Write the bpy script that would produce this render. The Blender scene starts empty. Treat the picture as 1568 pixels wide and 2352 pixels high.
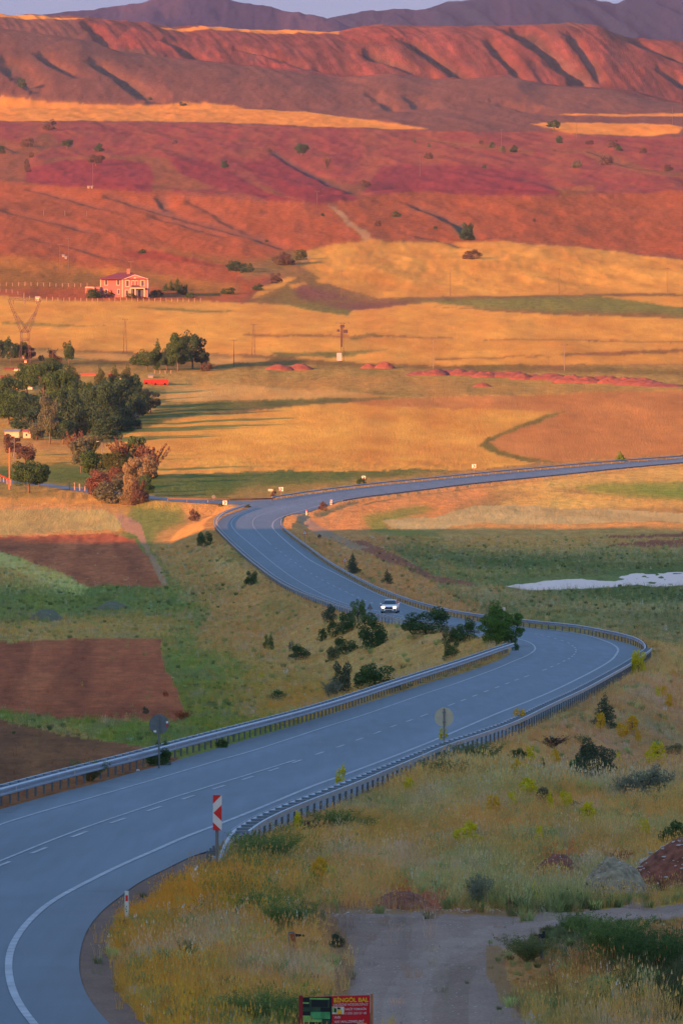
import bpy, bmesh, math, random
import numpy as np
from mathutils import Vector, Matrix
from mathutils.geometry import delaunay_2d_cdt

random.seed(7)
rng = np.random.default_rng(11)
scene = bpy.context.scene
COL = scene.collection

# ------------------------------------------------------------------ camera
FX, TY = 15000.0, 820.0          # focal length and eye level, both in units of a 1568 px wide picture
cam_d = bpy.data.cameras.new('camera')
cam = bpy.data.objects.new('camera', cam_d); COL.objects.link(cam)
cam_d.sensor_fit = 'HORIZONTAL'; cam_d.sensor_width = 36.0
cam_d.lens = 36.0*FX/1568.0
cam_d.shift_y = -(1176.0-TY)/1568.0
cam.rotation_euler = (math.pi/2, 0, 0)
cam_d.clip_start = 1.0; cam_d.clip_end = 40000.0
scene.camera = cam
scene.render.resolution_x, scene.render.resolution_y = 682, 1024

# ------------------------------------------------------------------ light
SUN_EL, SUN_AZ = math.radians(9.5), math.radians(225.0)
SKY_LOW, SKY_HIGH = (.16,.15,.28), (1.08,.90,.80)
world = bpy.data.worlds.new('World'); scene.world = world; world.use_nodes = True
wn = world.node_tree.nodes; wl = world.node_tree.links
bg = wn['Background']; bg.inputs['Strength'].default_value = 0.125
sky = wn.new('ShaderNodeTexSky'); sky.sky_type = 'NISHITA'; sky.sun_disc = False
sky.sun_elevation = SUN_EL; sky.sun_rotation = SUN_AZ
sky.altitude = 1500; sky.air_density = 1.2; sky.dust_density = 1.0; sky.ozone_density = 3.0
geo = wn.new('ShaderNodeNewGeometry'); sep = wn.new('ShaderNodeSeparateXYZ'); wl.new(geo.outputs['Incoming'], sep.inputs[0])
ab = wn.new('ShaderNodeMath'); ab.operation = 'ABSOLUTE'; wl.new(sep.outputs['Z'], ab.inputs[0])
ramp = wn.new('ShaderNodeValToRGB'); wl.new(ab.outputs[0], ramp.inputs[0])      # dusky violet belt above the horizon, all the way round
ramp.color_ramp.elements[0].position = .06; ramp.color_ramp.elements[0].color = (*SKY_LOW, 1)
ramp.color_ramp.elements[1].position = .42; ramp.color_ramp.elements[1].color = (*SKY_HIGH, 1); ramp.color_ramp.interpolation = 'EASE'
mul = wn.new('ShaderNodeMix'); mul.data_type = 'RGBA'; mul.blend_type = 'MULTIPLY'; mul.inputs[0].default_value = 1
wl.new(sky.outputs[0], mul.inputs[6]); wl.new(ramp.outputs[0], mul.inputs[7]); wl.new(mul.outputs[2], bg.inputs[0])
sun_d = bpy.data.lights.new('sun', 'SUN'); sun = bpy.data.objects.new('sun', sun_d); COL.objects.link(sun)
sun_d.energy = 3.8; sun_d.angle = math.radians(0.55); sun_d.color = (1.0, 0.38, 0.12)
sv = Vector((math.sin(SUN_AZ)*math.cos(SUN_EL), math.cos(SUN_AZ)*math.cos(SUN_EL), math.sin(SUN_EL)))
sun.rotation_euler = sv.to_track_quat('Z', 'Y').to_euler()
sun.location = sv*500
vs = scene.view_settings
scene.display_settings.display_device = 'sRGB'
vs.view_transform = 'Standard'; vs.look = 'None'; vs.gamma = 1.0; vs.use_curve_mapping = False
vs.exposure = 2.15
scene.render.engine = 'CYCLES'
scene.cycles.max_bounces = 6; scene.cycles.volume_bounces = 0
HAZE = 1.9e-5

# ------------------------------------------------------------------ noise
def _hash(ix, iy, s):
    n = (ix.astype(np.int64)*374761393 + iy.astype(np.int64)*668265263 + s*974711) & 0x7fffffff
    n = (n ^ (n >> 13)) * 1274126177 & 0x7fffffff
    return ((n ^ (n >> 16)) & 0xffff) / 65535.0
def vnoise(x, y, s=0):
    x = np.asarray(x, float); y = np.asarray(y, float)
    ix = np.floor(x); iy = np.floor(y); fx = x-ix; fy = y-iy
    fx = fx*fx*(3-2*fx); fy = fy*fy*(3-2*fy)
    a = _hash(ix, iy, s); b = _hash(ix+1, iy, s); c = _hash(ix, iy+1, s); d = _hash(ix+1, iy+1, s)
    return (a*(1-fx)+b*fx)*(1-fy) + (c*(1-fx)+d*fx)*fy
def fbm(x, y, o=4, s=0):
    r = 0; a = 0.5; t = 0
    for k in range(o):
        r = r + a*vnoise(x*2**k, y*2**k, s+k*17); t += a; a *= .5
    return r/t*2-1            # about -1..1
def ridged(x, y, o=4, s=0):
    r = 0; a = .5; t = 0
    for k in range(o):
        r = r + a*(1-np.abs(vnoise(x*2**k, y*2**k, s+k*31)*2-1)); t += a; a *= .5
    return r/t
def sstep(a, b, v):
    t = np.clip((v-a)/(b-a), 0, 1); return t*t*(3-2*t)

# ------------------------------------------------------------------ valley profile along the view
class Prof:
    def __init__(s, pts):
        xs = np.array([p[0] for p in pts], float); ys = np.array([p[1] for p in pts], float)
        d = np.diff(ys)/np.diff(xs); m = np.zeros(len(xs)); m[0] = d[0]; m[-1] = d[-1]
        for i in range(1, len(xs)-1):
            m[i] = 0 if d[i-1]*d[i] <= 0 else 2*d[i-1]*d[i]/(d[i-1]+d[i])
        s.x, s.y, s.m = xs, ys, m
    def __call__(s, v):
        v = np.clip(np.asarray(v, float), s.x[0], s.x[-1])
        i = np.clip(np.searchsorted(s.x, v)-1, 0, len(s.x)-2)
        h = s.x[i+1]-s.x[i]; t = (v-s.x[i])/h
        return ((1+2*t)*(1-t)**2*s.y[i] + t*(1-t)**2*h*s.m[i] + t*t*(3-2*t)*s.y[i+1] + t*t*(t-1)*h*s.m[i+1])
PL = lambda Y: -10-0.025333*Y
prof = Prof([(-3000,-1.7),(0,-1.7),(55,-11.2),(100,PL(100)),(200,PL(200)),(350,PL(350)),(500,PL(500)),(650,PL(650)),(731,-28.1),(800,-28.8),(900,-29.05),
             (1050,-28.7),(1200,-27.6),(1350,-25.7),(1500,-23.3),(1650,-18.2),(1850,-9.9),(2000,-1.3),(2200,8.8),(2450,22.9),(2800,48.5),
             (3300,83.6),(3650,105.9),(4150,146.6),(4500,171),(5200,205)])
floorL = Prof([(-3000,-1.7),(0,-1.7),(55,-11.2),(100,-13.5),(150,-18),(200,-21),(330,-24),(450,-26),(554,-28),(700,-30),(850,-31),(1000,-31.2),(1150,-30.3),(1250,-28),(1330,-26.05),(1400,-24.96),(1500,-23.3)])
floorR = Prof([(-3000,-1.7),(0,-1.7),(55,-11.2),(100,-12.5),(130,-13.2),(200,-14.95),(250,-16.15),(262,-16.9),(280,-18.6),(300,-19.3),(480,-24),(600,-27.8),(690,-29.9),(760,-30),(950,-30),(1100,-28.9),(1200,-28.0),(1300,-26.6),(1400,-25.0),(1500,-23.5)])
_Yt = np.linspace(70, 1640, 6000); _yt = TY-FX*prof(_Yt)/_Yt
def road_pt(x, y):                       # picture point -> point on the road's own surface
    Y = np.interp(y, _yt[::-1], _Yt[::-1])
    return ((x-784)/FX*Y, Y)
def catmull(pts, step=6.0):
    P = [np.array(p, float) for p in pts]; P = [2*P[0]-P[1]]+P+[2*P[-1]-P[-2]]
    out = []
    for i in range(1, len(P)-2):
        L = np.linalg.norm(P[i+1]-P[i]); n = max(1, int(L/step))
        for k in range(n):
            t = k/n
            out.append(.5*((2*P[i])+(-P[i-1]+P[i+1])*t+(2*P[i-1]-5*P[i]+4*P[i+1]-P[i+2])*t*t+(-P[i-1]+3*P[i]-3*P[i+1]+P[i+2])*t**3))
    out.append(P[-2]); return np.array(out)
def on_road(pts, step=5.0):
    c = catmull(pts, step); return np.array([road_pt(x, y) for x, y in c])
def resample(W, d):
    seg = np.r_[0, np.cumsum(np.hypot(*np.diff(W, axis=0).T))]
    n = max(2, int(seg[-1]/d)+1); t = np.linspace(0, seg[-1], n)
    return np.c_[np.interp(t, seg, W[:,0]), np.interp(t, seg, W[:,1])]
def smooth(W, k=3):
    W = W.copy()
    for _ in range(k):
        W[1:-1] = .25*W[:-2]+.5*W[1:-1]+.25*W[2:]
    return W

# traced kerb lines (picture units) -------------------------------------------------
E_near = [(900,2900),(560,2640),(380,2480),(250,2351),(200,2287),(182,2232),(185,2182),(200,2137),(235,2092),(280,2057),(320,2027),(400,1987),(450,1962),(489,1938),
          (512,1921),(540,1902),(569,1886),(642,1852),(716,1824),(789,1797),(862,1767),(935,1738),(1001,1711),(1067,1688),(1133,1667),(1177,1649),(1250,1615),(1323,1582),(1397,1543),
          (1433,1523),(1459,1506),(1470,1494),(1462,1485),(1433,1473.6),(1382,1462.6),(1323,1451.6),(1268,1444),(1213,1438),(1104,1424),(1033,1409.5),(972,1393),(935,1382.8),(899,1371),
          (862,1356.4),(825,1338),(789,1317),(752,1295),(715,1270.4),(679,1244.7),(653,1224.6),(644,1211.8),(642.4,1198),(650,1187.5),(668,1181.5),(694,1178.8),(716,1173.3),(737,1166),
          (760,1158.7),(781,1151.5),(825.5,1143.5),(899,1134),(972,1125),(1033,1117),(1104,1109),(1213,1098),(1323,1087),(1433,1075),(1568,1062.5),(1720,1049)]
E_far  = [(1720,1039),(1568,1051.5),(1433,1062),(1323,1071.7),(1213,1081),(1104,1091),(994,1102),(899,1112),(825,1120),(752,1129),(679,1139),(635,1146.5)]
E_side_top = [(635,1146.5),(560,1150),(480,1149),(400,1145.5),(335,1137.5),(260,1129),(190,1122),(120,1112),(60,1106),(-60,1098)]
E_side_bot = [(-60,1103),(60,1112),(120,1119),(190,1130),(260,1137),(330,1144),(390,1150.5),(459,1155.5),(520,1158),(560,1160),(573,1166)]
E_left = [(573,1166),(532,1178.8),(512,1190),(505,1203),(507,1214),(518,1226.4),(540,1246.5),(569,1272),(606,1299.6),(642,1323.4),(694,1349),(734,1365.6),(770,1380),(807,1392),(844,1402),
          (899,1414),(935,1421),(1033,1440),(1110,1456),(1155,1468),(1180,1480),(1184,1491),(1170,1503),(1140,1519),(1067,1545),(994,1565.5),(899,1597),(825,1620),(752,1642.5),(679,1665.6),(606,1687.5),
          (532,1709.5),(439,1737),(366,1759),(293,1779),(220,1800),(146,1819),(73,1839),(0,1859.6),(-120,1893),(-300,1955),(-500,2060),(-640,2220),(-660,2420),(-520,2640),(-200,2900)]
# tops of the crash barriers as traced; a barrier top stands RH above the road
RH = .76
_Yt2 = _Yt; _yr = TY-FX*(prof(_Yt)+RH)/_Yt
def top_pt(x, y):
    Y = np.interp(y, _yr[::-1], _Yt2[::-1]); return ((x-784)/FX*Y, Y)
def on_top(pts, step=5.0):
    c = catmull(pts, step); return np.array([top_pt(x, y) for x, y in c])
T_OUT = [(534,1906),(569,1881.6),(642,1848.7),(716,1821),(789,1793.7),(862,1764),(935,1735),(1001,1708),(1067,1687),(1133,1665),(1177,1647.5),(1250,1612.7),(1323,1579.8),(1397,1541),(1433,1521),(1462,1502),(1481,1488),
         (1481,1477),(1466,1466),(1433,1455),(1378,1444),(1323,1434),(1250,1427),(1192,1420.5),(1107,1411),(1049,1402),(1033,1399),(972,1384),(935,1373),(899,1360),(862,1345),(825,1327),(789,1307),(752,1285),(716,1259),(679,1232),(657,1215),(646.5,1203),(647,1192)]
T_MID = [(563.7,1158.6),(535,1168),(514,1177),(500,1190),(498,1203),(510.6,1219),(532.5,1241),(569,1274),(606,1303),(642,1329),(694,1356),(734,1371),(770.6,1384),(807,1395),(844,1404),(899,1415),(935,1422),(1033,1435),(1100,1447)]
T_LEFT = [(1178,1476),(1168,1480),(1140,1489),(1067,1514),(994,1537),(899,1567),(825,1591),(752,1613.5),(679,1634),(606,1653),(574,1661),(439,1695.5),(366,1715),(293,1734),(220,1752),(146,1770.5),(73,1789.5),(0,1809),(-120,1841),(-260,1886)]
T_FAR = [(624,1140),(679,1131),(752,1121),(825,1112),(899,1104),(994,1095),(1104,1084),(1213,1074),(1323,1064),(1433,1055),(1568,1045),(1700,1034)]
T_FAR2 = [(785,1148.5),(825,1141),(899,1132),(972,1123),(1033,1115),(1104,1107),(1213,1096),(1323,1085),(1433,1073),(1568,1061),(1700,1049)]
T_SIDE = [(385,1142.5),(440,1145),(500,1146),(560,1145.5),(626,1143)]
RO, RM, RL, RF, RF2, RS = [on_top(t) for t in (T_OUT, T_MID, T_LEFT, T_FAR, T_FAR2, T_SIDE)]
def shift(W, d):
    T = np.gradient(W, axis=0); T /= np.linalg.norm(T, axis=1)[:,None]+1e-9; return W+np.c_[-T[:,1], T[:,0]]*d
_i0 = 4; _a = [p for p in E_near if p[1] > 1940]; _b = [p for p in E_near if p[1] < 1200 and p[0] > 648]
_ro = smooth(resample(RO, 2.0), 6)
Wn = np.concatenate([on_road(_a)[:-1], [road_pt(500, 1950), road_pt(525, 1957)], shift(_ro, .05)[2:-4], on_road(_b)])
Wf, Wst, Wsb = [on_road(e) for e in (E_far, E_side_top, E_side_bot)]
_rm = smooth(resample(RM, 2.0), 6); _rl = smooth(resample(RL, 2.0), 6)
Wl = np.concatenate([[road_pt(573,1166)], _rm[3:], on_road([(1125,1461),(1158,1470),(1181,1481)])[1:-1], on_road([p for p in E_left if p[1] > 1495 and p[0] < 1175])])
PAVED = np.concatenate([Wn, Wf[:-1], Wst, Wsb[:-1], Wl])

def inside(poly, X, Y):
    X = np.asarray(X); Y = np.asarray(Y); r = np.zeros(X.shape, bool)
    x0, y0 = poly.min(0); x1, y1 = poly.max(0)
    m = (X >= x0)&(X <= x1)&(Y >= y0)&(Y <= y1)
    if not m.any(): return r
    px, py = X[m], Y[m]; c = np.zeros(px.shape, bool)
    ax, ay = poly[:,0], poly[:,1]; bx, by = np.roll(ax,-1), np.roll(ay,-1)
    for i in range(len(poly)):
        if ay[i] == by[i]: continue
        k = ((ay[i] > py) != (by[i] > py)) & (px < (bx[i]-ax[i])*(py-ay[i])/(by[i]-ay[i])+ax[i])
        c ^= k
    r[m] = c; return r
def dist_poly(poly, X, Y, closed=True):
    d2 = np.full(X.shape, 1e12)
    n = len(poly) if closed else len(poly)-1
    for i in range(n):
        a = poly[i]; b = poly[(i+1) % len(poly)]; v = b-a; L = v@v
        if L < 1e-9: continue
        t = np.clip(((X-a[0])*v[0]+(Y-a[1])*v[1])/L, 0, 1)
        d2 = np.minimum(d2, (X-a[0]-t*v[0])**2+(Y-a[1]-t*v[1])**2)
    return np.sqrt(d2)
class Raster:
    def __init__(s, x0, x1, nx, y0, y1, ny, fn):
        s.g = (x0, (nx-1)/(x1-x0), nx, y0, (ny-1)/(y1-y0), ny)
        X, Y = np.meshgrid(np.linspace(x0, x1, nx), np.linspace(y0, y1, ny)); s.v = fn(X, Y)
    def __call__(s, X, Y):
        x0, sx, nx, y0, sy, ny = s.g
        u = np.clip((X-x0)*sx, 0, nx-1.001); v = np.clip((Y-y0)*sy, 0, ny-1.001)
        i = u.astype(int); j = v.astype(int); a = u-i; b = v-j; V = s.v
        return (V[j,i]*(1-a)+V[j,i+1]*a)*(1-b)+(V[j+1,i]*(1-a)+V[j+1,i+1]*a)*b
def _rd(X, Y):
    P = np.array([PAVED[i] for i in range(0, len(PAVED), 2)])
    d = dist_poly(P, X, Y); return np.where(inside(P, X, Y), -d, d)
road_d = Raster(-110, 130, 481, 70, 1640, 1571, _rd)

# ------------------------------------------------------------------ hills
yt_ = Prof([(-200,28),(0,38),(110,42),(200,47),(370,62),(600,72),(700,76),(780,73),(840,62),(870,60),(1000,62),(1180,61),(1300,57),(1370,65),(1440,88),(1568,100),(1800,112)])
yc_ = Prof([(-200,48),(0,70),(130,84),(230,104),(330,127),(400,137),(560,152),(700,166),(784,180),(900,173),(1000,185),(1180,180),(1260,199),(1400,206),(1500,230),(1568,246),(1800,262)])
GUL = [  # gully lines in the picture, depth m, half width m
 ([(190,55),(250,108)],4,6),([(375,92),(410,112),(458,138)],5,5),([(90,120),(120,145),(168,168)],4,5),([(205,138),(270,175),(335,224)],5,7),([(0,140),(30,172)],5,8),([(45,182),(75,205)],4,6),
 ([(530,110),(610,125),(720,160)],4,6),([(830,118),(900,145),(965,174)],6,7),([(925,90),(990,135),(1065,180)],6,6),([(1115,88),(1150,130),(1195,180)],4,5),([(1175,66),(1260,130),(1345,197)],9,8),
 ([(1300,72),(1345,130),(1382,192)],4,5),([(1425,85),(1500,115),(1600,150)],6,8),([(1505,158),(1600,215)],5,6),([(1125,232),(1180,245),(1240,262)],3,7),([(845,205),(880,235),(900,255)],2,6),([(935,218),(965,250)],2,6),
 ([(0,478),(110,507),(222,534)],2.2,3.2),([(60,432),(150,452),(255,483)],2.0,3),([(240,447),(330,475),(415,502),(500,522),(590,548),(660,572)],2.6,3.2),([(350,497),(430,518),(515,541)],1.8,3.2),([(360,448),(385,488)],2.0,2.6),
 ([(75,547),(160,566),(240,588)],1.6,3),([(934,467),(985,485),(1044,512),(1080,548)],3.0,3.0),([(919,532),(1000,550),(1070,570)],2.2,2.4),([(430,455),(520,510),(600,548)],1.4,3),
 ([(620,345),(700,395),(760,425),(815,445)],2.2,3.0),([(0,330),(30,345),(60,352)],2,3),([(1180,405),(1290,435),(1360,436)],1.5,5),([(900,310),(1100,335),(1250,360)],1,3),([(1250,345),(1350,345),(1450,385),(1568,395)],1.6,3.5)]
def h0(X, Y):
    X = np.asarray(X, float); Y = np.asarray(Y, float)
    b = prof(Y)
    d = road_d(X, Y)
    xo = np.interp(Y, XO[:,1], XO[:,0])
    fl = np.where(X < xo, floorL(Y), floorR(Y))
    near = (Y < 1500)
    low = np.maximum(fl, b-0.42*np.maximum(0, d-2.2))
    low = np.where(fl > b, b+(fl-b)*sstep(1, 12, d), low)
    h = np.where(near, low, b)
    # gentle undulation of the far land
    A = np.interp(Y, [1500,2300,3200,4000,4500,4600], [0,1.6,3.2,3.0,1.5,0])
    h = h + A*fbm(X/90+3.1, Y/240, 3, 5)
    x = 784+FX*X/np.maximum(Y, 50)
    # rounded shoulders half way up
    cr = np.interp(x, [-100,0,350,700,820,950,1250,1568,1700], [412,415,440,470,458,440,452,440,440])
    Yc = np.interp(cr, [385,440,560], [3650,3300,2800])
    h = h + 3.2*np.exp(-((Y-Yc+40)/70)**2) - 2.5*np.exp(-((Y-Yc-110)/80)**2)
    # hill belt
    hc = (TY-yc_(x))/FX*4950; ht = (TY-yt_(x))/FX*5600
    t1 = np.clip((Y-4500)/450, 0, 1); t2 = sstep(4950, 5070, Y); t3 = np.clip((Y-5070)/530, 0, 1)
    hill = 171+(hc-171)*np.sin(t1*math.pi/2)**1.1 - t2*15
    hill = hill + (ht-hc+15)*np.sin(t3*math.pi/2)**1.25
    hill = hill - np.maximum(0, Y-5600)*0.035
    k = sstep(4440, 4560, Y)
    h = h*(1-k)+hill*k
    return h
XO = Wn[Wn[:,1].argsort()]

_M = np.concatenate([70*1.0022**np.arange(0, 2080)]); _M = _M[_M < 7000]
def unproject(pts, hf=None):
    hf = hf or h0
    pts = np.asarray(pts, float).reshape(-1, 2); out = np.zeros((len(pts), 3))
    for c in range(0, len(pts), 400):
        p = pts[c:c+400]; u = ((p[:,0]-784)/FX)[:,None]; w = (-(p[:,1]-TY)/FX)[:,None]
        Yg = _M[None,:]; H = hf(u*Yg, np.broadcast_to(Yg, (len(p), len(_M)))); D = H-w*Yg
        hit = D >= 0; hit[:,-1] = True; j = np.maximum(hit.argmax(1), 1)
        r = np.arange(len(p)); d1 = D[r,j]; d0 = D[r,j-1]
        t = np.clip(-d0/np.where(np.abs(d1-d0) < 1e-9, 1, d1-d0), 0, 1)
        Y = _M[j-1]+(_M[j]-_M[j-1])*t
        out[c:c+400,0] = u[:,0]*Y; out[c:c+400,1] = Y; out[c:c+400,2] = w[:,0]*Y
    return out
def _carve(X, Y):
    c = np.zeros(X.shape)
    for pts, dep, wid in GUL:
        q = np.array(pts, float); n = []
        for i in range(len(q)-1):
            for t in np.linspace(0, 1, 5)[:-1]: n.append(q[i]*(1-t)+q[i+1]*t)
        n.append(q[-1]); W = unproject(n)[:,:2]
        x0, y0 = W.min(0)-wid*4; x1, y1 = W.max(0)+wid*4
        m = (X > x0)&(X < x1)&(Y > y0)&(Y < y1)
        if not m.any(): continue
        xs = X[m]+fbm(X[m]/9, Y[m]/25, 3, 3)*wid*.5
        dd = dist_poly(W, xs, Y[m], closed=False)
        o_ = W[:,1].argsort(); sd = xs-np.interp(Y[m], W[o_,1], W[o_,0]); dd = dd*np.where(sd < 0, 1.7, .55)
        # fade towards both ends
        dl = np.hypot(xs-W[0,0], (Y[m]-W[0,1])*.25); dr = np.hypot(xs-W[-1,0], (Y[m]-W[-1,1])*.25)
        e = np.clip(np.minimum(dl, dr)/(wid*2.2)+.35, 0, 1)
        c[m] = np.maximum(c[m], np.where(W[:,1].mean() > 4400, 1.2, .6)*dep*e*np.exp(-(dd/wid)**2)*(1+.25*fbm(X[m]/12, Y[m]/30, 3, 9)))
    return c
carve = Raster(-340, 340, 681, 2400, 5700, 1651, _carve)
def hmap(X, Y):
    X = np.asarray(X, float); Y = np.asarray(Y, float)
    h = h0(X, Y)
    h = h - np.where((Y > 2400)&(Y < 5700), carve(X, Y), 0)
    k = sstep(4520, 4800, Y)*(1-.6*sstep(5550, 5650, Y))
    a = X+0.14*(Y-5000)
    back = sstep(4990, 5120, Y)
    h = h + k*(back*(5.0*(ridged(a/34, Y/420, 5, 2)-.6)+1.5*(ridged(a/7, Y/80, 4, 6)-.6))+(1-back)*3.4*(ridged(a/60+.4*fbm(X/80, Y/150, 2, 4), Y/500, 3, 8)-.6))
    m = sstep(2250, 2700, Y)*(1-k)
    h = h + m*1.5*(ridged((X+.5*(Y-3000)*.3)/26, Y/170, 4, 12)-.6)
    # loose, tussocky ground near the viewer
    dr = road_d(X, Y)
    n = np.clip(dr-1.0, 0, 3)/3*(Y < 1500)
    h = h + n*(.10*fbm(X/1.2, Y/4, 3, 21)+.22*fbm(X/6, Y/22, 3, 22))
    h = h + sstep(1500, 1700, Y)*(1-m)*.5*fbm(X/14, Y/60, 3, 23)+m*.5*fbm(X/7, Y/45, 4, 24)
    # pond bed
    pd = pond_in(X, Y)
    h = h*(1-pd) + pd*(-30.56+.40*fbm(X/1.1, Y/6, 4, 31)+.16*fbm(X/5, Y/14, 2, 32))
    # under the asphalt
    h = np.where((Y > 75)&(Y < 1630), np.where(dr < np.where(Y < 700, -.15, .15), prof(Y)-np.where(Y < 450, .035, .08), h-.02*(dr < 1)), h)
    return h
POND_Z = -30.42
def on_plane(pts, z):
    return np.array([((x-784)/FX*(-z*FX/(y-TY)), -z*FX/(y-TY)) for x, y in pts])
POND = on_plane([(1120,1347),(1199,1339),(1250,1333),(1316,1328),(1360,1330),(1412,1334),(1405,1319),(1440,1316),(1500,1314),(1568,1312),(1700,1310),(1700,1351),(1568,1350),(1506,1352),
                 (1462,1347),(1397,1354),(1345,1356),(1294,1358),(1265,1360),(1213,1360),(1170,1354)], POND_Z)
def _pi(X, Y):
    d = dist_poly(POND, X, Y); s = np.where(inside(POND, X, Y), d, -d); return sstep(-1.5, 2.5, s)
_pr = Raster(5, 60, 221, 780, 980, 201, _pi)
def pond_in(X, Y):
    return np.where((X > 6)&(X < 59)&(Y > 782)&(Y < 978), _pr(X, Y), 0)

# ------------------------------------------------------------------ land cover: name, base colour, second colour, kind, outline in the picture
WH=(.56,.34,.10); WH2=(.42,.23,.07); PALE=(.54,.41,.20)
LAND = []
def L(name, c1, c2, kind, *polys):
    for p in polys: LAND.append((name, c1, c2, kind, p))
FULL = lambda y0, y1: [(-120,y0),(400,y0),(800,y0),(1200,y0),(1700,y0),(1700,y1),(1200,y1),(800,y1),(400,y1),(-120,y1)]
# far hills down to the belt of fields (default ground = hillside)
L('hillside', (.24,.085,.055), (.36,.13,.075), 'rock', [(150,40),(420,60),(700,72),(840,58),(1180,57),(1370,60),(1700,100),(1700,262),(1500,228),(1400,204),(1250,197),(1180,178),(1000,183),(900,171),(784,178),(560,150),(400,135),(300,110)])
L('bare_red_slope', (.46,.13,.07), (.30,.09,.05), 'rock', [(170,50),(250,60),(270,110),(225,100)], [(250,105),(300,65),(420,110),(380,118),(310,112)], [(480,105),(530,130),(500,145),(460,125)], [(560,140),(700,150),(690,162),(600,155)],
  [(740,62),(800,60),(960,62),(940,100),(800,96),(720,80)], [(840,60),(880,58),(890,100),(850,95)], [(1170,90),(1230,110),(1260,150),(1200,135)], [(1380,92),(1400,95),(1395,130),(1383,125)], [(1310,85),(1345,80),(1370,170),(1340,120)], [(1425,150),(1480,160),(1470,205),(1420,190)])
L('wheat_field', WH, (.62,.40,.12), 'crop', [(-120,30),(0,31),(110,39),(200,46),(130,46),(0,41),(-120,40)], [(370,61),(560,64),(780,69),(780,75),(700,77),(560,72),(370,64)],
  [(-120,215),(0,222),(110,232),(205,240),(330,240),(430,236),(480,236),(520,240),(560,248),(640,252),(720,258),(860,275),(990,297),(800,293),(600,284),(400,279),(-120,276)],
  [(1215,283),(1290,279),(1470,281),(1545,286),(1568,293),(1555,305),(1500,311),(1400,309),(1310,306),(1280,298)], [(1260,260),(1400,260),(1700,259),(1700,266),(1400,266),(1290,265)], [(1490,351),(1540,347),(1700,345),(1700,363),(1520,361)])
L('red_field', (.235,.088,.085), (.30,.17,.085), 'soil', [(-120,279),(400,282),(700,291),(900,298),(1150,302),(1280,300),(1320,310),(1500,315),(1700,310),(1700,440),(1290,445),(1250,452),(950,438),(820,455),(720,470),(560,450),(350,440),(0,415),(-120,412)])
L('hillside', (.26,.14,.075), (.19,.12,.06), 'grass', [(-120,300),(0,318),(60,330),(110,300),(140,330),(70,360),(60,400),(120,360),(330,355),(370,372),(400,440),(350,442),(60,418),(-120,412)],
  [(330,356),(480,372),(700,470),(620,462),(500,430),(420,440),(350,400)], [(630,345),(700,392),(800,425),(860,430),(800,455),(720,420),(640,375)], [(1180,402),(1290,430),(1360,425),(1370,437),(1300,455),(1240,440)],
  [(1250,345),(1350,340),(1420,360),(1500,390),(1700,405),(1700,420),(1480,402),(1400,378),(1330,352)],[(900,305),(1000,318),(1150,335),(1230,345),(1220,355),(1050,335)])
L('red_field', (.25,.065,.065), (.29,.08,.075), 'soil', [(60,388),(150,366),(260,366),(335,372),(352,400),(348,440),(200,436),(60,414)], [(385,362),(470,366),(560,410),(620,445),(700,466),(610,458),(480,425),(410,395)],
  [(545,378),(640,360),(700,385),(760,420),(825,455),(730,470),(640,440),(580,400)], [(880,382),(1100,380),(1240,402),(1284,446),(1100,446),(835,442),(860,400)])
L('hillside', (.36,.15,.075), (.26,.12,.06), 'grass', [(-120,412),(0,415),(350,441),(560,458),(730,472),(820,456),(950,438),(1250,452),(1400,443),(1700,436),(1700,606),(1400,573),(1200,556),(1010,556),(850,552),(700,580),(660,605),(560,690),(-120,690)])
L('hillside', (.22,.17,.05), (.30,.20,.06), 'grass', [(-120,590),(60,610),(200,640),(-120,650)], [(330,560),(480,590),(640,600),(600,625),(560,615),(400,585)], [(-120,640),(130,625),(340,628),(520,650),(560,668),(480,680),(340,660),(200,660),(-120,668)])
L('hillside', (.42,.27,.07), (.36,.22,.06), 'grass', [(-120,588),(80,592),(200,612),(340,622),(560,655),(540,668),(340,636),(180,625),(-120,612)])
L('hillside', (.24,.07,.055), (.28,.09,.06), 'soil', [(260,574),(350,575),(460,600),(570,620),(420,604),(300,588)])
L('wheat_field', WH, WH2, 'crop', [(700,578),(760,562),(850,552),(930,557),(1010,556),(1100,555),(1200,558),(1300,565),(1400,575),(1500,590),(1700,612),(1700,673),(1400,675),(1200,679),(1000,681),(870,684),(800,665),(740,650),(690,655),(640,672),(575,684),(600,662),(650,640),(690,630),(655,612)])
L('grass_verge', (.17,.12,.045), (.26,.13,.06), 'grass', [(560,690),(620,670),(680,640),(610,632),(560,640),(540,610),(600,600),(660,575),(700,580),(715,600),(690,615),(740,640),(660,655),(700,690),(860,685),(1100,684),(1700,672),(1700,680),(1100,692),(820,694),(560,705)], [(1040,505),(1090,520),(1085,550),(1050,540)], [(690,628),(760,660),(870,684),(820,686),(740,665),(700,655)])
L('dirt_track', (.40,.24,.16), (.34,.19,.12), 'soil', [(752,472),(765,472),(790,490),(805,512),(840,530),(852,552),(835,552),(825,535),(798,520),(780,495)], [(700,582),(715,588),(700,603),(688,606)])
L('wheat_field', WH, (.50,.27,.085), 'crop', [(-120,682),(0,681),(180,690),(460,690),(620,697),(720,705),(820,712),(1000,692),(1150,715),(1290,722),(1568,733),(1700,736),(1700,840),(1568,836),(1300,838),(960,842),(800,836),(640,820),(460,808),(250,816),(90,800),(-120,802)],
  [(960,690),(1100,686),(1400,681),(1700,678),(1700,706),(1568,706),(1500,700),(1400,688),(1200,690),(1000,700)])
L('green_field', (.17,.17,.055), (.20,.19,.06), 'grass', [(940,690),(1100,686),(1380,681),(1450,690),(1568,708),(1700,712),(1700,734),(1568,732),(1450,728),(1290,722),(1150,714),(1060,700)])
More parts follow.
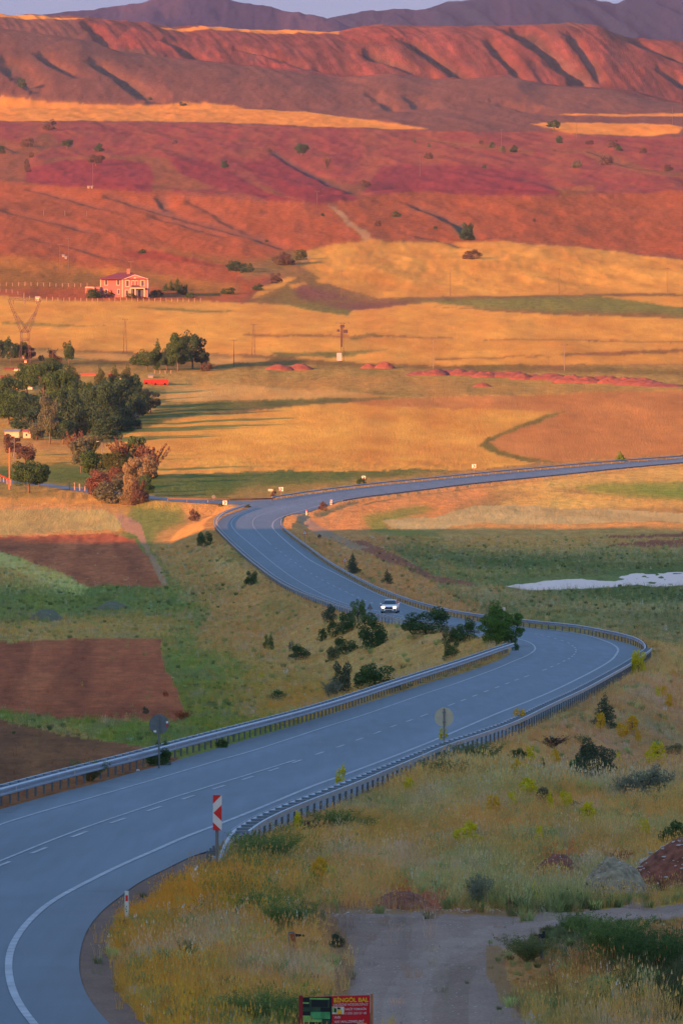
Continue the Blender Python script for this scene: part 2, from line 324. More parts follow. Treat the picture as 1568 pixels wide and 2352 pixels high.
L('grass_verge', (.15,.15,.045), (.22,.17,.06), 'grass', [(640,694),(720,697),(810,712),(800,722),(740,716),(660,700)], [(300,702),(480,712),(560,716),(480,718),(330,708)], [(0,738),(110,744),(240,750),(120,750),(0,744)], [(620,812),(800,806),(900,800),(800,818),(640,822)], [(800,774),(850,766),(870,770),(810,782)])
L('grass_verge', (.26,.10,.05), (.18,.12,.05), 'grass', [(560,766),(800,770),(1040,772),(1040,776),(800,775),(560,770)], [(1110,777),(1300,779),(1700,785),(1700,789),(1300,782),(1110,780)], [(960,702),(1700,728),(1700,733),(1300,724)],
  [(1280,812),(1400,806),(1568,800),(1700,798),(1700,808),(1560,808),(1400,815),(1290,817)], [(1000,822),(1250,818),(1270,821),(1000,827)], [(90,800),(300,806),(310,815),(120,812)])
L('meadow', (.40,.24,.09), (.24,.19,.07), 'grass', [(-120,812),(90,802),(310,815),(460,812),(640,822),(800,838),(960,842),(1300,840),(1700,838),(1700,900),(1568,896),(1200,910),(1000,915),(700,925),(520,945),(380,965),(250,1010),(-120,1015)])
L('grass_verge', (.13,.10,.035), (.20,.10,.045), 'grass', [(-120,822),(300,828),(620,822),(800,832),(960,840),(1200,838),(1350,845),(1500,850),(1700,852),(1700,862),(1500,862),(1200,852),(960,850),(840,842),(700,842),(500,848),(300,842),(-120,838)])
L('pale_stubble', (.46,.34,.17), (.44,.26,.10), 'crop', [(60,808),(230,812),(390,824),(400,832),(250,828),(60,820)], [(380,892),(520,884),(700,892),(860,908),(1000,914),(780,914),(560,920),(380,918)], [(480,822),(620,826),(610,834),(480,836)])
L('meadow', (.32,.20,.075), (.38,.22,.08), 'grass', [(640,862),(960,862),(1200,880),(1700,888),(1700,894),(1400,898),(1000,912),(860,903),(700,890),(520,882),(560,866)])
L('reed_strip', (.10,.12,.035), (.15,.13,.05), 'grass', [(380,925),(560,918),(780,914),(960,912),(800,922),(620,935),(480,945),(400,960),(320,985),(250,1020),(250,990),(330,950)], [(790,895),(880,902),(1000,911),(860,908)])
L('wheat_field', (.60,.37,.11), (.50,.27,.085), 'crop', [(240,1022),(290,998),(360,972),(440,955),(560,945),(700,930),(860,920),(1000,912),(1200,906),(1568,893),(1700,890),(1700,1038),(1500,1046),(1300,1060),(1150,1072),(1050,1082),(950,1076),(800,1084),(640,1080),(480,1086),(380,1092),(300,1085)])
L('stubble_field', (.44,.22,.10), (.38,.19,.085), 'crop', [(800,924),(1000,913),(1200,907),(1568,894),(1700,891),(1700,1036),(1568,1042),(1400,1052),(1270,1063),(1180,1052),(1120,1035),(1105,1020),(1150,995),(1230,960),(1290,948),(1150,940),(1000,938),(860,935)])
L('grass_verge', (.15,.13,.035), (.20,.15,.05), 'grass', [(1098,1024),(1130,1000),(1200,972),(1260,950),(1310,944),(1280,952),(1210,978),(1150,1000),(1125,1018),(1150,1035),(1220,1052),(1290,1063),(1230,1064),(1150,1048)])
L('meadow', (.40,.22,.07), (.50,.30,.09), 'grass', [(-120,1030),(140,1036),(260,1030),(300,1060),(330,1100),(180,1100),(-120,1095)])
L('green_field', (.07,.12,.035), (.13,.15,.045), 'grass', [(-120,1075),(150,1065),(300,1080),(380,1094),(480,1088),(640,1082),(800,1086),(960,1078),(1060,1082),(1000,1092),(900,1102),(760,1122),(640,1138),(560,1146),(400,1142),(330,1134),(200,1118),(-120,1100)])
L('meadow', (.26,.20,.075), (.36,.21,.08), 'grass', [(560,1118),(700,1112),(860,1100),(960,1086),(1060,1083),(1050,1088),(900,1104),(760,1124),(620,1143),(520,1140)], [(-120,1106),(0,1100),(190,1128),(330,1146),(400,1160),(260,1160),(-120,1160)])
L('wheat_field', (.56,.33,.12), (.44,.25,.10), 'crop', [(-120,1140),(0,1142),(150,1144),(300,1150),(320,1166),(200,1160),(-120,1162)])
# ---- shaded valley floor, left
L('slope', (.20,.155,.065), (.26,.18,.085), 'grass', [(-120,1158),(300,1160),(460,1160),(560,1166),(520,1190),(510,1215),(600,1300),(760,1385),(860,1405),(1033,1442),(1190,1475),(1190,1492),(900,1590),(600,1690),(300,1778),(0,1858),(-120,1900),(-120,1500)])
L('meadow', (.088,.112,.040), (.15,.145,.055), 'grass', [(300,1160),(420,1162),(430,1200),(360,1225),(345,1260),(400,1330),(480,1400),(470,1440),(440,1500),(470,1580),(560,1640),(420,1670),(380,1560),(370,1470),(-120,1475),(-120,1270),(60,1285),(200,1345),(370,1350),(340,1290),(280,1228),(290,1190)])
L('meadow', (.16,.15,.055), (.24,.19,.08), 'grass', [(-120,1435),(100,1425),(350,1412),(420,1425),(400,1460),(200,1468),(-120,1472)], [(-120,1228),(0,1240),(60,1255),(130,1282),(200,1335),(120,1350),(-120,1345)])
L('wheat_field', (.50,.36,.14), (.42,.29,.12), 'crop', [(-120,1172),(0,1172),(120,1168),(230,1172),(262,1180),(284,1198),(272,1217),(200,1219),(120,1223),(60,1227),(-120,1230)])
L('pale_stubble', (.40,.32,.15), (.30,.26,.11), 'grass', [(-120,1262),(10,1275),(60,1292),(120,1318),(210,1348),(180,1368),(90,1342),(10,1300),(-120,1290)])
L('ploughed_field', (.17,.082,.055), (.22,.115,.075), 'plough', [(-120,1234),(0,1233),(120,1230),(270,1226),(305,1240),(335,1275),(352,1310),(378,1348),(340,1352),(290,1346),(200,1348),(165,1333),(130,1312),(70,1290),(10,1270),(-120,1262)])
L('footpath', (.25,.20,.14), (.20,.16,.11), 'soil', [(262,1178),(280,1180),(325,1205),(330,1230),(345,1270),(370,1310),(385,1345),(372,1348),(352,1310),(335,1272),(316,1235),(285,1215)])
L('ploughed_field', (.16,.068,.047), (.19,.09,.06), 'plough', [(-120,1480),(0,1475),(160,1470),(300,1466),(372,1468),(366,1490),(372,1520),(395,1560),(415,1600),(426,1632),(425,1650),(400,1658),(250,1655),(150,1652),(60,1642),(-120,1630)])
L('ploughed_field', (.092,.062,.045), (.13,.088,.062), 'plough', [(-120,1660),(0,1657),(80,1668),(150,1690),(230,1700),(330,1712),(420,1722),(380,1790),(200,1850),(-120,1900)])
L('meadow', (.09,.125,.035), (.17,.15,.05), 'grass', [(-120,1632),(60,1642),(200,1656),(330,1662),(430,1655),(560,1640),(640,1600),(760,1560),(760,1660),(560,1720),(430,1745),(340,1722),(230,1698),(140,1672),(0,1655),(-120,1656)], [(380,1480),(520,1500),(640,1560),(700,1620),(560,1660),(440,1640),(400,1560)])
L('slope', (.22,.16,.05), (.15,.15,.045), 'grass', [(520,1560),(640,1540),(800,1560),(800,1630),(640,1665),(560,1640)])
L('slope', (.36,.21,.10), (.28,.19,.09), 'grass', [(640,1440),(800,1420),(1000,1440),(1100,1470),(1080,1520),(900,1570),(800,1550),(700,1500)], [(520,1240),(620,1310),(560,1360),(480,1300)])
L('meadow', (.16,.15,.05), (.085,.12,.035), 'grass', [(520,1268),(570,1275),(560,1300),(515,1290)], [(600,1380),(700,1390),(660,1410),(600,1400)])
# ---- right side
L('meadow', (.30,.17,.085), (.22,.15,.07), 'grass', [(640,1190),(780,1152),(1033,1118),(1213,1099),(1433,1076),(1700,1052),(1700,1120),(1500,1115),(1300,1100),(1150,1120),(1050,1160),(1000,1215),(900,1260),(1000,1330),(1180,1420),(1060,1412),(900,1370),(760,1295),(650,1215)])
L('meadow', (.42,.20,.08), (.50,.25,.09), 'grass', [(1100,1128),(1190,1106),(1260,1100),(1320,1090),(1500,1075),(1700,1062),(1700,1112),(1500,1104),(1380,1110),(1250,1128)], [(1150,1150),(1250,1130),(1420,1140),(1568,1152),(1700,1158),(1568,1166),(1400,1164),(1250,1172),(1160,1160)])
L('green_field', (.10,.14,.035), (.17,.16,.05), 'grass', [(1310,1118),(1430,1108),(1568,1106),(1700,1104),(1700,1150),(1568,1148),(1470,1140),(1380,1135)])
L('pale_stubble', (.50,.38,.20), (.40,.29,.14), 'crop', [(880,1195),(930,1190),(1000,1188),(1080,1165),(1160,1158),(1300,1168),(1450,1172),(1568,1180),(1700,1184),(1700,1205),(1500,1198),(1300,1205),(1100,1202),(980,1216),(900,1213)])
L('meadow', (.24,.18,.075), (.30,.19,.085), 'grass', [(1000,1220),(1100,1205),(1300,1208),(1500,1200),(1700,1208),(1700,1262),(1400,1262),(1100,1262),(980,1250),(960,1232)])
L('green_field', (.09,.12,.04), (.14,.14,.05), 'grass', [(830,1185),(900,1175),(960,1160),(1010,1168),(960,1182),(880,1195),(890,1215),(1000,1222),(1020,1232),(940,1235),(850,1222)])
L('ploughed_field', (.16,.07,.05), (.20,.10,.06), 'soil', [(1380,1232),(1480,1226),(1700,1222),(1700,1226),(1500,1234),(1400,1236)], [(1480,1240),(1568,1236),(1700,1234),(1700,1252),(1568,1256),(1470,1254),(1380,1256)])
L('wet_meadow', (.066,.088,.040), (.15,.135,.075), 'grass', [(880,1250),(1000,1252),(1200,1268),(1400,1262),(1700,1266),(1700,1480),(1480,1480),(1440,1462),(1200,1436),(1120,1412),(1000,1340),(960,1300)])
L('wet_meadow', (.24,.19,.14), (.15,.13,.085), 'grass', [(1020,1336),(1120,1345),(1250,1362),(1300,1370),(1180,1385),(1080,1372)], [(1180,1390),(1400,1382),(1700,1392),(1700,1410),(1450,1402),(1200,1404)], [(1300,1425),(1500,1418),(1700,1425),(1700,1436),(1450,1440)])
L('wet_meadow', (.23,.18,.12), (.15,.14,.075), 'grass', [(1000,1258),(1200,1262),(1400,1258),(1700,1262),(1700,1272),(1400,1270),(1200,1276),(1050,1272)], [(1250,1285),(1420,1280),(1568,1284),(1568,1290),(1400,1292)], [(1000,1300),(1110,1308),(1200,1318),(1120,1320),(1020,1312)], [(1240,1448),(1400,1440),(1700,1452),(1700,1462),(1480,1464)], [(1090,1405),(1300,1412),(1420,1420),(1200,1424)])
L('wet_meadow', (.045,.07,.03), (.06,.085,.035), 'grass', [(1040,1280),(1250,1290),(1400,1300),(1200,1306),(1060,1296)], [(1330,1372),(1568,1362),(1700,1364),(1700,1374),(1450,1380)])
L('soil_bank', (.14,.075,.055), (.19,.10,.07), 'soil', [(795,1240),(830,1242),(880,1262),(940,1290),(1000,1322),(1090,1340),(1085,1348),(1000,1336),(930,1306),(860,1280),(810,1258)])
L('dirt_track', (.20,.18,.145), (.24,.20,.15), 'soil', [(668,1183),(700,1180),(722,1200),(760,1222),(800,1240),(850,1262),(820,1264),(770,1246),(730,1230),(700,1210)])
L('slope', (.26,.20,.10), (.17,.15,.075), 'grass', [(1496,1478),(1700,1475),(1700,1810),(900,1815),(560,2000),(512,1960),(600,1890),(900,1760),(1200,1645),(1400,1545)])
L('slope', (.20,.15,.10), (.15,.14,.07), 'grass', [(1300,1640),(1500,1560),(1700,1560),(1700,1800),(1350,1800),(1250,1720)])
L('verge', (.25,.19,.085), (.15,.15,.055), 'grass', [(560,2010),(900,1815),(1000,1802),(1300,1800),(1700,1800),(1700,2600),(300,2600),(330,2351),(270,2277),(255,2192),(252,2142),(280,2092),(385,2042),(495,2000)])
L('verge', (.30,.16,.075), (.38,.19,.08), 'grass', [(1000,1870),(1200,1900),(1300,1960),(1100,1950),(980,1900)], [(760,1990),(1000,1940),(960,2010),(800,2060),(720,2030)], [(720,2080),(900,2060),(880,2092),(720,2110)], [(1130,1815),(1350,1808),(1330,1850),(1150,1845)])
L('verge', (.33,.150,.030), (.39,.185,.038), 'grass', [(495,2005),(540,2030),(500,2080),(460,2150),(440,2250),(520,2351),(600,2450),(360,2500),(330,2351),(270,2277),(255,2192),(252,2142),(280,2092),(385,2042)], [(420,2030),(640,2000),(700,2030),(560,2140),(440,2160)])
L('verge', (.27,.17,.07), (.34,.19,.07), 'grass', [(560,2100),(700,2060),(740,2120),(760,2200),(780,2280),(680,2340),(560,2300),(500,2200)])
L('verge', (.06,.09,.03), (.11,.12,.045), 'grass', [(560,1960),(620,1920),(680,1940),(660,2010),(580,2020),(540,1995)], [(540,2060),(640,2050),(700,2110),(640,2140),(560,2110)], [(560,2310),(700,2310),(720,2400),(560,2400)])
L('verge', (.028,.042,.018), (.06,.07,.03), 'grass', [(1300,2115),(1420,2105),(1700,2110),(1700,2350),(1560,2340),(1420,2270),(1330,2220),(1220,2190),(1180,2170),(1240,2140)])
L('verge', (.22,.12,.06), (.15,.11,.05), 'grass', [(1150,2200),(1250,2190),(1400,2215),(1380,2260),(1250,2310),(1180,2280)], [(1440,2120),(1700,2105),(1700,2160),(1500,2170)])
L('dirt_track', (.165,.148,.130), (.205,.185,.163), 'gravel', [(700,2112),(784,2093),(884,2090),(984,2092),(1134,2095),(1284,2092),(1349,2085),(1450,2078),(1568,2072),(1700,2064),(1700,2090),(1568,2100),(1434,2110),(1334,2114),(1299,2120),(1234,2146),(1174,2176),(1144,2200),(1134,2237),(1144,2272),(1184,2317),(1214,2352),(1240,2450),(1200,2640),(760,2640),(775,2450),(775,2352),(780,2300),(790,2250),(790,2200),(770,2160),(735,2134)])
L('dirt_track', (.182,.166,.150), (.228,.210,.190), 'gravel', [(870,2352),(885,2290),(925,2225),(1010,2170),(1130,2128),(1290,2106),(1568,2086),(1568,2094),(1300,2118),(1150,2146),(1050,2190),(985,2250),(965,2300),(965,2352)])
L('dirt_track', (.150,.130,.112), (.185,.160,.138), 'gravel', [(985,2352),(1000,2290),(1050,2225),(1120,2180),(1150,2172),(1110,2215),(1075,2270),(1075,2352)], [(740,2122),(900,2106),(1000,2108),(880,2150),(810,2220),(800,2300),(795,2352),(790,2200)])
L('soil_patch', (.15,.12,.075), (.19,.14,.08), 'soil', [(680,2100),(760,2112),(790,2160),(812,2215),(800,2290),(800,2400),(740,2400),(752,2280),(760,2220),(735,2160),(690,2125)], [(1120,2170),(1160,2180),(1165,2260),(1215,2320),(1200,2340),(1150,2290),(1120,2240)], [(720,2095),(900,2082),(1130,2088),(1340,2080),(1340,2090),(1130,2099),(900,2096),(740,2108)])
L('soil_patch', (.20,.075,.045), (.25,.12,.08), 'soil', [(870,2050),(930,2040),(1000,2050),(1050,2085),(960,2088),(900,2075)], [(1215,1995),(1260,1972),(1340,1965),(1350,1990),(1280,2010),(1230,2020)])
L('gravel_shoulder', (.12,.10,.09), (.16,.13,.11), 'gravel', [(489,1936),(500,1975),(498,2003),(435,2022),(385,2042),(350,2065),(280,2092),(252,2142),(255,2192),(270,2277),(300,2317),(332,2353),(420,2500),(900,2900),(560,2640),(380,2480),(240,2351),(190,2287),(172,2232),(175,2182),(190,2137),(225,2092),(270,2057),(310,2027),(390,1987)])
_first = [i for i, l in enumerate(LAND) if l[0] == 'slope'][0]
def _cal(l, i):
    nm, kk = l[0], l[3]; yc = min(p[1] for p in l[4])
    if i >= _first:
        m = {'plough':(2.7,1.55,.8),'gravel':(1.7,1.25,1.05),'soil':(1.9,1.3,.9),'crop':(1.0,1.05,.75)}.get(kk, (2.5,1.75,1.05))
        if nm == 'wet_meadow': m = (1.9,1.7,.85)
        if nm in ('green_field',): m = (1.1,1.2,.8)
        if min(l[1]) == l[1][2] and l[1][1] > l[1][0]: m = (1.75,1.85,.95)
    elif nm == 'red_field': m = (.92,.50,.44) if yc < 300 else (.80,.50,.48)
    elif kk == 'rock': m = (.55,.49,.62)
    elif nm == 'hillside': m = (1.0,.66,.38) if yc > 400 else (.95,.62,.46)
    elif kk == 'crop': m = (1.08,.95,.50) if yc > 300 else (1.0,.68,.35)
    else: m = (1.0,1.05,.65)
    f = lambda c: tuple(min(a*b_, .62) for a, b_ in zip(c, m))
    return (nm, f(l[1]), f(l[2]), kk, l[4])
LAND = [_cal(l, i) for i, l in enumerate(LAND)]
GRASS_DEN = {'grass':1.0,'crop':.5,'soil':.22,'plough':.02,'gravel':.035,'rock':.1}

def _dens(p, st=14):
    out = []
    for i in range(len(p)):
        a = np.array(p[i], float); b = np.array(p[(i+1) % len(p)], float); n = max(1, int(np.linalg.norm(b-a)/st))
        for k in range(n): out.append(a+(b-a)*k/n)
    return np.array(out)
_all = [_dens(l[4]) for l in LAND]
_flat = unproject(np.concatenate(_all))[:,:2]; _k = 0; LANDW = []
for a in _all: LANDW.append(_flat[_k:_k+len(a)]); _k += len(a)

def land(X, Y):
    """class index and two base colours for ground points"""
    X = np.asarray(X, float).ravel(); Y = np.asarray(Y, float).ravel()
    u = np.clip(X/np.maximum(Y, 1), -.0578, .0578); Xc = u*Y
    sc = Y/FX
    Xw = Xc + sc*(np.interp(Y, [150,400], [11,5])*fbm(Xc/sc/14, Y/sc/230*.12+7, 3, 40)+2.2*fbm(Xc/sc/3, Y/40, 2, 44))
    gz = np.interp(Y, [100,250,700,1500,2500,4500,5600], [.8,1.6,5,8,8,8,4])
    Yw = Y + gz*(.75*fbm(Xc/sc/26+50, Y/gz/9, 3, 41)+.45*fbm(Xc/sc/5, Y/gz/3, 2, 43))
    cls = np.full(X.shape, -1, int)
    for i, P in enumerate(LANDW):
        cls[inside(P, Xw, Yw)] = i
    c1 = np.tile(np.array([[.14,.062,.045]]), (len(X), 1)); c2 = np.tile(np.array([[.18,.08,.052]]), (len(X), 1))
    nr = Y < 1600
    c1[nr] = (.34,.21,.06); c2[nr] = (.42,.24,.07)
    for i, l in enumerate(LAND):
        m = cls == i
        if m.any(): c1[m] = l[1]; c2[m] = l[2]
    return cls, c1, c2
def land_colour(X, Y):
    cls, c1, c2 = land(X, Y); X = np.ravel(X); Y = np.ravel(Y)
    sc = Y/FX
    n = .5+.5*fbm(X/sc/70+9, Y/sc/900, 4, 51) ; n2 = .5+.5*fbm(X/2.2, Y/7, 3, 52); n3 = .5+.5*fbm(X/9, Y/30, 3, 53)
    t = np.clip((.45*n+.25*n2+.45*n3-.575)*3.0+.5, 0, 1)[:,None]
    c = c1*(1-t)+c2*t
    kd = np.array([l[3] for l in LAND]+['grass'])[cls]
    # furrow direction streaks in the crop and the plough
    st = fbm((X+.22*Y)/1.6, Y/90, 2, 55)
    g = np.where(kd == 'plough', .20*fbm(X/.45, Y/1.6, 3, 57)+.20*fbm(X/1.6, Y/5, 3, 56)-.25*sstep(.55,.9,ridged((X+.03*Y)/3.2, Y/140, 1, 68))+.10*fbm(X/.9+.1*Y, Y/60, 2, 58), np.where(kd == 'crop', .09*st, .06*st))
    c = c*(1+g[:,None])
    # scrubby speckle on open hillsides, broad tone drift in the crops
    far = ((kd == 'grass')|(kd == 'rock')) & (Y > 1500)
    sp = fbm(X/1.5, Y/14, 3, 61)+.7*fbm(X/5, Y/45, 3, 62)
    c = np.where(far[:,None], c*(1+.26*sp[:,None]), c)
    wm = np.array([l[0] == 'wet_meadow' for l in LAND]+[False])[cls]; ws = fbm(X/9, Y/16, 4, 69)
    c = np.where(wm[:,None], c*(1+.45*ws[:,None]*np.array([[1.25,1,.9]])), c)
    sp2 = sstep(.42, .75, fbm(X/2.2+9, Y/18, 2, 63))*(Y > 2300)
    c = np.where(((kd == 'grass')|(kd == 'rock')|(kd == 'soil'))[:,None], c*(1-.45*sp2[:,None]), c)
    sw = fbm(X/13+.8*fbm(X/20, Y/60, 2, 65), Y/55, 3, 64)
    c = np.where((kd == 'crop')[:,None], c*(1+.20*sw[:,None]*np.array([[.8,1.1,1.2]])), c)
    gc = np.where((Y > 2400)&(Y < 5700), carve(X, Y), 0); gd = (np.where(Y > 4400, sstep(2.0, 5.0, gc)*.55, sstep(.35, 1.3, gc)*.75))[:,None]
    c = c*(1-gd)+gd*np.array([[.060,.062,.055]])  # gully shadows painted into the ground colour as dark grey strips
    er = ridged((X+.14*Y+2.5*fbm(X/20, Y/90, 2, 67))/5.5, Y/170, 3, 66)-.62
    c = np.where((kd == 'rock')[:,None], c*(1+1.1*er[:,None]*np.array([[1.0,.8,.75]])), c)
    # hue drift in grassland
    gr = (kd == 'grass')[:,None]; d = fbm(X/5.5, Y/16, 4, 59)[:,None]*np.interp(Y, [0,1400,2500], [1,.8,.35])[:,None]
    c = np.where(gr, c*(1+np.array([[.30,.02,-.12]])*d), c)
    rc = (kd == 'rock')[:,None]; d = fbm((X+.1*Y)/12, Y/120, 4, 60)[:,None]
    c = np.where(rc, c*(1+np.array([[.35,.12,.05]])*d), c)
    return cls, np.clip(c, 0.01, 1), kd
# ------------------------------------------------------------------ helpers
def tag(o, label=None, cat=None, group=None, kind=None):
    if label: o['label'] = label
    if cat: o['category'] = cat
    if group: o['group'] = group
    if kind: o['kind'] = kind
    return o
def link(name, me, mat=None, parent=None, loc=None):
    o = bpy.data.objects.new(name, me); COL.objects.link(o)
    if mat is not None and me is not None: 
        if len(me.materials) == 0: me.materials.append(mat)
    if parent is not None: o.parent = parent
    if loc is not None: o.location = loc
    return o
def empty(name, loc, rz=0.0):
    o = bpy.data.objects.new(name, None); COL.objects.link(o); o.empty_display_size = .3
    o.location = loc; o.rotation_euler = (0, 0, rz); return o
def np_mesh(name, V, F, smooth_=True):
    me = bpy.data.meshes.new(name); V = np.asarray(V, np.float32); F = np.asarray(F, np.int32); k = F.shape[1]
    me.vertices.add(len(V)); me.vertices.foreach_set('co', V.ravel())
    me.loops.add(F.size); me.loops.foreach_set('vertex_index', F.ravel())
    me.polygons.add(len(F)); me.polygons.foreach_set('loop_start', np.arange(0, F.size, k, dtype=np.int32))
    me.polygons.foreach_set('loop_total', np.full(len(F), k, np.int32))
    me.polygons.foreach_set('use_smooth', np.full(len(F), smooth_)); me.update(calc_edges=True)
    return me
def add_col(me, c, name='Col'):
    a = me.color_attributes.new(name, 'FLOAT_COLOR', 'POINT')
    a.data.foreach_set('color', np.c_[c, np.ones(len(c))].astype(np.float32).ravel())
def ground_z(x, y): return float(hmap(np.array([x]), np.array([y]))[0])
def G(px, py):
    """world point of the ground seen at a picture position"""
    p = unproject([(px, py)], hmap)[0]; return Vector(p), FX/p[1]

class MB:
    """collects boxes, tubes and prisms into one mesh"""
    def __init__(s): s.v = []; s.f = []
    def add(s, vs_, fs):
        n = len(s.v); s.v += [tuple(v) for v in vs_]; s.f += [tuple(i+n for i in f) for f in fs]; return s
    def box(s, c, d, rz=0, M=None):
        x, y, z = (k/2 for k in d); vs_ = []
        for a in (-1, 1):
            for b in (-1, 1):
                for e in (-1, 1): vs_.append(Vector((a*x, b*y, e*z)))
        R = Matrix.Rotation(rz, 3, 'Z'); vs_ = [R@v+Vector(c) for v in vs_]
        if M: vs_ = [M@v for v in vs_]
        return s.add(vs_, [(0,1,3,2),(4,6,7,5),(0,4,5,1),(2,3,7,6),(0,2,6,4),(1,5,7,3)])
    def tube(s, p, q, r, r2=None, n=8, cap=True):
        p = Vector(p); q = Vector(q); r2 = r if r2 is None else r2; d = (q-p)
        if d.length < 1e-6: return s
        d.normalize(); a = d.orthogonal().normalized(); b = d.cross(a); vs_ = []
        for c, rr in ((p, r), (q, r2)):
            for i in range(n):
                t = 2*math.pi*i/n; vs_.append(c+a*rr*math.cos(t)+b*rr*math.sin(t))
        fs = [(i, (i+1) % n, n+(i+1) % n, n+i) for i in range(n)]
        if cap: fs += [tuple(range(n-1, -1, -1)), tuple(range(n, 2*n))]
        return s.add(vs_, fs)
    def prism(s, pts, y0, y1):
        """outline in x,z pushed from y0 to y1"""
        n = len(pts); vs_ = [(x, y0, z) for x, z in pts]+[(x, y1, z) for x, z in pts]
        return s.add(vs_, [tuple(range(n)), tuple(range(2*n-1, n-1, -1))]+[(i, i+n, (i+1) % n+n, (i+1) % n) for i in range(n)])
    def sweep(s, prof_, path, nrm):
        m = len(prof_); vs_ = []
        for p, n in zip(path, nrm):
            for o, z in prof_: vs_.append((p[0]+n[0]*o, p[1]+n[1]*o, p[2]+z))
        fs = []
        for i in range(len(path)-1):
            for j in range(m): fs.append((i*m+j, i*m+(j+1) % m, (i+1)*m+(j+1) % m, (i+1)*m+j))
        fs += [tuple(range(m-1, -1, -1)), tuple((len(path)-1)*m+j for j in range(m))]
        return s.add(vs_, fs)
    def mesh(s, name, smooth_=False):
        me = bpy.data.meshes.new(name); me.from_pydata(s.v, [], s.f); me.update()
        bm = bmesh.new(); bm.from_mesh(me); bmesh.ops.recalc_face_normals(bm, faces=bm.faces); bm.to_mesh(me); bm.free()
        if smooth_: me.polygons.foreach_set('use_smooth', [True]*len(me.polygons))
        return me
    def build(s, name, mat, parent=None, loc=None, smooth_=False): return link(name, s.mesh(name, smooth_), mat, parent, loc)

# ------------------------------------------------------------------ materials
def mat(name, col, rough=.8, metal=0, var=.12, scale=3.0, bump=0, emit=None, spec=.3, trans=0):
    m = bpy.data.materials.new(name); m.use_nodes = True; n = m.node_tree.nodes; l = m.node_tree.links; b = n['Principled BSDF']
    b.inputs['Roughness'].default_value = rough; b.inputs['Metallic'].default_value = metal; b.inputs['Specular IOR Level'].default_value = spec
    if var > 0:
        tc = n.new('ShaderNodeTexCoord'); ns = n.new('ShaderNodeTexNoise'); ns.inputs['Scale'].default_value = scale; ns.inputs['Detail'].default_value = 4
        mr = n.new('ShaderNodeMapRange'); mr.inputs['From Min'].default_value = .3; mr.inputs['From Max'].default_value = .7; mr.inputs['To Min'].default_value = 1-var; mr.inputs['To Max'].default_value = 1+var
        mx = n.new('ShaderNodeMix'); mx.data_type = 'RGBA'; mx.blend_type = 'MULTIPLY'; mx.inputs[0].default_value = 1; mx.inputs[6].default_value = (*col, 1)
        l.new(tc.outputs['Object'], ns.inputs['Vector']); l.new(ns.outputs['Fac'], mr.inputs['Value']); l.new(mr.outputs[0], mx.inputs[7]); l.new(mx.outputs[2], b.inputs['Base Color'])
        if bump:
            bp = n.new('ShaderNodeBump'); bp.inputs['Distance'].default_value = bump; l.new(ns.outputs['Fac'], bp.inputs['Height']); l.new(bp.outputs[0], b.inputs['Normal'])
    else: b.inputs['Base Color'].default_value = (*col, 1)
    if emit: b.inputs['Emission Color'].default_value = (*emit[0], 1); b.inputs['Emission Strength'].default_value = emit[1]
    m.diffuse_color = (*col, 1); return m
def ground_mat(name, bump, s1, s2, amp=.2, stretch=(1, 1, 1), fib=0.0):
    m = bpy.data.materials.new(name); m.use_nodes = True; n = m.node_tree.nodes; l = m.node_tree.links; b = n['Principled BSDF']
    b.inputs['Roughness'].default_value = .95; b.inputs['Specular IOR Level'].default_value = .05
    at = n.new('ShaderNodeAttribute'); at.attribute_name = 'Col'
    tc = n.new('ShaderNodeTexCoord'); mp = n.new('ShaderNodeMapping'); mp.inputs['Scale'].default_value = stretch; l.new(tc.outputs['Object'], mp.inputs[0])
    prev = at.outputs['Color']; hs = []
    for s, a in ((s1, amp), (s2, amp*1.1)):
        ns = n.new('ShaderNodeTexNoise'); ns.inputs['Scale'].default_value = s; ns.inputs['Detail'].default_value = 5; ns.inputs['Roughness'].default_value = .65
        l.new(mp.outputs[0], ns.inputs['Vector'])
        mr = n.new('ShaderNodeMapRange'); mr.inputs['From Min'].default_value = .32; mr.inputs['From Max'].default_value = .68; mr.inputs['To Min'].default_value = 1-a; mr.inputs['To Max'].default_value = 1+a
        mx = n.new('ShaderNodeMix'); mx.data_type = 'RGBA'; mx.blend_type = 'MULTIPLY'; mx.inputs[0].default_value = 1
        l.new(ns.outputs['Fac'], mr.inputs['Value']); l.new(prev, mx.inputs[6]); l.new(mr.outputs[0], mx.inputs[7]); prev = mx.outputs[2]; hs.append(ns.outputs['Fac'])
    l.new(prev, b.inputs['Base Color'])
    ad = n.new('ShaderNodeMath'); ad.operation = 'ADD'; l.new(hs[0], ad.inputs[0]); l.new(hs[1], ad.inputs[1])
    bp = n.new('ShaderNodeBump'); bp.inputs['Distance'].default_value = bump; bp.inputs['Strength'].default_value = .8
    l.new(ad.outputs[0], bp.inputs['Height']); l.new(bp.outputs[0], b.inputs['Normal'])
    return m
GM = {'grass': ground_mat('grassland', .4, .5, 3.2, .20, (1, .22, 1)), 'crop': ground_mat('crop_stand', .3, .25, 2.2, .09, (1, .18, 1)), 'soil': ground_mat('bare_soil', .2, .3, 3, .10, (1, .25, 1)),
      'plough': ground_mat('ploughed_soil', .22, .8, 5.0, .2, (1, .28, 1)), 'gravel': ground_mat('gravel_surface', .05, 1.2, 14, .12, (1, .4, 1)), 'rock': ground_mat('eroded_hillside', 1.6, .16, 1.0, .20, (1, .25, 1))}

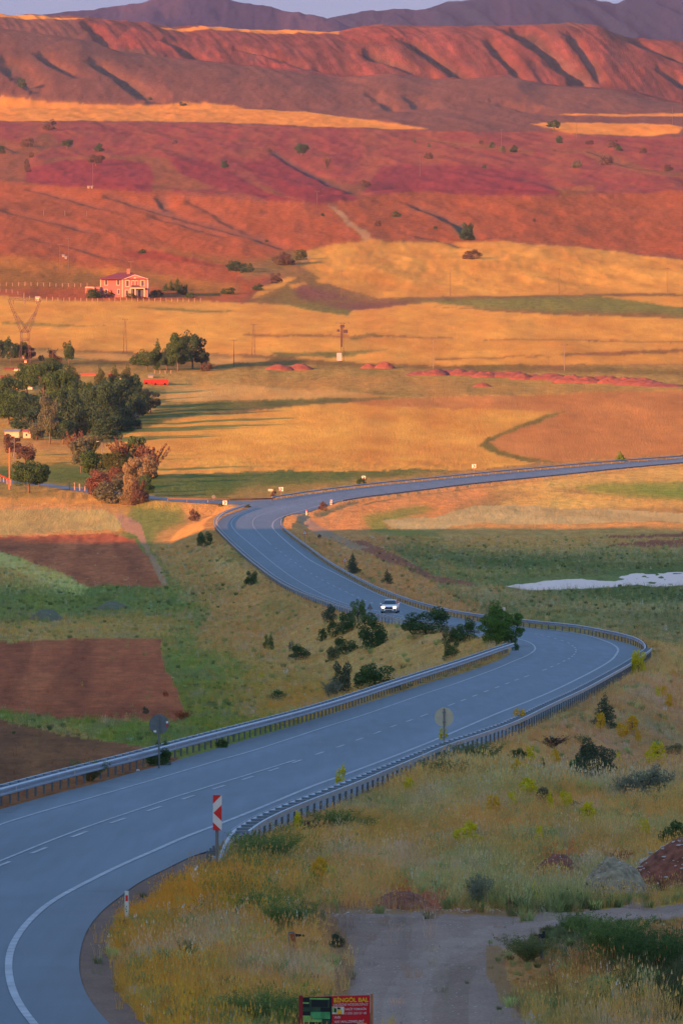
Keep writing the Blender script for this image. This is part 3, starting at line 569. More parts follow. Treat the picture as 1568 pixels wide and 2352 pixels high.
# ------------------------------------------------------------------ the ground, one sheet cut along the field edges
def rows():
    ys = [60.0, 72, 82]; Y = 92.0
    while Y < 4490:
        ys.append(Y)
        p = float(prof(Y)); p2 = float(prof(Y*1.001)); dy = abs((-FX*p2/(Y*1.001))-(-FX*p/Y))/(Y*.001)
        step = 2.9/max(dy, 1e-3); Y += min(max(step, .25), 9)
    Y = 4490.0
    while Y < 5680: ys.append(Y); Y += 6.5
    ys += [5700, 5760, 5850, 6000, 6300, 6700, 7200]
    return np.array(ys)
RY = rows()
uc = np.arange(-.0610, .06101, .000225)
uo = [.065, .072, .08, .09, .105, .125, .15, .19, .24, .32, .45, .65, 1.0, 1.6, 2.6]
U = np.r_[[-v for v in uo[::-1]], uc, uo]
XX = RY[:,None]*U[None,:]; YY = np.broadcast_to(RY[:,None], XX.shape)
ZZ = hmap(XX, YY)
nR, nC = XX.shape
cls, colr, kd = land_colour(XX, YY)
def _blur(a, r):
    k = np.exp(-.5*(np.arange(-3*r, 3*r+1)/r)**2); k /= k.sum()
    a = np.apply_along_axis(lambda v: np.convolve(np.pad(v, 3*r, mode='edge'), k, 'valid'), 0, a)
    return np.apply_along_axis(lambda v: np.convolve(np.pad(v, 3*r, mode='edge'), k, 'valid'), 1, a)
_g = ((kd == 'grass')).reshape(nR, nC).astype(float); _c = colr.reshape(nR, nC, 3)
for y0_, y1_, r_ in ((0, 270, 7), (270, 760, 4), (760, 1500, 3), (1500, 4500, 2)):
    ra, rb = np.searchsorted(RY, y0_), np.searchsorted(RY, y1_); a0, b0 = max(0, ra-24), min(nR, rb+24)
    m_ = _blur(_g[a0:b0], r_)[ra-a0:rb-a0]
    for q in range(3):
        s_ = _blur((_c[...,q]*_g)[a0:b0], r_)[ra-a0:rb-a0]/np.maximum(m_, 1e-3)
        fine = _c[ra:rb,:,q]
        _c[ra:rb,:,q] = np.where(_g[ra:rb] > .5, .72*s_+.28*fine, fine)
ra = np.searchsorted(RY, 1500)
for q in range(3): _c[ra:,:,q] = .35*_c[ra:,:,q]+.65*_blur(_c[max(0,ra-6):,:,q], 1)[ra-max(0,ra-6):]
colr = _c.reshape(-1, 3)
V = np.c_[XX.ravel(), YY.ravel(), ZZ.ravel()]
idx = np.arange(nR*nC).reshape(nR, nC)
F = np.stack([idx[:-1,:-1], idx[:-1,1:], idx[1:,1:], idx[1:,:-1]], -1).reshape(-1, 4)
fc = cls[F[:,0]]
names = sorted(set(l[0] for l in LAND))
keyof = {}
groups = {}
for i in range(-1, len(LAND)):
    nm, kk = ('ground', 'grass') if i < 0 else (LAND[i][0], LAND[i][3])
    groups.setdefault((nm, kk), []).append(i)
SETLAB = {'ground':'open grassy ground between the fields and under the hills','hillside':'dry brown hillside with gullies below the ridge','bare_red_slope':'bare eroded red earth on the ridge',
 'wheat_field':'ripe golden wheat field','red_field':'bare reddish field on the upper slope','grass_verge':'dark grassy strip between the wheat fields','dirt_track':'grey unpaved track','green_field':'green field beside the road',
 'meadow':'rough grass meadow','pale_stubble':'pale dry stubble strip','reed_strip':'dark green reed strip at the edge of the wheat','stubble_field':'orange brown stubble field right of the wheat','slope':'dry grassy embankment slope beside the road',
 'ploughed_field':'brown ploughed field left of the road','footpath':'pale footpath along the ploughed field','wet_meadow':'dull green wet meadow round the pond','soil_bank':'brown soil bank below the bend','verge':'wild grass verge in the foreground',
 'soil_patch':'bare red soil patch beside the track','gravel_shoulder':'grey gravel shoulder of the near bend'}
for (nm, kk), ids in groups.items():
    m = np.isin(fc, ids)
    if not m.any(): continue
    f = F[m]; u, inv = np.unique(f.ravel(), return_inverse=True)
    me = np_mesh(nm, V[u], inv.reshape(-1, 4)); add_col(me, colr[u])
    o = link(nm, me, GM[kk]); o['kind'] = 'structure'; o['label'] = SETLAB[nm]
# ground beside and behind the viewpoint
gx = np.linspace(-5200, 5200, 90); gy = np.r_[np.linspace(-3000, -200, 16), np.linspace(-150, 60, 8)]
GX, GY = np.meshgrid(gx, gy); GZ = prof(GY)+0*GX-.02
ix = np.arange(GX.size).reshape(GX.shape)
me = np_mesh('ground', np.c_[GX.ravel(), GY.ravel(), GZ.ravel()], np.stack([ix[:-1,:-1], ix[:-1,1:], ix[1:,1:], ix[1:,:-1]], -1).reshape(-1, 4))
add_col(me, np.tile([.20,.16,.07], (GX.size, 1))); tag(link('ground', me, GM['grass']), 'grassy ground below the viewpoint', kind='structure')
# wide outer land so that the sheet reaches the horizon
gx = np.linspace(-16000, 16000, 41); gy = np.linspace(7200, 20000, 14)
GX, GY = np.meshgrid(gx, gy); GZ = 60-.008*(GY-7200)+30*fbm(GX/2000, GY/2000, 3, 70)
me = np_mesh('ground', np.c_[GX.ravel(), GY.ravel(), GZ.ravel()], np.stack([(a:=np.arange(GX.size).reshape(GX.shape))[:-1,:-1], a[:-1,1:], a[1:,1:], a[1:,:-1]], -1).reshape(-1, 4))
add_col(me, np.tile([.22,.13,.08], (GX.size, 1))); tag(link('ground', me, GM['rock']), 'land behind the ridge', kind='structure')

# hill to the left of the viewpoint, whose evening shade lies over the near valley
hx = np.linspace(-1050, -95, 110); hy = np.linspace(-1100, 770, 200); HX, HY = np.meshgrid(hx, hy)
edge = 18*fbm(HX/60, 3+0*HX, 3, 81)+6*fbm(HX/14, 5+0*HX, 2, 82)
pl = sstep(-105, -300, HX)*(1-.6*sstep(-560, -1050, HX))*(1-sstep(706+edge, 742+edge, HY))*sstep(-1100, -500, HY)
HZ = -33+(4+566*math.tan(SUN_EL)+26*sstep(560, 250, HY)+6*fbm(HX/70, HY/70, 3, 83))*pl
ix = np.arange(HX.size).reshape(HX.shape)
me = np_mesh('hill', np.c_[HX.ravel(), HY.ravel(), HZ.ravel()], np.stack([ix[:-1,:-1], ix[:-1,1:], ix[1:,1:], ix[1:,:-1]], -1).reshape(-1, 4))
add_col(me, np.tile([.22,.17,.08], (HX.size, 1))); tag(link('hill', me, GM['grass']), 'grassy hill left of the viewpoint', kind='structure')

# ------------------------------------------------------------------ mountains
def mountain(name, sil, Yc, Y0, Y1, col, colb, rough_, label, x0=-150, x1=1720, cliffs=False, zb=90):
    us = np.linspace((x0-784)/FX, (x1-784)/FX, 420); ys = np.linspace(Y0, Y1, 90)
    UU, MY = np.meshgrid(us, ys); MX = UU*MY; x = UU*FX+784
    top = (TY-Prof(sil)(x))/FX*Yc
    t = np.clip((MY-Y0)/(Yc-Y0), 0, 1); dn = np.clip((MY-Yc)/(Y1-Yc), 0, 1)
    r = ridged((MX+.25*(MY-Yc))/rough_[0], MY/rough_[1], 5, 91)-.6
    base = zb+(top-zb)*(t**1.1 if not cliffs else sstep(-.1, 1.05, t))
    h = base+r*rough_[2]*np.sin(np.clip(t, 0, 1)*math.pi)**.6 - (top-zb)*.5*dn
    h += 2.2*fbm(MX/9, MY/60, 3, 95)*(t > .5)
    ix = np.arange(MX.size).reshape(MX.shape)
    me = np_mesh(name, np.c_[MX.ravel(), MY.ravel(), h.ravel()], np.stack([ix[:-1,:-1], ix[:-1,1:], ix[1:,1:], ix[1:,:-1]], -1).reshape(-1, 4))
    n = sstep(-.15, .35, fbm((MX+.3*MY*.3)/70, MY/400, 4, 97))[...,None]
    c = np.array(col)*(1-n)+np.array(colb)*n
    add_col(me, c.reshape(-1, 3)); tag(link(name, me, GM['rock']), label, kind='structure')
mountain('mountain', [(-150,52),(0,42),(60,35),(180,22),(300,8),(370,-5),(460,-9),(560,3),(640,18),(700,29),(760,42),(800,56),(1000,80),(1720,110)], 8300, 7000, 8900, (.03,.03,.09), (.075,.05,.10), (160,900,38), 'bare violet mountain on the left horizon', zb=200)
mountain('mountain', [(-150,90),(600,70),(740,44),(784,35),(839,26),(880,23),(919,17),(950,22),(975,18),(1019,6),(1060,1),(1120,-10),(1300,-14),(1380,-3),(1412,2),(1440,-8),(1568,-12),(1720,-20)], 9300, 8200, 9800, (.008,.02,.075), (.02,.024,.08), (60,1200,45), 'dark rocky mountain with cliffs on the right horizon', cliffs=True, zb=180)

# ------------------------------------------------------------------ haze
hz = MB().box((0, 4000, 285), (40000, 13000, 650)).mesh('haze')
hm = bpy.data.materials.new('haze'); hm.use_nodes = True; hn = hm.node_tree.nodes
hn.remove(hn['Principled BSDF']); pv = hn.new('ShaderNodeVolumePrincipled'); pv.inputs['Density'].default_value = HAZE; pv.inputs['Color'].default_value = (.60,.68,1.0,1); pv.inputs['Anisotropy'].default_value = .0
hm.node_tree.links.new(pv.outputs[0], hn['Material Output'].inputs['Volume'])
tag(link('haze', hz, hm), 'thin evening haze over the valley', kind='stuff')

# ------------------------------------------------------------------ road
M_ASPH = bpy.data.materials.new('asphalt'); M_ASPH.use_nodes = True
_n = M_ASPH.node_tree.nodes; _l = M_ASPH.node_tree.links; _b = _n['Principled BSDF']; _b.inputs['Roughness'].default_value = .62; _b.inputs['Specular IOR Level'].default_value = .35
_a = _n.new('ShaderNodeAttribute'); _a.attribute_name = 'Col'; _t = _n.new('ShaderNodeTexCoord')
_q = _n.new('ShaderNodeTexNoise'); _q.inputs['Scale'].default_value = .35; _q.inputs['Detail'].default_value = 6; _mp = _n.new('ShaderNodeMapping'); _mp.inputs['Scale'].default_value = (7, .22, 1); _l.new(_t.outputs['Object'], _mp.inputs[0]); _l.new(_mp.outputs[0], _q.inputs[0])
_q2 = _n.new('ShaderNodeTexNoise'); _q2.inputs['Scale'].default_value = 25; _q2.inputs['Detail'].default_value = 3; _l.new(_t.outputs['Object'], _q2.inputs[0])
_ad = _n.new('ShaderNodeMath'); _ad.operation = 'ADD'; _l.new(_q.outputs[0], _ad.inputs[0]); _l.new(_q2.outputs[0], _ad.inputs[1])
_r = _n.new('ShaderNodeMapRange'); _r.inputs['From Min'].default_value = .7; _r.inputs['From Max'].default_value = 1.3; _r.inputs['To Min'].default_value = .86; _r.inputs['To Max'].default_value = 1.14; _l.new(_ad.outputs[0], _r.inputs[0])
_x = _n.new('ShaderNodeMix'); _x.data_type = 'RGBA'; _x.blend_type = 'MULTIPLY'; _x.inputs[0].default_value = 1; _l.new(_a.outputs[0], _x.inputs[6]); _l.new(_r.outputs[0], _x.inputs[7]); _l.new(_x.outputs[2], _b.inputs['Base Color'])
_bp = _n.new('ShaderNodeBump'); _bp.inputs['Distance'].default_value = .01; _bp.inputs['Strength'].default_value = .6; _l.new(_q2.outputs[0], _bp.inputs['Height']); _l.new(_bp.outputs[0], _b.inputs['Normal'])

# painted lines, traced (near/right edge, far/left edge, centre)
LN_R = [(200,2450),(120,2400),(76,2352),(45,2312),(30,2282),(19,2237),(22,2187),(42,2147),(75,2107),(125,2067),(200,2027),(280,1987),(350,1957),(425,1923),(488,1900),(569,1868),(642,1838),(716,1807),(789,1781),(862,1754),(935,1726),(990,1704),
        (1033,1686),(1140,1640),(1250,1596),(1342,1552),(1397,1521),(1415,1503),(1419,1491),(1408,1481),(1382,1470),(1345,1459),(1305,1452),(1265,1446),(1205,1438),(1104,1424.5),(1023,1412),(972,1402.5),(913,1382),(870,1366),(825.5,1345),(770,1317),(715,1288.7),
        (679,1262),(650,1237.4),(631,1219),(625,1208),(627,1200),(635,1193),(650,1186),(679,1176.5),(716,1166),(752,1156),(781,1149),(825,1140.5),(899,1131.5),(972,1123),(1033,1115),(1104,1107),(1213,1096),(1323,1085),(1433,1073),(1700,1047)]
LN_L = [(-140,1944),(0,1895),(73,1872),(146.5,1850.5),(220,1830),(293,1809),(366,1788),(439,1766),(513,1744),(574,1727),(606,1717),(679,1693),(752,1669),(825,1646),(899,1620.5),(972,1595),(1033,1575),(1067,1563),(1140,1536),(1177,1520),(1206,1508),(1223,1498),
        (1229,1490),(1224,1481),(1210,1473.6),(1190,1468),(1120,1454),(1033,1437),(935,1417),(899,1410),(850,1400),(807,1390),(770,1378),(734,1362),(679,1331),(642,1305),(606,1276),(569,1244.7),(543,1222.7),(532,1208),(530.7,1200.8),(535,1193),(547,1184),(569,1175),(590,1169.5)]
LN_L2 = [(664,1153),(716,1144),(752,1137),(825,1127),(899,1118),(1033,1104),(1213,1087),(1433,1067),(1700,1044)]
LN_C1 = [(-140,2028),(0,1979),(73,1949),(146.5,1920),(220,1893),(293,1868.5),(366,1843.5),(439,1820),(513,1797.5),(574,1779),(606,1769),(679,1746.5)]
LN_C2 = [(623,1251),(606,1236),(587.5,1217),(580,1206),(580,1198),(586,1189),(600,1182),(622,1175),(664,1164),(720,1154),(780,1144),(860,1133),(960,1121),(1100,1105),(1300,1085),(1700,1048)]
Z4 = lambda z: [(.3662*a, 1550.2+.3662*b) for a, b in z]
Z5 = lambda z: [(459.3+.3662*a, 1550.2+.3662*b) for a, b in z]
Z6 = lambda z: [(993.9+.3662*a, 1550.2+.3662*b) for a, b in z]
Z3 = lambda z: [(993.9+.3662*a, 1090.9+.3662*b) for a, b in z]
Z2 = lambda z: [(459.3+.3662*a, 1090.9+.3662*b) for a, b in z]
DASH = Z4([(15,1193),(245,1104),(497,1003),(740,917),(968,842),(1180,771),(1371,708)])+Z5([(298,650),(462,596),(608,545),(748,494),(880,449),(1000,405),(1112,363),(1212,323),(1311,289),(1405,255)])+\
       Z6([(115,188),(190,160),(262,132),(333,104),(402,79),(465,55),(525,32),(587,10)])+Z3([(700,1223),(745,1204),(787,1186),(822,1169),(852,1154),(873,1139),(886,1126),(895,1111),(896,1098),(890,1085),(875,1073),(850,1055),(810,1040),(767,1028),(725,1015),(683,1005),(645,998)])
DASH2 = Z2([(1400,900),(1330,880),(1260,862),(1190,845),(1130,825),(1075,803),(1035,788),(993,770),(955,753),(917,735),(878,716),(840,698),(803,679),(768,660),(732,638),(697,619),(663,597),(629,574),(599,552),(568,529),(537,507),(507,484),(477,461)])
def ribbon(W, w, zoff=.012):
    T = np.gradient(W, axis=0); T /= np.linalg.norm(T, axis=1)[:,None]+1e-9; N = np.c_[-T[:,1], T[:,0]]
    A = W+N*w/2; B = W-N*w/2; n = len(W)
    v = np.concatenate([np.c_[A, prof(A[:,1])+zoff], np.c_[B, prof(B[:,1])+zoff]])
    return v, np.array([(i, i+1, n+i+1, n+i) for i in range(n-1)])
WR = smooth(resample(on_road(LN_R), 1.5), 8); WL = smooth(resample(on_road(LN_L), 1.5), 8); WL2 = smooth(resample(on_road(LN_L2), 2.5), 8)
WC = smooth(resample(on_road(LN_C1+DASH[8:]+DASH2+LN_C2), 1.5), 10)
# surface: outline plus inner points, triangulated
ring = np.concatenate([smooth(resample(np.concatenate([Wn]), 2.0), 1), Wf[:-1], Wst, Wsb[:-1], smooth(resample(Wl, 2.0), 1)])
pts = [Vector(p) for p in ring]; nb = len(pts)
gx, gy = np.meshgrid(np.arange(-75, 95, .75), np.concatenate([np.arange(90, 600, 3.0), np.arange(600, 1600, 9.0)]))
gx = (gx+rng.uniform(-.2, .2, gx.shape)).ravel(); gy = gy.ravel()
gd = road_d(gx, gy); ok = gd < -.8; pts += [Vector((a, b)) for a, b in zip(gx[ok], gy[ok])]
vv, ee, ff, _, _, _ = delaunay_2d_cdt(pts, [], [list(range(nb))], 1, 1e-4)
rv = np.array([(v.x, v.y, 0) for v in vv]); rv[:,2] = prof(rv[:,1])
me = bpy.data.meshes.new('road'); me.from_pydata(rv.tolist(), [], [f for f in ff if len(f) == 3]); me.update()
dl = dist_poly(WR[::2], rv[:,0], rv[:,1], False); dL = np.minimum(dist_poly(WL[::2], rv[:,0], rv[:,1], False), dist_poly(WL2[::2], rv[:,0], rv[:,1], False)); dc = dist_poly(WC[::2], rv[:,0], rv[:,1], False)
de = -road_d(rv[:,0], rv[:,1])
wheel = np.exp(-((dc-1.1)/.45)**2)+np.exp(-((dc-2.6)/.5)**2)
tone = fbm(dc*1.3, rv[:,1]/60, 3, 33)+.6*fbm(rv[:,0]/5, rv[:,1]/40, 3, 34)
base = np.array([[.084,.119,.156]])*(1+.17*wheel[:,None]+.24*tone[:,None])
sh = sstep(1.0, .2, np.minimum(dl, 9))*0
between = (dl+dL) < np.interp(rv[:,1], [100,1600], [14,16])
edge_ = (sstep(2.0, .3, de))[:,None]
base = base*(1-.16*edge_)*np.array([[1,1,1]])+edge_*np.array([[.012,.004,-.004]])
add_col(me, base); me.polygons.foreach_set('use_smooth', [True]*len(me.polygons))
tag(link('road', me, M_ASPH), 'blue grey two lane asphalt road winding through the valley', kind='structure')
M_PAINT = mat('road_paint', (.36,.37,.40), .7, var=.25, scale=1.5)
vs_, fs_, k = [], [], 0
def put(W, w):
    global k
    v, f = ribbon(W, w); vs_.append(v); fs_.append(f+k); k += len(v)
put(WR, .17); put(WL, .12); put(WL2, .10)
put(smooth(resample(on_road(LN_C1), 1.5), 6), .12); put(smooth(resample(on_road(LN_C2), 1.5), 6), .10)
for D, ln in ((DASH, .40), (DASH2, .42)):
    W = np.array([road_pt(x, y) for x, y in D])
    for i in range(len(W)):
        a = W[i-1] if i else 2*W[0]-W[1]; b = W[i+1] if i < len(W)-1 else 2*W[-1]-W[-2]
        t = (b-a)/2; L_ = np.linalg.norm(t); t /= L_+1e-9; s = min(L_*ln, 5)
        put(np.array([W[i]-t*s/2, W[i], W[i]+t*s/2]), .13)
me = np_mesh('road_markings', np.concatenate(vs_), np.concatenate(fs_), False)
tag(link('road_markings', me, M_PAINT), 'white painted edge and centre lines on the road', kind='structure')

# ------------------------------------------------------------------ pond
px, py = POND.min(0), POND.max(0); W_ = 40; xs = np.linspace(px[0]-4, py[0]+4, 60); ys = np.linspace(px[1]-8, py[1]+8, 60); PX, PY = np.meshgrid(xs, ys)
ix = np.arange(PX.size).reshape(PX.shape); f = np.stack([ix[:-1,:-1], ix[:-1,1:], ix[1:,1:], ix[1:,:-1]], -1).reshape(-1, 4)
cm = pond_in(PX, PY).ravel(); f = f[(cm[f] > 0.02).any(1)]; u, inv = np.unique(f.ravel(), return_inverse=True)
me = np_mesh('water', np.c_[PX.ravel(), PY.ravel(), np.full(PX.size, POND_Z)][u], inv.reshape(-1, 4))
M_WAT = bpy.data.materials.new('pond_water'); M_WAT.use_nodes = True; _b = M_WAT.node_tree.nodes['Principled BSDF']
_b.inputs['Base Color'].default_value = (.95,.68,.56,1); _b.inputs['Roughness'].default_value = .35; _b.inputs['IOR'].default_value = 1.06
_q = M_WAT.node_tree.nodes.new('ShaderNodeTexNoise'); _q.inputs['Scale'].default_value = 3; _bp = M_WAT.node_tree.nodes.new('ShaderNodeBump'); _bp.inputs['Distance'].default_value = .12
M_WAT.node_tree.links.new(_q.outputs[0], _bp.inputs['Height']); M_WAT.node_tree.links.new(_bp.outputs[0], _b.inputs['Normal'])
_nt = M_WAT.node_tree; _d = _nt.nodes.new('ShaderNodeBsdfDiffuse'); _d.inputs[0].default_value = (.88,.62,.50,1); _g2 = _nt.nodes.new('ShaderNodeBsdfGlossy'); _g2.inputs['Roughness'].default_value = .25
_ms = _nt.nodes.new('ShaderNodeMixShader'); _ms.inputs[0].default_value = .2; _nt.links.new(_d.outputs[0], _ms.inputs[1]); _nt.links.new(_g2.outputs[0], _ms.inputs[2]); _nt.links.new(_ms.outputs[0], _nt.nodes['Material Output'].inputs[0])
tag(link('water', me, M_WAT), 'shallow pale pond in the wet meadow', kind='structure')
# ------------------------------------------------------------------ crash barriers
M_STEEL = mat('galvanised_steel', (.27,.33,.39), .42, .35, .12, .8, spec=.5)
M_STEELD = mat('weathered_steel', (.13,.145,.155), .6, .3, .2, 2)
M_ARM = mat('dull_steel', (.17,.21,.25), .5, .3, .1, 2)
M_RED = mat('red_reflector', (.62,.02,.02), .35, 0, 0)
M_WHR = mat('pale_reflector', (.75,.60,.50), .4, 0, 0)
def norms(W):
    T = np.gradient(W, axis=0); T /= np.linalg.norm(T, axis=1)[:,None]+1e-9; return np.c_[-T[:,1], T[:,0]]
def P3(W, z=0.0): return np.c_[W, prof(W[:,1])+z]
WB = [(.0,.44),(.045,.47),(.045,.52),(-.035,.56),(-.035,.60),(.045,.64),(.045,.70),(.0,.745),(-.02,.745),(-.02,.71),(-.075,.66),(-.075,.58),(-.01,.55),(-.01,.44)]
def barrier(name, label, W, side, double=True, step=2.0, refl=None, refstep=12.0, stuff=False, rmat=None, bm_=None):
    W = smooth(resample(W, step), 4); N = norms(W)*side          # N points to the road
    root = empty(name, tuple(P3(W[:1])[0])); o3 = np.array(root.location)
    tag(root, label, 'crash barrier', 'steel crash barriers along the road')
    P = P3(W)-o3
    MB().sweep([(a+.05, z) for a, z in WB], P, N).build('rail_beam', bm_ or M_STEEL, root)
    if double:
        MB().sweep([(-.52,.56),(-.44,.56),(-.44,.72),(-.52,.72)], P, N).build('back_beam', M_STEEL, root)
        arm = MB().box((-.23, 0, .69), (.46, .09, .07)).mesh('spacer_arm')
        post = MB().box((-.42, 0, .25), (.07, .12, .80)).box((-.30,0,.55),(.26,.07,.05)).mesh('post')
    else:
        arm = None; post = MB().box((-.10, 0, .25), (.08, .12, .80)).box((-.03,0,.58),(.10,.10,.12)).mesh('post')
    for m_ in (arm, post):
        if m_: m_.materials.append(M_ARM if m_ is arm else M_STEELD)
    if stuff:
        mb = MB()
        for p, n in zip(P, N):
            mb.box((p[0]-n[0]*.1, p[1]-n[1]*.1, p[2]+.28), (.09,.13,.8), math.atan2(n[1], n[0]))
        o = mb.build('posts', M_STEELD, root); o['kind'] = 'stuff'
    else:
        for i in range(0, len(P)):
            rz = math.atan2(N[i][1], N[i][0])
            o = link('post', post, None, root, tuple(P[i])); o.rotation_euler.z = rz
            if arm: o = link('spacer_arm', arm, None, root, tuple(P[i])); o.rotation_euler.z = rz
    if refl:
        rm = MB().box((.115, 0, .60), (.02, .10 if refl == 1 else .16, .12 if refl == 1 else .17)).mesh('reflector'); rm.materials.append(rmat)
        k = max(1, int(refstep/step))
        for i in range(k, len(P)-1, k):
            o = link('reflector', rm, None, root, tuple(P[i])); o.rotation_euler.z = math.atan2(N[i][1], N[i][0])
    return root, W, N
# outer barrier, three runs
cut = int(np.argmin(np.abs(RO[:,1]-float(on_top([(1484,1487),(1480,1486)])[0,1]))))
b_near, _, _ = barrier('crash_barrier', 'double steel crash barrier on the near side of the lower road with ladder like arms', RO[:cut+1], 1)
b_mid, _, _ = barrier('crash_barrier', 'steel crash barrier with red reflectors round the outside of the bend', RO[cut:], 1, False, 4.0, 2, 12.0, rmat=M_RED)
b_left, _, _ = barrier('crash_barrier', 'double steel crash barrier on the far side of the lower road beside ploughed fields', RL, 1, True, 2.05, 1, 16.0, rmat=M_WHR)
barrier('crash_barrier', 'steel crash barrier along the left side of the middle road above the dry embankment', RM, 1, True, 4.0)
barrier('crash_barrier', 'long steel crash barrier on the field side of the far road', RF, -1, False, 5.0, stuff=True)
barrier('crash_barrier', 'low dark steel crash barrier on the near side of the far road', RF2, 1, False, 5.0, stuff=True, bm_=M_STEELD)
barrier('crash_barrier', 'rusty steel crash barrier along the side road at the junction', RS, -1, False, 5.0, stuff=True, bm_=mat('rusty_rail',(.13,.085,.065),.7,.2,.2,1))
# turned down end of the near barrier
e0 = np.array(top_pt(534,1906)); e1 = np.array(road_pt(494,1999))
pth = np.array([e0*(1-t)+e1*t for t in np.linspace(0, 1, 12)]); dz = np.array([0,0,-.02,-.05,-.09,-.14,-.2,-.27,-.35,-.43,-.5,-.55])
pp = np.c_[pth, prof(pth[:,1])+dz]; o3 = np.array(b_near.location)
MB().sweep([(a*1.1+.05, z) for a, z in WB], pp-o3, -norms(pth)*-1).build('end_beam', M_STEEL, b_near)
pm = [m for m in bpy.data.meshes if m.name.startswith('post')][0]
for t in (.12,.28,.45,.62):
    q = e0*(1-t)+e1*t; o = link('post', pm, None, b_near, (q[0]-o3[0], q[1]-o3[1], float(prof(q[1]))-.25-o3[2]))
qe = np.array([*e1, float(prof(e1[1]))])-o3
MB().tube((qe[0], qe[1], qe[2]-.1), (qe[0], qe[1], qe[2]+.34), .10, .095, 14).box((qe[0]-.03, qe[1]+.08, qe[2]+.32), (.12,.16,.14)).build('end_shoe', M_STEEL, b_near)

# ------------------------------------------------------------------ signs
S_RED = mat('sign_red', (.72,.03,.02), .45, 0, .04, 6); S_WHITE = mat('sign_white', (.78,.67,.57), .45, 0, .05, 6); S_BLACK = mat('sign_black', (.02,.02,.02), .5, 0, 0)
S_BACK = mat('sign_back_beige', (.52,.44,.30), .6, 0, .1, 4); S_GREY = mat('sign_back_grey', (.16,.165,.155), .6, .2, .15, 4); S_POST = mat('sign_post_grey', (.22,.21,.19), .5, .4, .1, 5)
def gpos(px, py):
    x, y = road_pt(px, py); return Vector((x, y, float(prof(y)))), FX/y
# striped arrow panel
p, s = gpos(497, 2004); t = empty('direction_sign', p); tag(t, 'tall red and white panel with left pointing chevron at the near barrier end', 'road sign')
zt = (2004-1826.2)/s; zb = (2004-1907.4)/s; w = 20.3/s; x0 = (499.1-497)/s-w/2; hh = zt-zb
MB().tube((0,0,-.2),(0,0,zb+.2),.032,n=10).tube((.045,.0,-.2),(.045,0,zb+.1),.02,n=8).build('post', S_POST, t)
MB().box((x0+w/2, -.05, zb+hh/2), (w, .02, hh)).build('panel', S_WHITE, t)
def rp(pts): return [(x0+a*w, zb+(1-b)*hh) for a, b in pts]
for poly in ([(0,0),(.97,0),(0,.25)], [(.05,.505),(1,.28),(1,.74)], [(0,.77),(.95,1),(0,1)]):
    MB().prism(rp(poly), -.066, -.061).build('red_stripe', S_RED, t)
# delineator
p, s = gpos(291, 2112); t = empty('delineator_post', p); tag(t, 'white roadside marker post with a red reflector in golden grass', 'marker post')
MB().box((0,0,.30), (.10,.035,.82)).build('post', mat('white_plastic', (.62,.62,.52), .5, 0, .12, 9), t); MB().box((0,-.02,.53), (.062,.008,.15)).build('reflector', S_RED, t)
MB().box((-.01,-.019,.25),(.02,.003,.03)).box((.0,-.019,.2),(.03,.003,.025)).box((-.005,-.019,.32),(.015,.003,.03)).build('smudge', S_BLACK, t)
# discs
def disc(px, py, basey, r, label, m, stickers=False, back=True):
    p, s = gpos(px, basey); t = empty('round_sign', p); tag(t, label, 'road sign', 'round signs seen from behind'); zc = (basey-py)/s; R = r/s
    MB().tube((0,.03,zc),(0,.05,zc),R,n=40).build('disc', m, t)
    MB().tube((0,0,-1.6),(0,0,zc+R*.93),.038,n=10).build('post', S_POST if not stickers else m, t)
    MB().box((0,.02,zc+R*.5),(.14,.03,.05)).build('clamp', S_POST, t); MB().box((0,.02,zc-R*.5),(.14,.03,.05)).build('clamp', S_POST, t)
    if stickers:
        MB().box((R*.82,.02,zc+R*.2),(.085,.01,.085)).build('sticker', mat('sticker_white',(.85,.78,.70),.5,0,0), t); MB().box((R*.82,.02,zc-R*.12),(.085,.01,.085)).build('sticker', S_RED, t)
        MB().box((-R*.4,.02,zc-R*.72),(.11,.01,.08)).build('sticker', mat('sticker_white',(.85,.78,.70),.5,0,0), t)
    return t
disc(1019.6, 1648, 1742, 22.3, 'round beige sign seen from behind on a post rising from the near barrier', S_BACK)
disc(365, 1664, 1765, 22.8, 'round grey sign seen from behind with white and red stickers behind the far barrier', S_GREY, True)
disc(490.4, 1141, 1153, 4.2, 'small round grey sign seen from behind beside the side road', S_GREY)
def tri(px, y0, y1, basey, w, label, face, sym):
    p, s = gpos(px, basey); t = empty('warning_sign', p); tag(t, label, 'road sign', 'triangular warning signs'); zb = (basey-y1)/s; zt = (basey-y0)/s; W = w/s/2
    MB().tube((0,.02,-1.6),(0,.02,zb+.3),.035,n=8).build('post', S_POST, t)
    if face:
        MB().prism([(-W,zb),(W,zb),(0,zt)], 0, .015).build('panel', S_RED, t)
        k = .70; c = zb+(zt-zb)/3; MB().prism([(-W*k,c+(zb-c)*k),(W*k,c+(zb-c)*k),(0,c+(zt-c)*k)], -.006, -.001).build('white_face', S_WHITE, t)
        m = MB()
        for q in sym: m.prism([(a*W, zb+b*(zt-zb)) for a, b in q], -.012, -.007)
        m.build('symbol', S_BLACK, t)
    else: MB().prism([(-W,zb),(W,zb),(0,zt)], 0, .015).build('panel', S_GREY, t)
tri(699.6, 1215.8, 1227.2, 1256, 12.6, 'red and white triangle sign with a side road symbol above the barrier, the farther one', True, [[(-.06,.15),(.06,.15),(.06,.55),(-.06,.55)],[(-.24,.3),(-.06,.36),(-.06,.44),(-.24,.38)]])
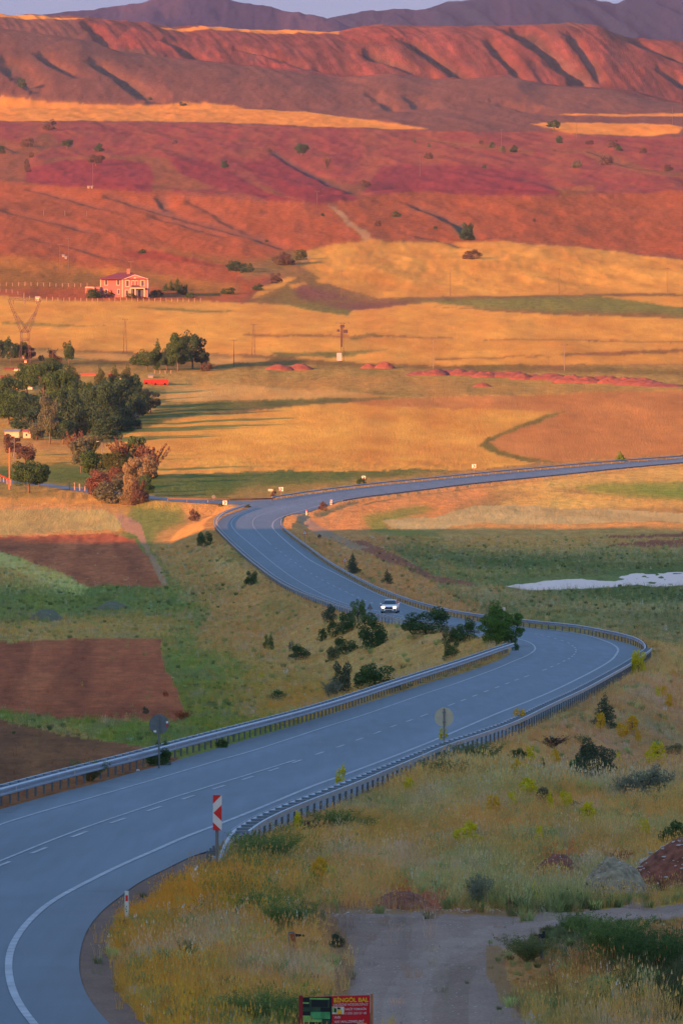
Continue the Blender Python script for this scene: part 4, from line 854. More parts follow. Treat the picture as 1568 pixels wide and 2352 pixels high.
tri(792, 1278.6, 1291.2, 1318, 13.1, 'red and white triangle sign with a double bend symbol beside a dark bush', True, [[(-.22,.14),(-.12,.14),(-.12,.36),(-.22,.36)],[(-.22,.30),(.22,.30),(.22,.38),(-.22,.38)],[(.12,.30),(.22,.30),(.22,.52),(.12,.52)]])
tri(849, 1386, 1400, 1419, 14.5, 'grey triangle sign seen from behind on the left barrier behind the white car', False, [])
def chev(px0, px1, y0, y1, basey, label, flip=1):
    p, s = gpos((px0+px1)/2, basey); t = empty('chevron_sign', p); tag(t, label, 'road sign', 'square chevron signs on the far bend'); W = (px1-px0)/s/2; zb = (basey-y1)/s; zt = (basey-y0)/s; h = zt-zb
    MB().tube((0,.02,-.2),(0,.02,zb+.1),.035,n=6).build('post', S_POST, t); MB().box((0,0,zb+h/2),(2*W,.02,h)).build('panel', S_WHITE, t)
    a = lambda u, v: (u*W*flip, zb+v*h)
    MB().prism([a(-.62,.92),a(-.05,.92),a(.72,.5),a(-.05,.08),a(-.62,.08),a(.08,.5)], -.018, -.012).build('chevron', S_RED, t)
chev(511.5, 521, 1150, 1159.5, 1168, 'red chevron on white square sign nearest the side road mouth')
chev(640.5, 650, 1119, 1128, 1137, 'red chevron on white square sign right of the small name board')
chev(830.5, 839, 1093, 1101.5, 1112, 'red chevron on white square sign standing over a dark bush')
chev(1083.5, 1092.5, 1066, 1075, 1090, 'red chevron on white square sign farthest along the road')
p, s = gpos(621, 1143); t = empty('name_board', p); tag(t, 'small pale board with a red band beside a bush at the junction', 'road sign')
MB().tube((.15,0,-.1),(.15,0,1.5),.035,n=6).build('post', S_POST, t); MB().box((0,-.02,1.45),(.85,.02,.38)).build('panel', S_WHITE, t); MB().box((0,-.035,1.45),(.8,.006,.10)).build('red_band', S_RED, t)
p, s = gpos(759, 1163); t = empty('striped_panel', p); tag(t, 'leaning red and white striped marker panel beside a small dark bush', 'road sign')
MB().box((0,0,.78),(.34,.02,.95)).build('panel', S_WHITE, t); MB().tube((0,.03,-.1),(0,.03,.6),.03,n=6).build('post', S_POST, t)
for k in range(3): MB().prism([(-.17,.36+k*.34),(.17,.48+k*.34),(.17,.64+k*.34),(-.17,.52+k*.34)], -.018, -.012).build('red_stripe', S_RED, t)
t.rotation_euler = (0, .12, 0)
p, s = gpos(703.5, 1182); t = empty('marker_post', p); tag(t, 'short red topped marker post at the gravel turn off', 'marker post'); MB().box((0,0,.35),(.16,.05,.9)).build('post', S_WHITE, t); MB().box((0,0,.72),(.17,.06,.2)).build('red_cap', S_RED, t)
p, s = gpos(1155, 1412); t = empty('back_board', p); tag(t, 'small cream square board behind the large leafy tree at the bend', 'road sign'); MB().box((0,0,.62),(.46,.02,.34)).build('panel', mat('cream_board',(.8,.66,.5),.5,0,0), t); MB().tube((0,.03,-.1),(0,.03,.6),.03,n=6).build('post', S_POST, t)

# ------------------------------------------------------------------ the car
CW = mat('car_white', (.80,.80,.82), .18, 0, .02, 2, spec=.6); CG = mat('car_glass', (.03,.05,.07), .06, 0, 0, spec=.8); CB = mat('black_trim', (.012,.012,.015), .45, 0, 0); CT = mat('tyre_rubber', (.015,.015,.015), .8, 0, .1, 9); CR = mat('rim_metal', (.35,.36,.38), .3, .8, 0)
CL = mat('headlamp_lit', (.9,.8,.7), .2, 0, 0, emit=((1,.55,.30), 4.5)); CK = mat('number_plate', (.7,.7,.72), .5, 0, 0)
p, s = gpos(896, 1408); car = empty('parked_car' if False else 'car', p, math.radians(-5)); tag(car, 'white saloon car with lit headlamps driving toward the viewer on the middle road', 'car')
car.scale = (.97,.97,.97)
# body loft: sections along y (front at -2.2)
sec = [(-2.18,.72,.30,.62),(-2.12,.80,.24,.70),(-1.9,.86,.20,.80),(-1.2,.885,.18,.93),(-.85,.89,.18,.97),(0,.90,.18,.99),(1.0,.90,.18,1.0),(1.6,.88,.19,1.02),(2.05,.84,.24,1.0),(2.18,.78,.34,.92)]
def ring(y, w, z0, z1): 
    m = (z0+z1)/2; return [(-w*.88,y,z0),(w*.88,y,z0),(w*.985,y,z0+.10),(w,y,m-.05),(w*.985,y,m+.1),(w*.93,y,z1-.07),(w*.80,y,z1),(0,y,z1+.035),(-w*.80,y,z1),(-w*.93,y,z1-.07),(-w*.985,y,m+.1),(-w,y,m-.05),(-w*.985,y,z0+.10)]
v = []; f = []; n = 13
for q in sec: v += ring(*q)
for i in range(len(sec)-1):
    for j in range(n): f.append((i*n+j, i*n+(j+1) % n, (i+1)*n+(j+1) % n, (i+1)*n+j))
f += [tuple(range(n-1,-1,-1)), tuple((len(sec)-1)*n+j for j in range(n))]
b = MB(); b.add(v, f); b.build('body', CW, car, smooth_=True)
cab = [(-.95,.78,.98),(-.25,.60,1.43),(.35,.61,1.47),(1.05,.60,1.41),(1.75,.74,1.02)]
v = []; f = []
for y, w, z in cab: v += [(-w,y,z),(w,y,z)]
low = [(-.95,.84,.93),(-.25,.86,.95),(.35,.87,.95),(1.05,.86,.95),(1.75,.82,.97)]
for y, w, z in low: v += [(-w,y,z),(w,y,z)]
for i in range(4): f += [(2*i,2*i+1,2*i+3,2*i+2),(2*i,2*i+2,10+2*i+2,10+2*i),(2*i+1,10+2*i+1,10+2*i+3,2*i+3)]
f += [(0,10,11,1),(8,9,19,18)]
MB().add(v, f).build('cabin', CW, car)
def quad(name, pts, m, off=(0,0,0), par=None): 
    a = [Vector(q)+Vector(off) for q in pts]; nrm = (a[1]-a[0]).cross(a[2]-a[0]).normalized()*.012
    return MB().add([q for q in a]+[q+nrm for q in a], [(0,1,2,3),(7,6,5,4),(0,4,5,1),(1,5,6,2),(2,6,7,3),(3,7,4,0)]).build(name, m, par or car)
quad('windscreen', [(-.75,-.93,1.0),(.75,-.93,1.0),(.575,-.27,1.415),(-.575,-.27,1.415)], CG, (0,-.02,.004))
quad('rear_window', [(.70,1.74,1.04),(-.70,1.74,1.04),(-.57,1.09,1.40),(.57,1.09,1.40)], CG, (0,.02,.004))
for sx in (-1,1):
    q = [(sx*.835,-.72,1.01),(sx*.62,-.24,1.39),(sx*.625,1.02,1.38),(sx*.81,1.45,1.03)]
    if sx > 0: q = q[::-1]
    quad('side_window', q, CG, (sx*.022,0,0))
    MB().tube((sx*.93,-.72,1.02),(sx*1.08,-.72,1.04),.075,.09,10).build('wing_mirror', CW, car)
    m = MB().prism([(sx*.50,.66),(sx*.78,.70),(sx*.80,.80),(sx*.52,.76)], -2.19, -2.05); m.build('headlight', CL, car)
    for y in (-1.38, 1.32):
        wq = MB().tube((sx*.70,y,.31),(sx*.90,y,.31),.31,n=22).build('wheel', CT, car); MB().tube((sx*.895,y,.31),(sx*.91,y,.31),.20,n=16).build('rim', CR, wq)
    MB().tube((sx*.66,-2.20,.42),(sx*.66,-2.14,.42),.10,n=14).build('fog_lamp', CB, car)
MB().prism([(-.46,.58),(-.38,.52),(.38,.52),(.46,.58),(.44,.70),(.40,.74),(-.40,.74),(-.44,.70)], -2.215, -2.12).build('grille', CB, car)
MB().tube((0,-2.235,.655),(0,-2.215,.655),.055,n=14).build('badge', CR, car)
MB().prism([(-.42,.30),(.42,.30),(.34,.40),(-.34,.40)], -2.215, -2.12).build('lower_grille', CB, car)
MB().box((0,-2.20,.46),(.5,.02,.09)).build('number_plate', CK, car)
MB().box((0,-2.12,.20),(1.5,.25,.06)).build('sill', CB, car)

# ------------------------------------------------------------------ billboard
BR = mat('board_red', (.55,.008,.012), .5, 0, .05, 3); BK = mat('board_black', (.012,.014,.014), .5, 0, .1, 3); BY = mat('board_yellow', (.78,.42,.01), .5, 0, 0); BW = mat('board_white', (.62,.52,.50), .5, 0, 0)
BG = [mat('board_green', (.07,.30,.10), .5, 0, .5, 5), mat('board_lime', (.22,.42,.10), .5, 0, .4, 5), mat('board_dim_green', (.035,.07,.035), .5, 0, .5, 5)]
YB = 126.0; sB = FX/YB; xB = lambda px: (px-784)/sB; zB = lambda py: -(py-TY)/sB
bx0, bx1, bt = 686, 857, 2289.5; bl = bt+104
gB = ground_z(xB(770), YB); t = empty('billboard', (xB(771.5), YB, gB)); tag(t, 'red and black honey advertising board with yellow lettering cut by the lower picture edge', 'billboard')
lx = lambda px: (px-771.5)/sB; lz = lambda py: (-(py-TY)/sB)-gB
tilt = lambda px: (px-771.5)/171*-3.2
MB().prism([(lx(bx0+9),lz(bt+2)),(lx(bx1-8),lz(bt-3)),(lx(bx1-8),lz(bl-3)),(lx(bx0+9),lz(bl+2))], 0, .03).build('panel', BR, t)
MB().prism([(lx(bx0+10),lz(bt+3)),(lx(762),lz(bt+.5)),(lx(762),lz(bl)),(lx(bx0+10),lz(bl))], -.006, -.001).build('picture', BK, t)
MB().box((lx(690.5),-.0,lz(bt+50)),(9/sB,.06,104/sB)).build('frame_post', mat('frame_red',(.28,.02,.02),.6,0,.2,4), t)
MB().box((lx(853.5),-.0,lz(bt+47)),(6/sB,.06,106/sB)).build('frame_post', mat('frame_rust',(.40,.14,.05),.7,0,.2,4), t)
for xx in (692, 852): MB().box((lx(xx),.02,.12),(.05,.05,.8)).build('leg', mat('leg_steel',(.2,.16,.13),.6,.3,.2,4), t)
zq = lambda a, b: (1180/1.7417+a*.12449, 3960/1.7417+b*.12449)
def rectz(a0,b0,a1,b1,m,nm,y0=-.012,y1=-.007):
    p0 = zq(a0,b0); p1 = zq(a1,b1); MB().prism([(lx(p0[0]),lz(p0[1])),(lx(p1[0]),lz(p0[1])-.004),(lx(p1[0]),lz(p1[1])-.004),(lx(p0[0]),lz(p1[1]))], y0, y1).build(nm, m, t)
rectz(265,155,630,330,BG[2],'picture_patch'); rectz(300,195,605,320,BK,'picture_patch',-.018,-.013); rectz(270,158,630,182,BG[1],'picture_patch',-.018,-.013); rectz(130,235,255,262,BG[1],'picture_patch'); rectz(285,412,645,540,BG[0],'picture_patch'); rectz(125,480,280,600,BG[1],'picture_patch'); rectz(140,548,495,600,BG[1],'picture_patch',-.018,-.013); rectz(505,555,640,640,BG[2],'picture_patch')
rectz(120,330,470,405,BG[2],'picture_patch')
rectz(684,316,902,455,mat('photo_pale',(.55,.55,.42),.5,0,.3,9),'photo'); rectz(690,320,745,420,BG[1],'photo_patch',-.018,-.013); rectz(725,345,760,420,BK,'photo_patch',-.024,-.019); rectz(780,330,835,365,BK,'photo_patch',-.018,-.013); rectz(775,380,860,450,BY,'photo_patch',-.018,-.013)
def text(s_, a, b, hgt, m, shear=0.0, bold=0.0, wmax=None):
    c = bpy.data.curves.new('lettering', 'FONT'); c.body = s_; c.size = 1; c.extrude = .0; c.shear = shear; c.offset = bold
    o = bpy.data.objects.new('lettering', c); COL.objects.link(o); bpy.context.view_layer.update()
    dg = bpy.context.evaluated_depsgraph_get(); me = bpy.data.meshes.new_from_object(o.evaluated_get(dg)); bpy.data.objects.remove(o)
    if len(me.vertices) == 0: return
    co = np.array([v.co[:] for v in me.vertices]); mn, mx = co.min(0), co.max(0); H = hgt*.12449/sB; sc_ = H/.73; sx = sc_
    if wmax: sx = wmax*.12449/sB/(mx[0]-mn[0])
    px_, py_ = zq(a, b); me.transform(Matrix.Diagonal((sx, sc_, 1, 1))); me.materials.append(m)
    o = bpy.data.objects.new('lettering', me); COL.objects.link(o); o.parent = t; o.rotation_euler = (math.pi/2, math.radians(-1.1), 0); o.location = (lx(px_)-mn[0]*sx, -.012, lz(py_))
text('BİNGÖL BAL', 715, 237, 78, BY, 0, .03, 640); text('VADİSİNE HOŞGELDİNİZ', 705, 305, 46, BW, .25, .005, 645); text('HALİT TOMAKİN', 922, 384, 40, BW, 0, .02, 390); text('0 535 333 51 45', 922, 462, 42, BW, .2, .01, 395)
text("'ARI", 720, 538, 46, BW, .25, .012, 120); text("'ARI MALZEMELERİ", 720, 620, 46, BW, .25, .012, 550)
rectz(1145,618,1320,700,BY,'yellow_strip')
# ------------------------------------------------------------------ vegetation
def leafmat(name, c, c2, trans=.15):
    m = bpy.data.materials.new(name); m.use_nodes = True; n = m.node_tree.nodes; l = m.node_tree.links; b = n['Principled BSDF']
    b.inputs['Roughness'].default_value = .75; b.inputs['Specular IOR Level'].default_value = .15
    at = n.new('ShaderNodeAttribute'); at.attribute_name = 'Col'; sp = n.new('ShaderNodeSeparateColor'); l.new(at.outputs['Color'], sp.inputs[0])
    mx = n.new('ShaderNodeMix'); mx.data_type = 'RGBA'; mx.inputs[6].default_value = (*c, 1); mx.inputs[7].default_value = (*c2, 1); l.new(sp.outputs[0], mx.inputs[0])
    l.new(mx.outputs[2], b.inputs['Base Color'])
    tr = n.new('ShaderNodeBsdfTranslucent'); l.new(mx.outputs[2], tr.inputs[0]); ms = n.new('ShaderNodeMixShader'); ms.inputs[0].default_value = trans
    l.new(b.outputs[0], ms.inputs[1]); l.new(tr.outputs[0], ms.inputs[2]); l.new(ms.outputs[0], n['Material Output'].inputs[0]); return m
LM = {'dark':leafmat('dark_leaves', (.030,.064,.022), (.062,.115,.035)), 'blue':leafmat('dark_blue_green_leaves', (.024,.056,.030), (.050,.096,.048)), 'olive':leafmat('olive_leaves', (.045,.065,.022), (.085,.105,.035)),
      'grey':leafmat('grey_green_leaves', (.07,.09,.055), (.13,.14,.09)), 'silver':leafmat('silvery_leaves', (.15,.165,.10), (.26,.26,.17)), 'cream':leafmat('cream_blossom_leaves', (.15,.12,.065), (.28,.22,.12)), 'red':leafmat('reddish_twigs', (.11,.055,.04), (.19,.095,.065)),
      'bright':leafmat('bright_green_leaves', (.075,.14,.022), (.13,.22,.035)), 'yellow':leafmat('yellow_flowers', (.50,.42,.015), (.75,.62,.02)), 'orange':leafmat('orange_yellow_flowers', (.60,.34,.02), (.75,.46,.03)),
      'purple':leafmat('brown_purple_leaves', (.085,.055,.045), (.13,.08,.06)), 'rust':leafmat('rust_stalks', (.25,.05,.02), (.36,.09,.03))}
LM['shrub_dark'] = leafmat('shrub_leaves', (.045,.085,.024), (.10,.16,.045)); LM['shrub_blue'] = leafmat('dull_shrub_leaves', (.055,.080,.042), (.12,.14,.075)); LM['shrub_olive'] = leafmat('olive_shrub_leaves', (.11,.13,.045), (.20,.21,.08))
SH = {'dark':'shrub_dark', 'blue':'shrub_blue', 'olive':'shrub_olive', 'bright':'shrub_bright'}  # lighter leaf copies for shrubs in the shaded foreground; sunlit trees stay dark
LM['shrub_bright'] = leafmat('lightened_bright_shrub_leaves', (.085,.14,.035), (.19,.25,.07))
BARK = mat('bark', (.12,.085,.06), .9, 0, .25, 3)
def quads(P, Nn, S, asp, r):
    """leaf faces at P facing Nn"""
    n = len(P); a = r.normal(size=(n,3)); t = np.cross(Nn, a); t /= np.linalg.norm(t, axis=1)[:,None]+1e-9; b = np.cross(Nn, t); b /= np.linalg.norm(b, axis=1)[:,None]+1e-9
    s = S[:,None]; V = np.stack([P-t*s*asp, P+b*s*.6, P+t*s*asp, P-b*s*.6], 1).reshape(-1, 3)
    return V, np.arange(4*n).reshape(n, 4)
def crown(kind, seed, n, leaf):
    r = np.random.default_rng(seed); lobes = []
    if kind == 'round':
        for k in range(16):
            th = r.uniform(0, 6.28); z = r.uniform(.30, .86); R = .34*math.sqrt(max(.05, 1-((z-.58)/.36)**2)); lobes.append((R*math.cos(th), R*math.sin(th), z, r.uniform(.12,.21), r.uniform(.10,.16)))
        lobes.append((0,0,.58,.34,.30))
    elif kind == 'bush':
        for k in range(16):
            th = r.uniform(0, 6.28); z = r.uniform(.06, .80); R = .38*math.sqrt(max(.03, 1-(z/.92)**2)); lobes.append((R*math.cos(th), R*math.sin(th), z, r.uniform(.10,.19), r.uniform(.10,.2)))
        lobes.append((0,0,.32,.36,.36))
    elif kind == 'poplar':
        for k in range(15):
            z = .12+.82*k/14; R = .36*math.sin(min(1, (z+.12))*math.pi*.93)**.7; th = r.uniform(0, 6.28); lobes.append((R*.35*math.cos(th), R*.35*math.sin(th), z, max(.08, R*.8), .09))
    elif kind == 'cone':
        for k in range(20):
            z = .05+.9*k/19; R = .46*(1-z)**.75+.03; th = r.uniform(0, 6.28); lobes.append((R*.45*math.cos(th), R*.45*math.sin(th), z, R*.75, .08))
    elif kind == 'tall':
        for k in range(22):
            th = r.uniform(0, 6.28); z = r.uniform(.22, .90); R = .33*(1-abs(z-.5)**1.8*1.5); lobes.append((R*math.cos(th), R*math.sin(th), z, r.uniform(.11,.19), r.uniform(.07,.12)))
        lobes.append((0,0,.55,.28,.34))
    P, N_ = [], []
    if kind == 'feather':
        m = 62; per = n//m
        for k in range(m):
            th = r.uniform(0, 6.28); lean = r.uniform(.0, .46)**1.0; L_ = r.uniform(.65, 1.02)*(1-.55*lean); t = r.uniform(.18, 1, per)
            d = np.array([math.cos(th)*lean, math.sin(th)*lean, 1.0]); x = t[:,None]*L_*d; x[:,:2] *= (.55+.6*t[:,None]**.6)
            sp = .055*(1.15-t)**.5; x += r.normal(size=(per,3))*sp[:,None]*np.array([1,1,.5]); P.append(x); q = r.normal(size=(per,3)); q[:,2] *= .4; N_.append(q)
    elif kind == 'twiggy':
        m = 46; per = n//m
        for k in range(m):
            th = r.uniform(0, 6.28); lean = r.uniform(.05, .7); L_ = r.uniform(.55, 1.0); t = r.uniform(.15, 1, per)
            d = np.array([math.cos(th)*lean, math.sin(th)*lean, 1.0]); x = t[:,None]*L_*d; x[:,:2] *= (.5+.5*t[:,None]); x += r.normal(size=(per,3))*.012; P.append(x); q = r.normal(size=(per,3)); N_.append(q)
    elif kind == 'clump':
        m = 110; per = n//m
        for k in range(m):
            th = r.uniform(0, 6.28); lean = r.uniform(.1, .62); L_ = r.uniform(.55, 1.0); t = r.uniform(.05, 1, per)
            d = np.array([math.cos(th)*lean, math.sin(th)*lean, .9]); x = t[:,None]*L_*d; x += r.normal(size=(per,3))*.02; P.append(x); q = r.normal(size=(per,3)); q[:,2] *= .2; N_.append(q)
    else:
        w = np.array([l[3]**2 for l in lobes]); w /= w.sum()
        for l, c in zip(lobes, r.multinomial(n, w)):
            q = r.normal(size=(c,3)); q /= np.linalg.norm(q, axis=1)[:,None]; rr = r.uniform(.72, 1.06, c)[:,None]
            P.append(np.array(l[:3])+q*rr*np.array([l[3], l[3], l[4]])); N_.append(q+r.normal(size=(c,3))*.7)
    P = np.concatenate(P); N_ = np.concatenate(N_); N_ /= np.linalg.norm(N_, axis=1)[:,None]+1e-9; P[:,2] = np.maximum(P[:,2], 0.0)
    lo, hi_ = np.percentile(P, 4, axis=0), np.percentile(P, 96, axis=0)
    P[:,:2] = (P[:,:2]-(lo[:2]+hi_[:2])/2)/(hi_[:2]-lo[:2]).max(); P[:,2] = P[:,2]/hi_[2]*.98
    S = leaf*r.uniform(.6, 1.5, len(P)); asp = 1.0 if kind not in ('feather','clump','twiggy') else 1.6
    V_, F_ = quads(P, N_, S, asp, r); me = np_mesh('crown', V_, F_, False)
    cl = np.clip(.5+.5*fbm(P[:,0]*7+seed, P[:,2]*7+P[:,1]*5, 3, seed)*1.6+r.normal(size=len(P))*.22, 0, 1)
    add_col(me, np.repeat(np.c_[cl, cl, cl], 4, axis=0)); return me
CR_ = {}
def get_crown(kind, q, hi):
    k = (kind, q % 3, hi)
    if k not in CR_: CR_[k] = crown(kind, 100+q % 3*7+len(kind), {3:11000, 2:4600, 1:800}[hi]*(2 if kind == 'clump' else 1), {3:.021, 2:.029, 1:.060}[hi]*(.6 if kind == 'clump' else 1))
    return CR_[k]
TR_ = {}
def trunk(kind):
    if kind not in TR_:
        m = MB(); r = random.Random(5)
        if kind in ('feather', 'twiggy', 'clump'):
            for k in range(26 if kind == 'twiggy' else 12):
                th = r.uniform(0, 6.28); le = r.uniform(.1, .6); h = r.uniform(.5, .98); a = (.0, .0, -.03); b_ = (math.cos(th)*le*.35*h, math.sin(th)*le*.35*h, .5*h); c_ = (math.cos(th)*le*h*.85, math.sin(th)*le*h*.85, h)
                m.tube(a, b_, .012, .008, 5).tube(b_, c_, .008, .002, 5)
        else:
            top = .55 if kind != 'poplar' else .85
            m.tube((0,0,-.05), (0.01,0,.25), .045, .036, 8).tube((0.01,0,.25), (0,.01,top), .036, .014, 8)
            for k in range(6):
                th = k*1.05+r.uniform(-.3,.3); z = r.uniform(.18,.42); m.tube((0,0,z), (.3*math.cos(th), .3*math.sin(th), z+r.uniform(.15,.32)), .018, .005, 5)
        me = m.mesh('trunk', True); me.materials.append(BARK); TR_[kind] = me
    return TR_[kind]
_tc = [0]
def plant(name, label, cat, px, py, w, h, kind, lm, group=None, sink=.02, lean=0, hi=None):
    """px,py: where its foot stands in the picture; w,h: its size there in picture units"""
    p, s = G(px, py); W, H = w/s, h/s; _tc[0] += 1; q = _tc[0]
    t = empty(name, (p.x, p.y, ground_z(p.x, p.y)-sink*H), (q*2.399) % 6.28); tag(t, label, cat, group); t.rotation_euler.x = lean
    if hi is None: hi = 3 if h*w > 5200 else 2 if h*w > 700 else 1
    if cat == 'flowers': H = H*1.2+.22; W *= 1.15; t.location.z += .22
    me = get_crown(kind, q, hi); c = link('crown' if cat == 'tree' else 'foliage', me, None, t)
    if len(me.materials) == 0: me.materials.append(LM[lm])
    if cat != 'tree' and lm in SH and py > 1180: lm = SH[lm]
    c.material_slots[0].link = 'OBJECT'; c.material_slots[0].material = LM[lm]
    k = 1.0
    k = .86 if cat == 'tree' else .94
    c.scale = (W*k, W*k, H*(.93 if cat == 'tree' else 1.0))
    if not (hi == 1 and h < 16):
        b = link('trunk' if cat == 'tree' else 'stem', trunk(kind), None, t); b.scale = c.scale
    return t
ORD = ['first','second','third','fourth','fifth','sixth','seventh','eighth','ninth','tenth','eleventh','twelfth','thirteenth','fourteenth','fifteenth','sixteenth','seventeenth','eighteenth']
def row(items, what, where, name, cat, group=None, **kw):
    items = sorted(items, key=lambda i: i[0]); n = len(items)
    for i, it in enumerate(items):
        o = 'leftmost' if i == 0 else 'rightmost' if i == n-1 else ORD[i]+' from the left'
        px, py, w, h, kind, lm = it
        plant(name, '%s of the %s %s' % (o, what, where), cat, px, py, w, h, kind, lm, group, **kw)

# bushes far up the slopes
row([(112,299,30,22,'bush','purple'),(154,341,26,20,'round','blue'),(227,348,22,18,'bush','blue'),(62,336,28,20,'bush','purple'),(220,380,36,24,'round','purple'),(72,361,12,13,'bush','purple'),(63,394,18,22,'bush','purple'),(4,352,18,18,'bush','blue'),(61,375,14,10,'bush','purple')],
    'dark bushes', 'below the upper left wheat strip', 'bush', 'bush', 'bushes on the upper slope')
row([(692,357,28,27,'round','blue'),(516,384,20,16,'bush','blue'),(401,329,12,8,'bush','purple'),(752,386,12,24,'twiggy','purple'),(840,428,20,14,'bush','purple'),(620,348,10,8,'bush','purple')],
    'dark bushes', 'around the central red fields', 'bush', 'bush', 'bushes on the upper slope')
row([(1271,299,28,24,'round','blue'),(1284,328,19,16,'bush','blue'),(1154,349,14,14,'bush','grey'),(1180,349,22,16,'bush','blue'),(1105,331,11,10,'bush','purple'),(1129,339,13,13,'bush','blue'),(1352,331,20,9,'bush','purple'),(1408,337,24,16,'bush','purple'),(1420,346,18,12,'bush','blue'),
     (1476,351,18,12,'bush','purple'),(1393,378,29,20,'bush','purple'),(1325,384,23,15,'bush','grey'),(1534,392,28,14,'bush','purple'),(1112,386,11,9,'bush','blue'),(983,364,20,14,'bush','purple'),(952,327,8,7,'bush','grey'),(985,337,9,8,'bush','grey')],
    'small bushes', 'on the upper right slope', 'bush', 'bush', 'bushes on the upper slope')
row([(50,200,20,20,'bush','blue'),(420,242,16,8,'bush','blue'),(345,228,10,6,'bush','blue'),(204,43,6,6,'bush','purple')], 'specks of scrub', 'at the foot of the long ridge', 'bush', 'bush', 'scrub under the ridge')
row([(1072,550,36,36,'bush','blue'),(1083,594,40,19,'bush','purple'),(911,498,22,12,'bush','dark'),(867,518,14,13,'bush','purple'),(1227,509,9,8,'bush','purple'),(741,496,9,7,'bush','blue'),(1000,526,9,7,'bush','blue')], 'dark bushes', 'near the winding track', 'bush', 'bush', 'bushes on the middle slope')
row([(652,608,46,26,'bush','purple'),(633,650,28,22,'bush','purple'),(540,622,44,22,'bush','blue'),(568,625,30,20,'bush','blue'),(591,667,24,14,'bush','dark'),(523,675,30,14,'bush','dark'),(327,581,22,9,'bush','dark'),(612,556,8,6,'bush','blue'),(690,596,30,22,'bush','olive')], 'dark bushes', 'in the dip beyond the house', 'bush', 'bush', 'bushes in the dip')
row([(215,684,40,20,'bush','dark'),(245,682,30,18,'bush','dark'),(262,676,24,24,'bush','blue'),(330,682,30,10,'bush','dark'),(360,680,30,14,'bush','dark'),(380,668,14,16,'cone','dark'),(393,666,13,20,'cone','dark'),(407,667,16,26,'cone','dark'),(420,676,30,22,'bush','olive'),(436,684,20,12,'bush','dark'),(300,684,26,10,'bush','olive')], 'garden shrubs', 'round the pink house', 'shrub', 'shrub', 'garden shrubs of the pink house')
# trees above the farm
plant('tree','tall dark tree, left crown of the clump standing in the upper wheat','tree',409,852,62,88,'tall','dark','trees in the upper wheat')
plant('tree','broad dark tree, right crown of the clump standing in the upper wheat','tree',442,846,62,82,'round','blue','trees in the upper wheat')
plant('tree','low dark tree at the right edge of the clump in the upper wheat','tree',463,846,34,46,'round','blue','trees in the upper wheat')
plant('tree','narrow dark poplar left of the broad clump in the upper wheat','tree',361,850,22,66,'poplar','dark','trees in the upper wheat')
plant('tree','low round tree left of the narrow poplar in the upper wheat','tree',338,850,46,46,'round','dark','trees in the upper wheat')
plant('bush','small round bush at the far left of the clump in the upper wheat','bush',311,838,28,24,'bush','dark')
plant('bush','grey low bush under the right side of the clump','bush',474,852,26,18,'bush','purple')
plant('bush','low dark bush between poplar and broad tree','bush',383,850,40,44,'round','blue')
plant('tree','single oval tree on a bare trunk in the upper wheat','tree',158,840,27,56,'round','dark')
row([(2,830,24,50,'tall','blue'),(24,832,30,52,'tall','blue'),(44,830,30,42,'round','blue'),(20,800,14,26,'poplar','blue'),(56,826,22,44,'tall','olive'),(70,830,24,38,'tall','purple')], 'dark trees', 'behind the power pylon', 'tree', 'tree', 'trees behind the pylon')
row([(124,838,34,26,'bush','purple'),(95,828,14,12,'bush','dark'),(119,822,16,20,'twiggy','olive')], 'small bushes', 'right of the pylon', 'bush', 'bush')
# the wood round the farmstead
fw = [(20,930,70,66,'round','dark'),(62,905,60,70,'tall','dark'),(100,915,80,92,'round','dark'),(165,905,38,66,'poplar','olive'),(140,940,84,96,'round','dark'),(40,960,90,64,'round','dark'),(75,975,80,72,'round','blue'),(115,1020,50,112,'tall','grey'),(160,1000,80,110,'bush','blue'),
      (185,960,80,80,'bush','dark'),(225,990,92,112,'bush','blue'),(262,975,84,108,'tall','blue'),(297,960,86,100,'bush','blue'),(322,950,56,72,'bush','blue'),(230,905,26,60,'poplar','olive'),(262,910,30,66,'poplar','olive'),(292,905,32,62,'poplar','olive'),(311,920,26,52,'poplar','olive'),
      (346,948,44,56,'tall','grey'),(245,940,70,56,'round','dark'),(187,1015,46,70,'tall','olive'),(145,1020,60,60,'round','blue'),(10,955,40,50,'round','dark'),(84,1012,36,44,'round','grey'),(142,1002,24,30,'round','cream'),(22,890,40,26,'round','dark'),(60,990,70,50,'bush','blue'),(205,965,70,66,'bush','blue'),(110,960,70,60,'bush','dark'),(275,990,64,60,'bush','blue'),(245,1008,66,56,'bush','blue'),(130,1000,60,50,'bush','dark'),(300,985,50,44,'bush','blue'),(172,930,60,60,'round','dark'),(210,930,50,50,'round','olive'),(20,975,60,56,'round','dark')]
row(sorted(fw)[:17], 'trees', 'in the left half of the wood', 'tree', 'tree', 'trees of the farmstead wood')
row(sorted(fw)[17:], 'trees', 'in the right half of the wood', 'tree', 'tree', 'trees of the farmstead wood')
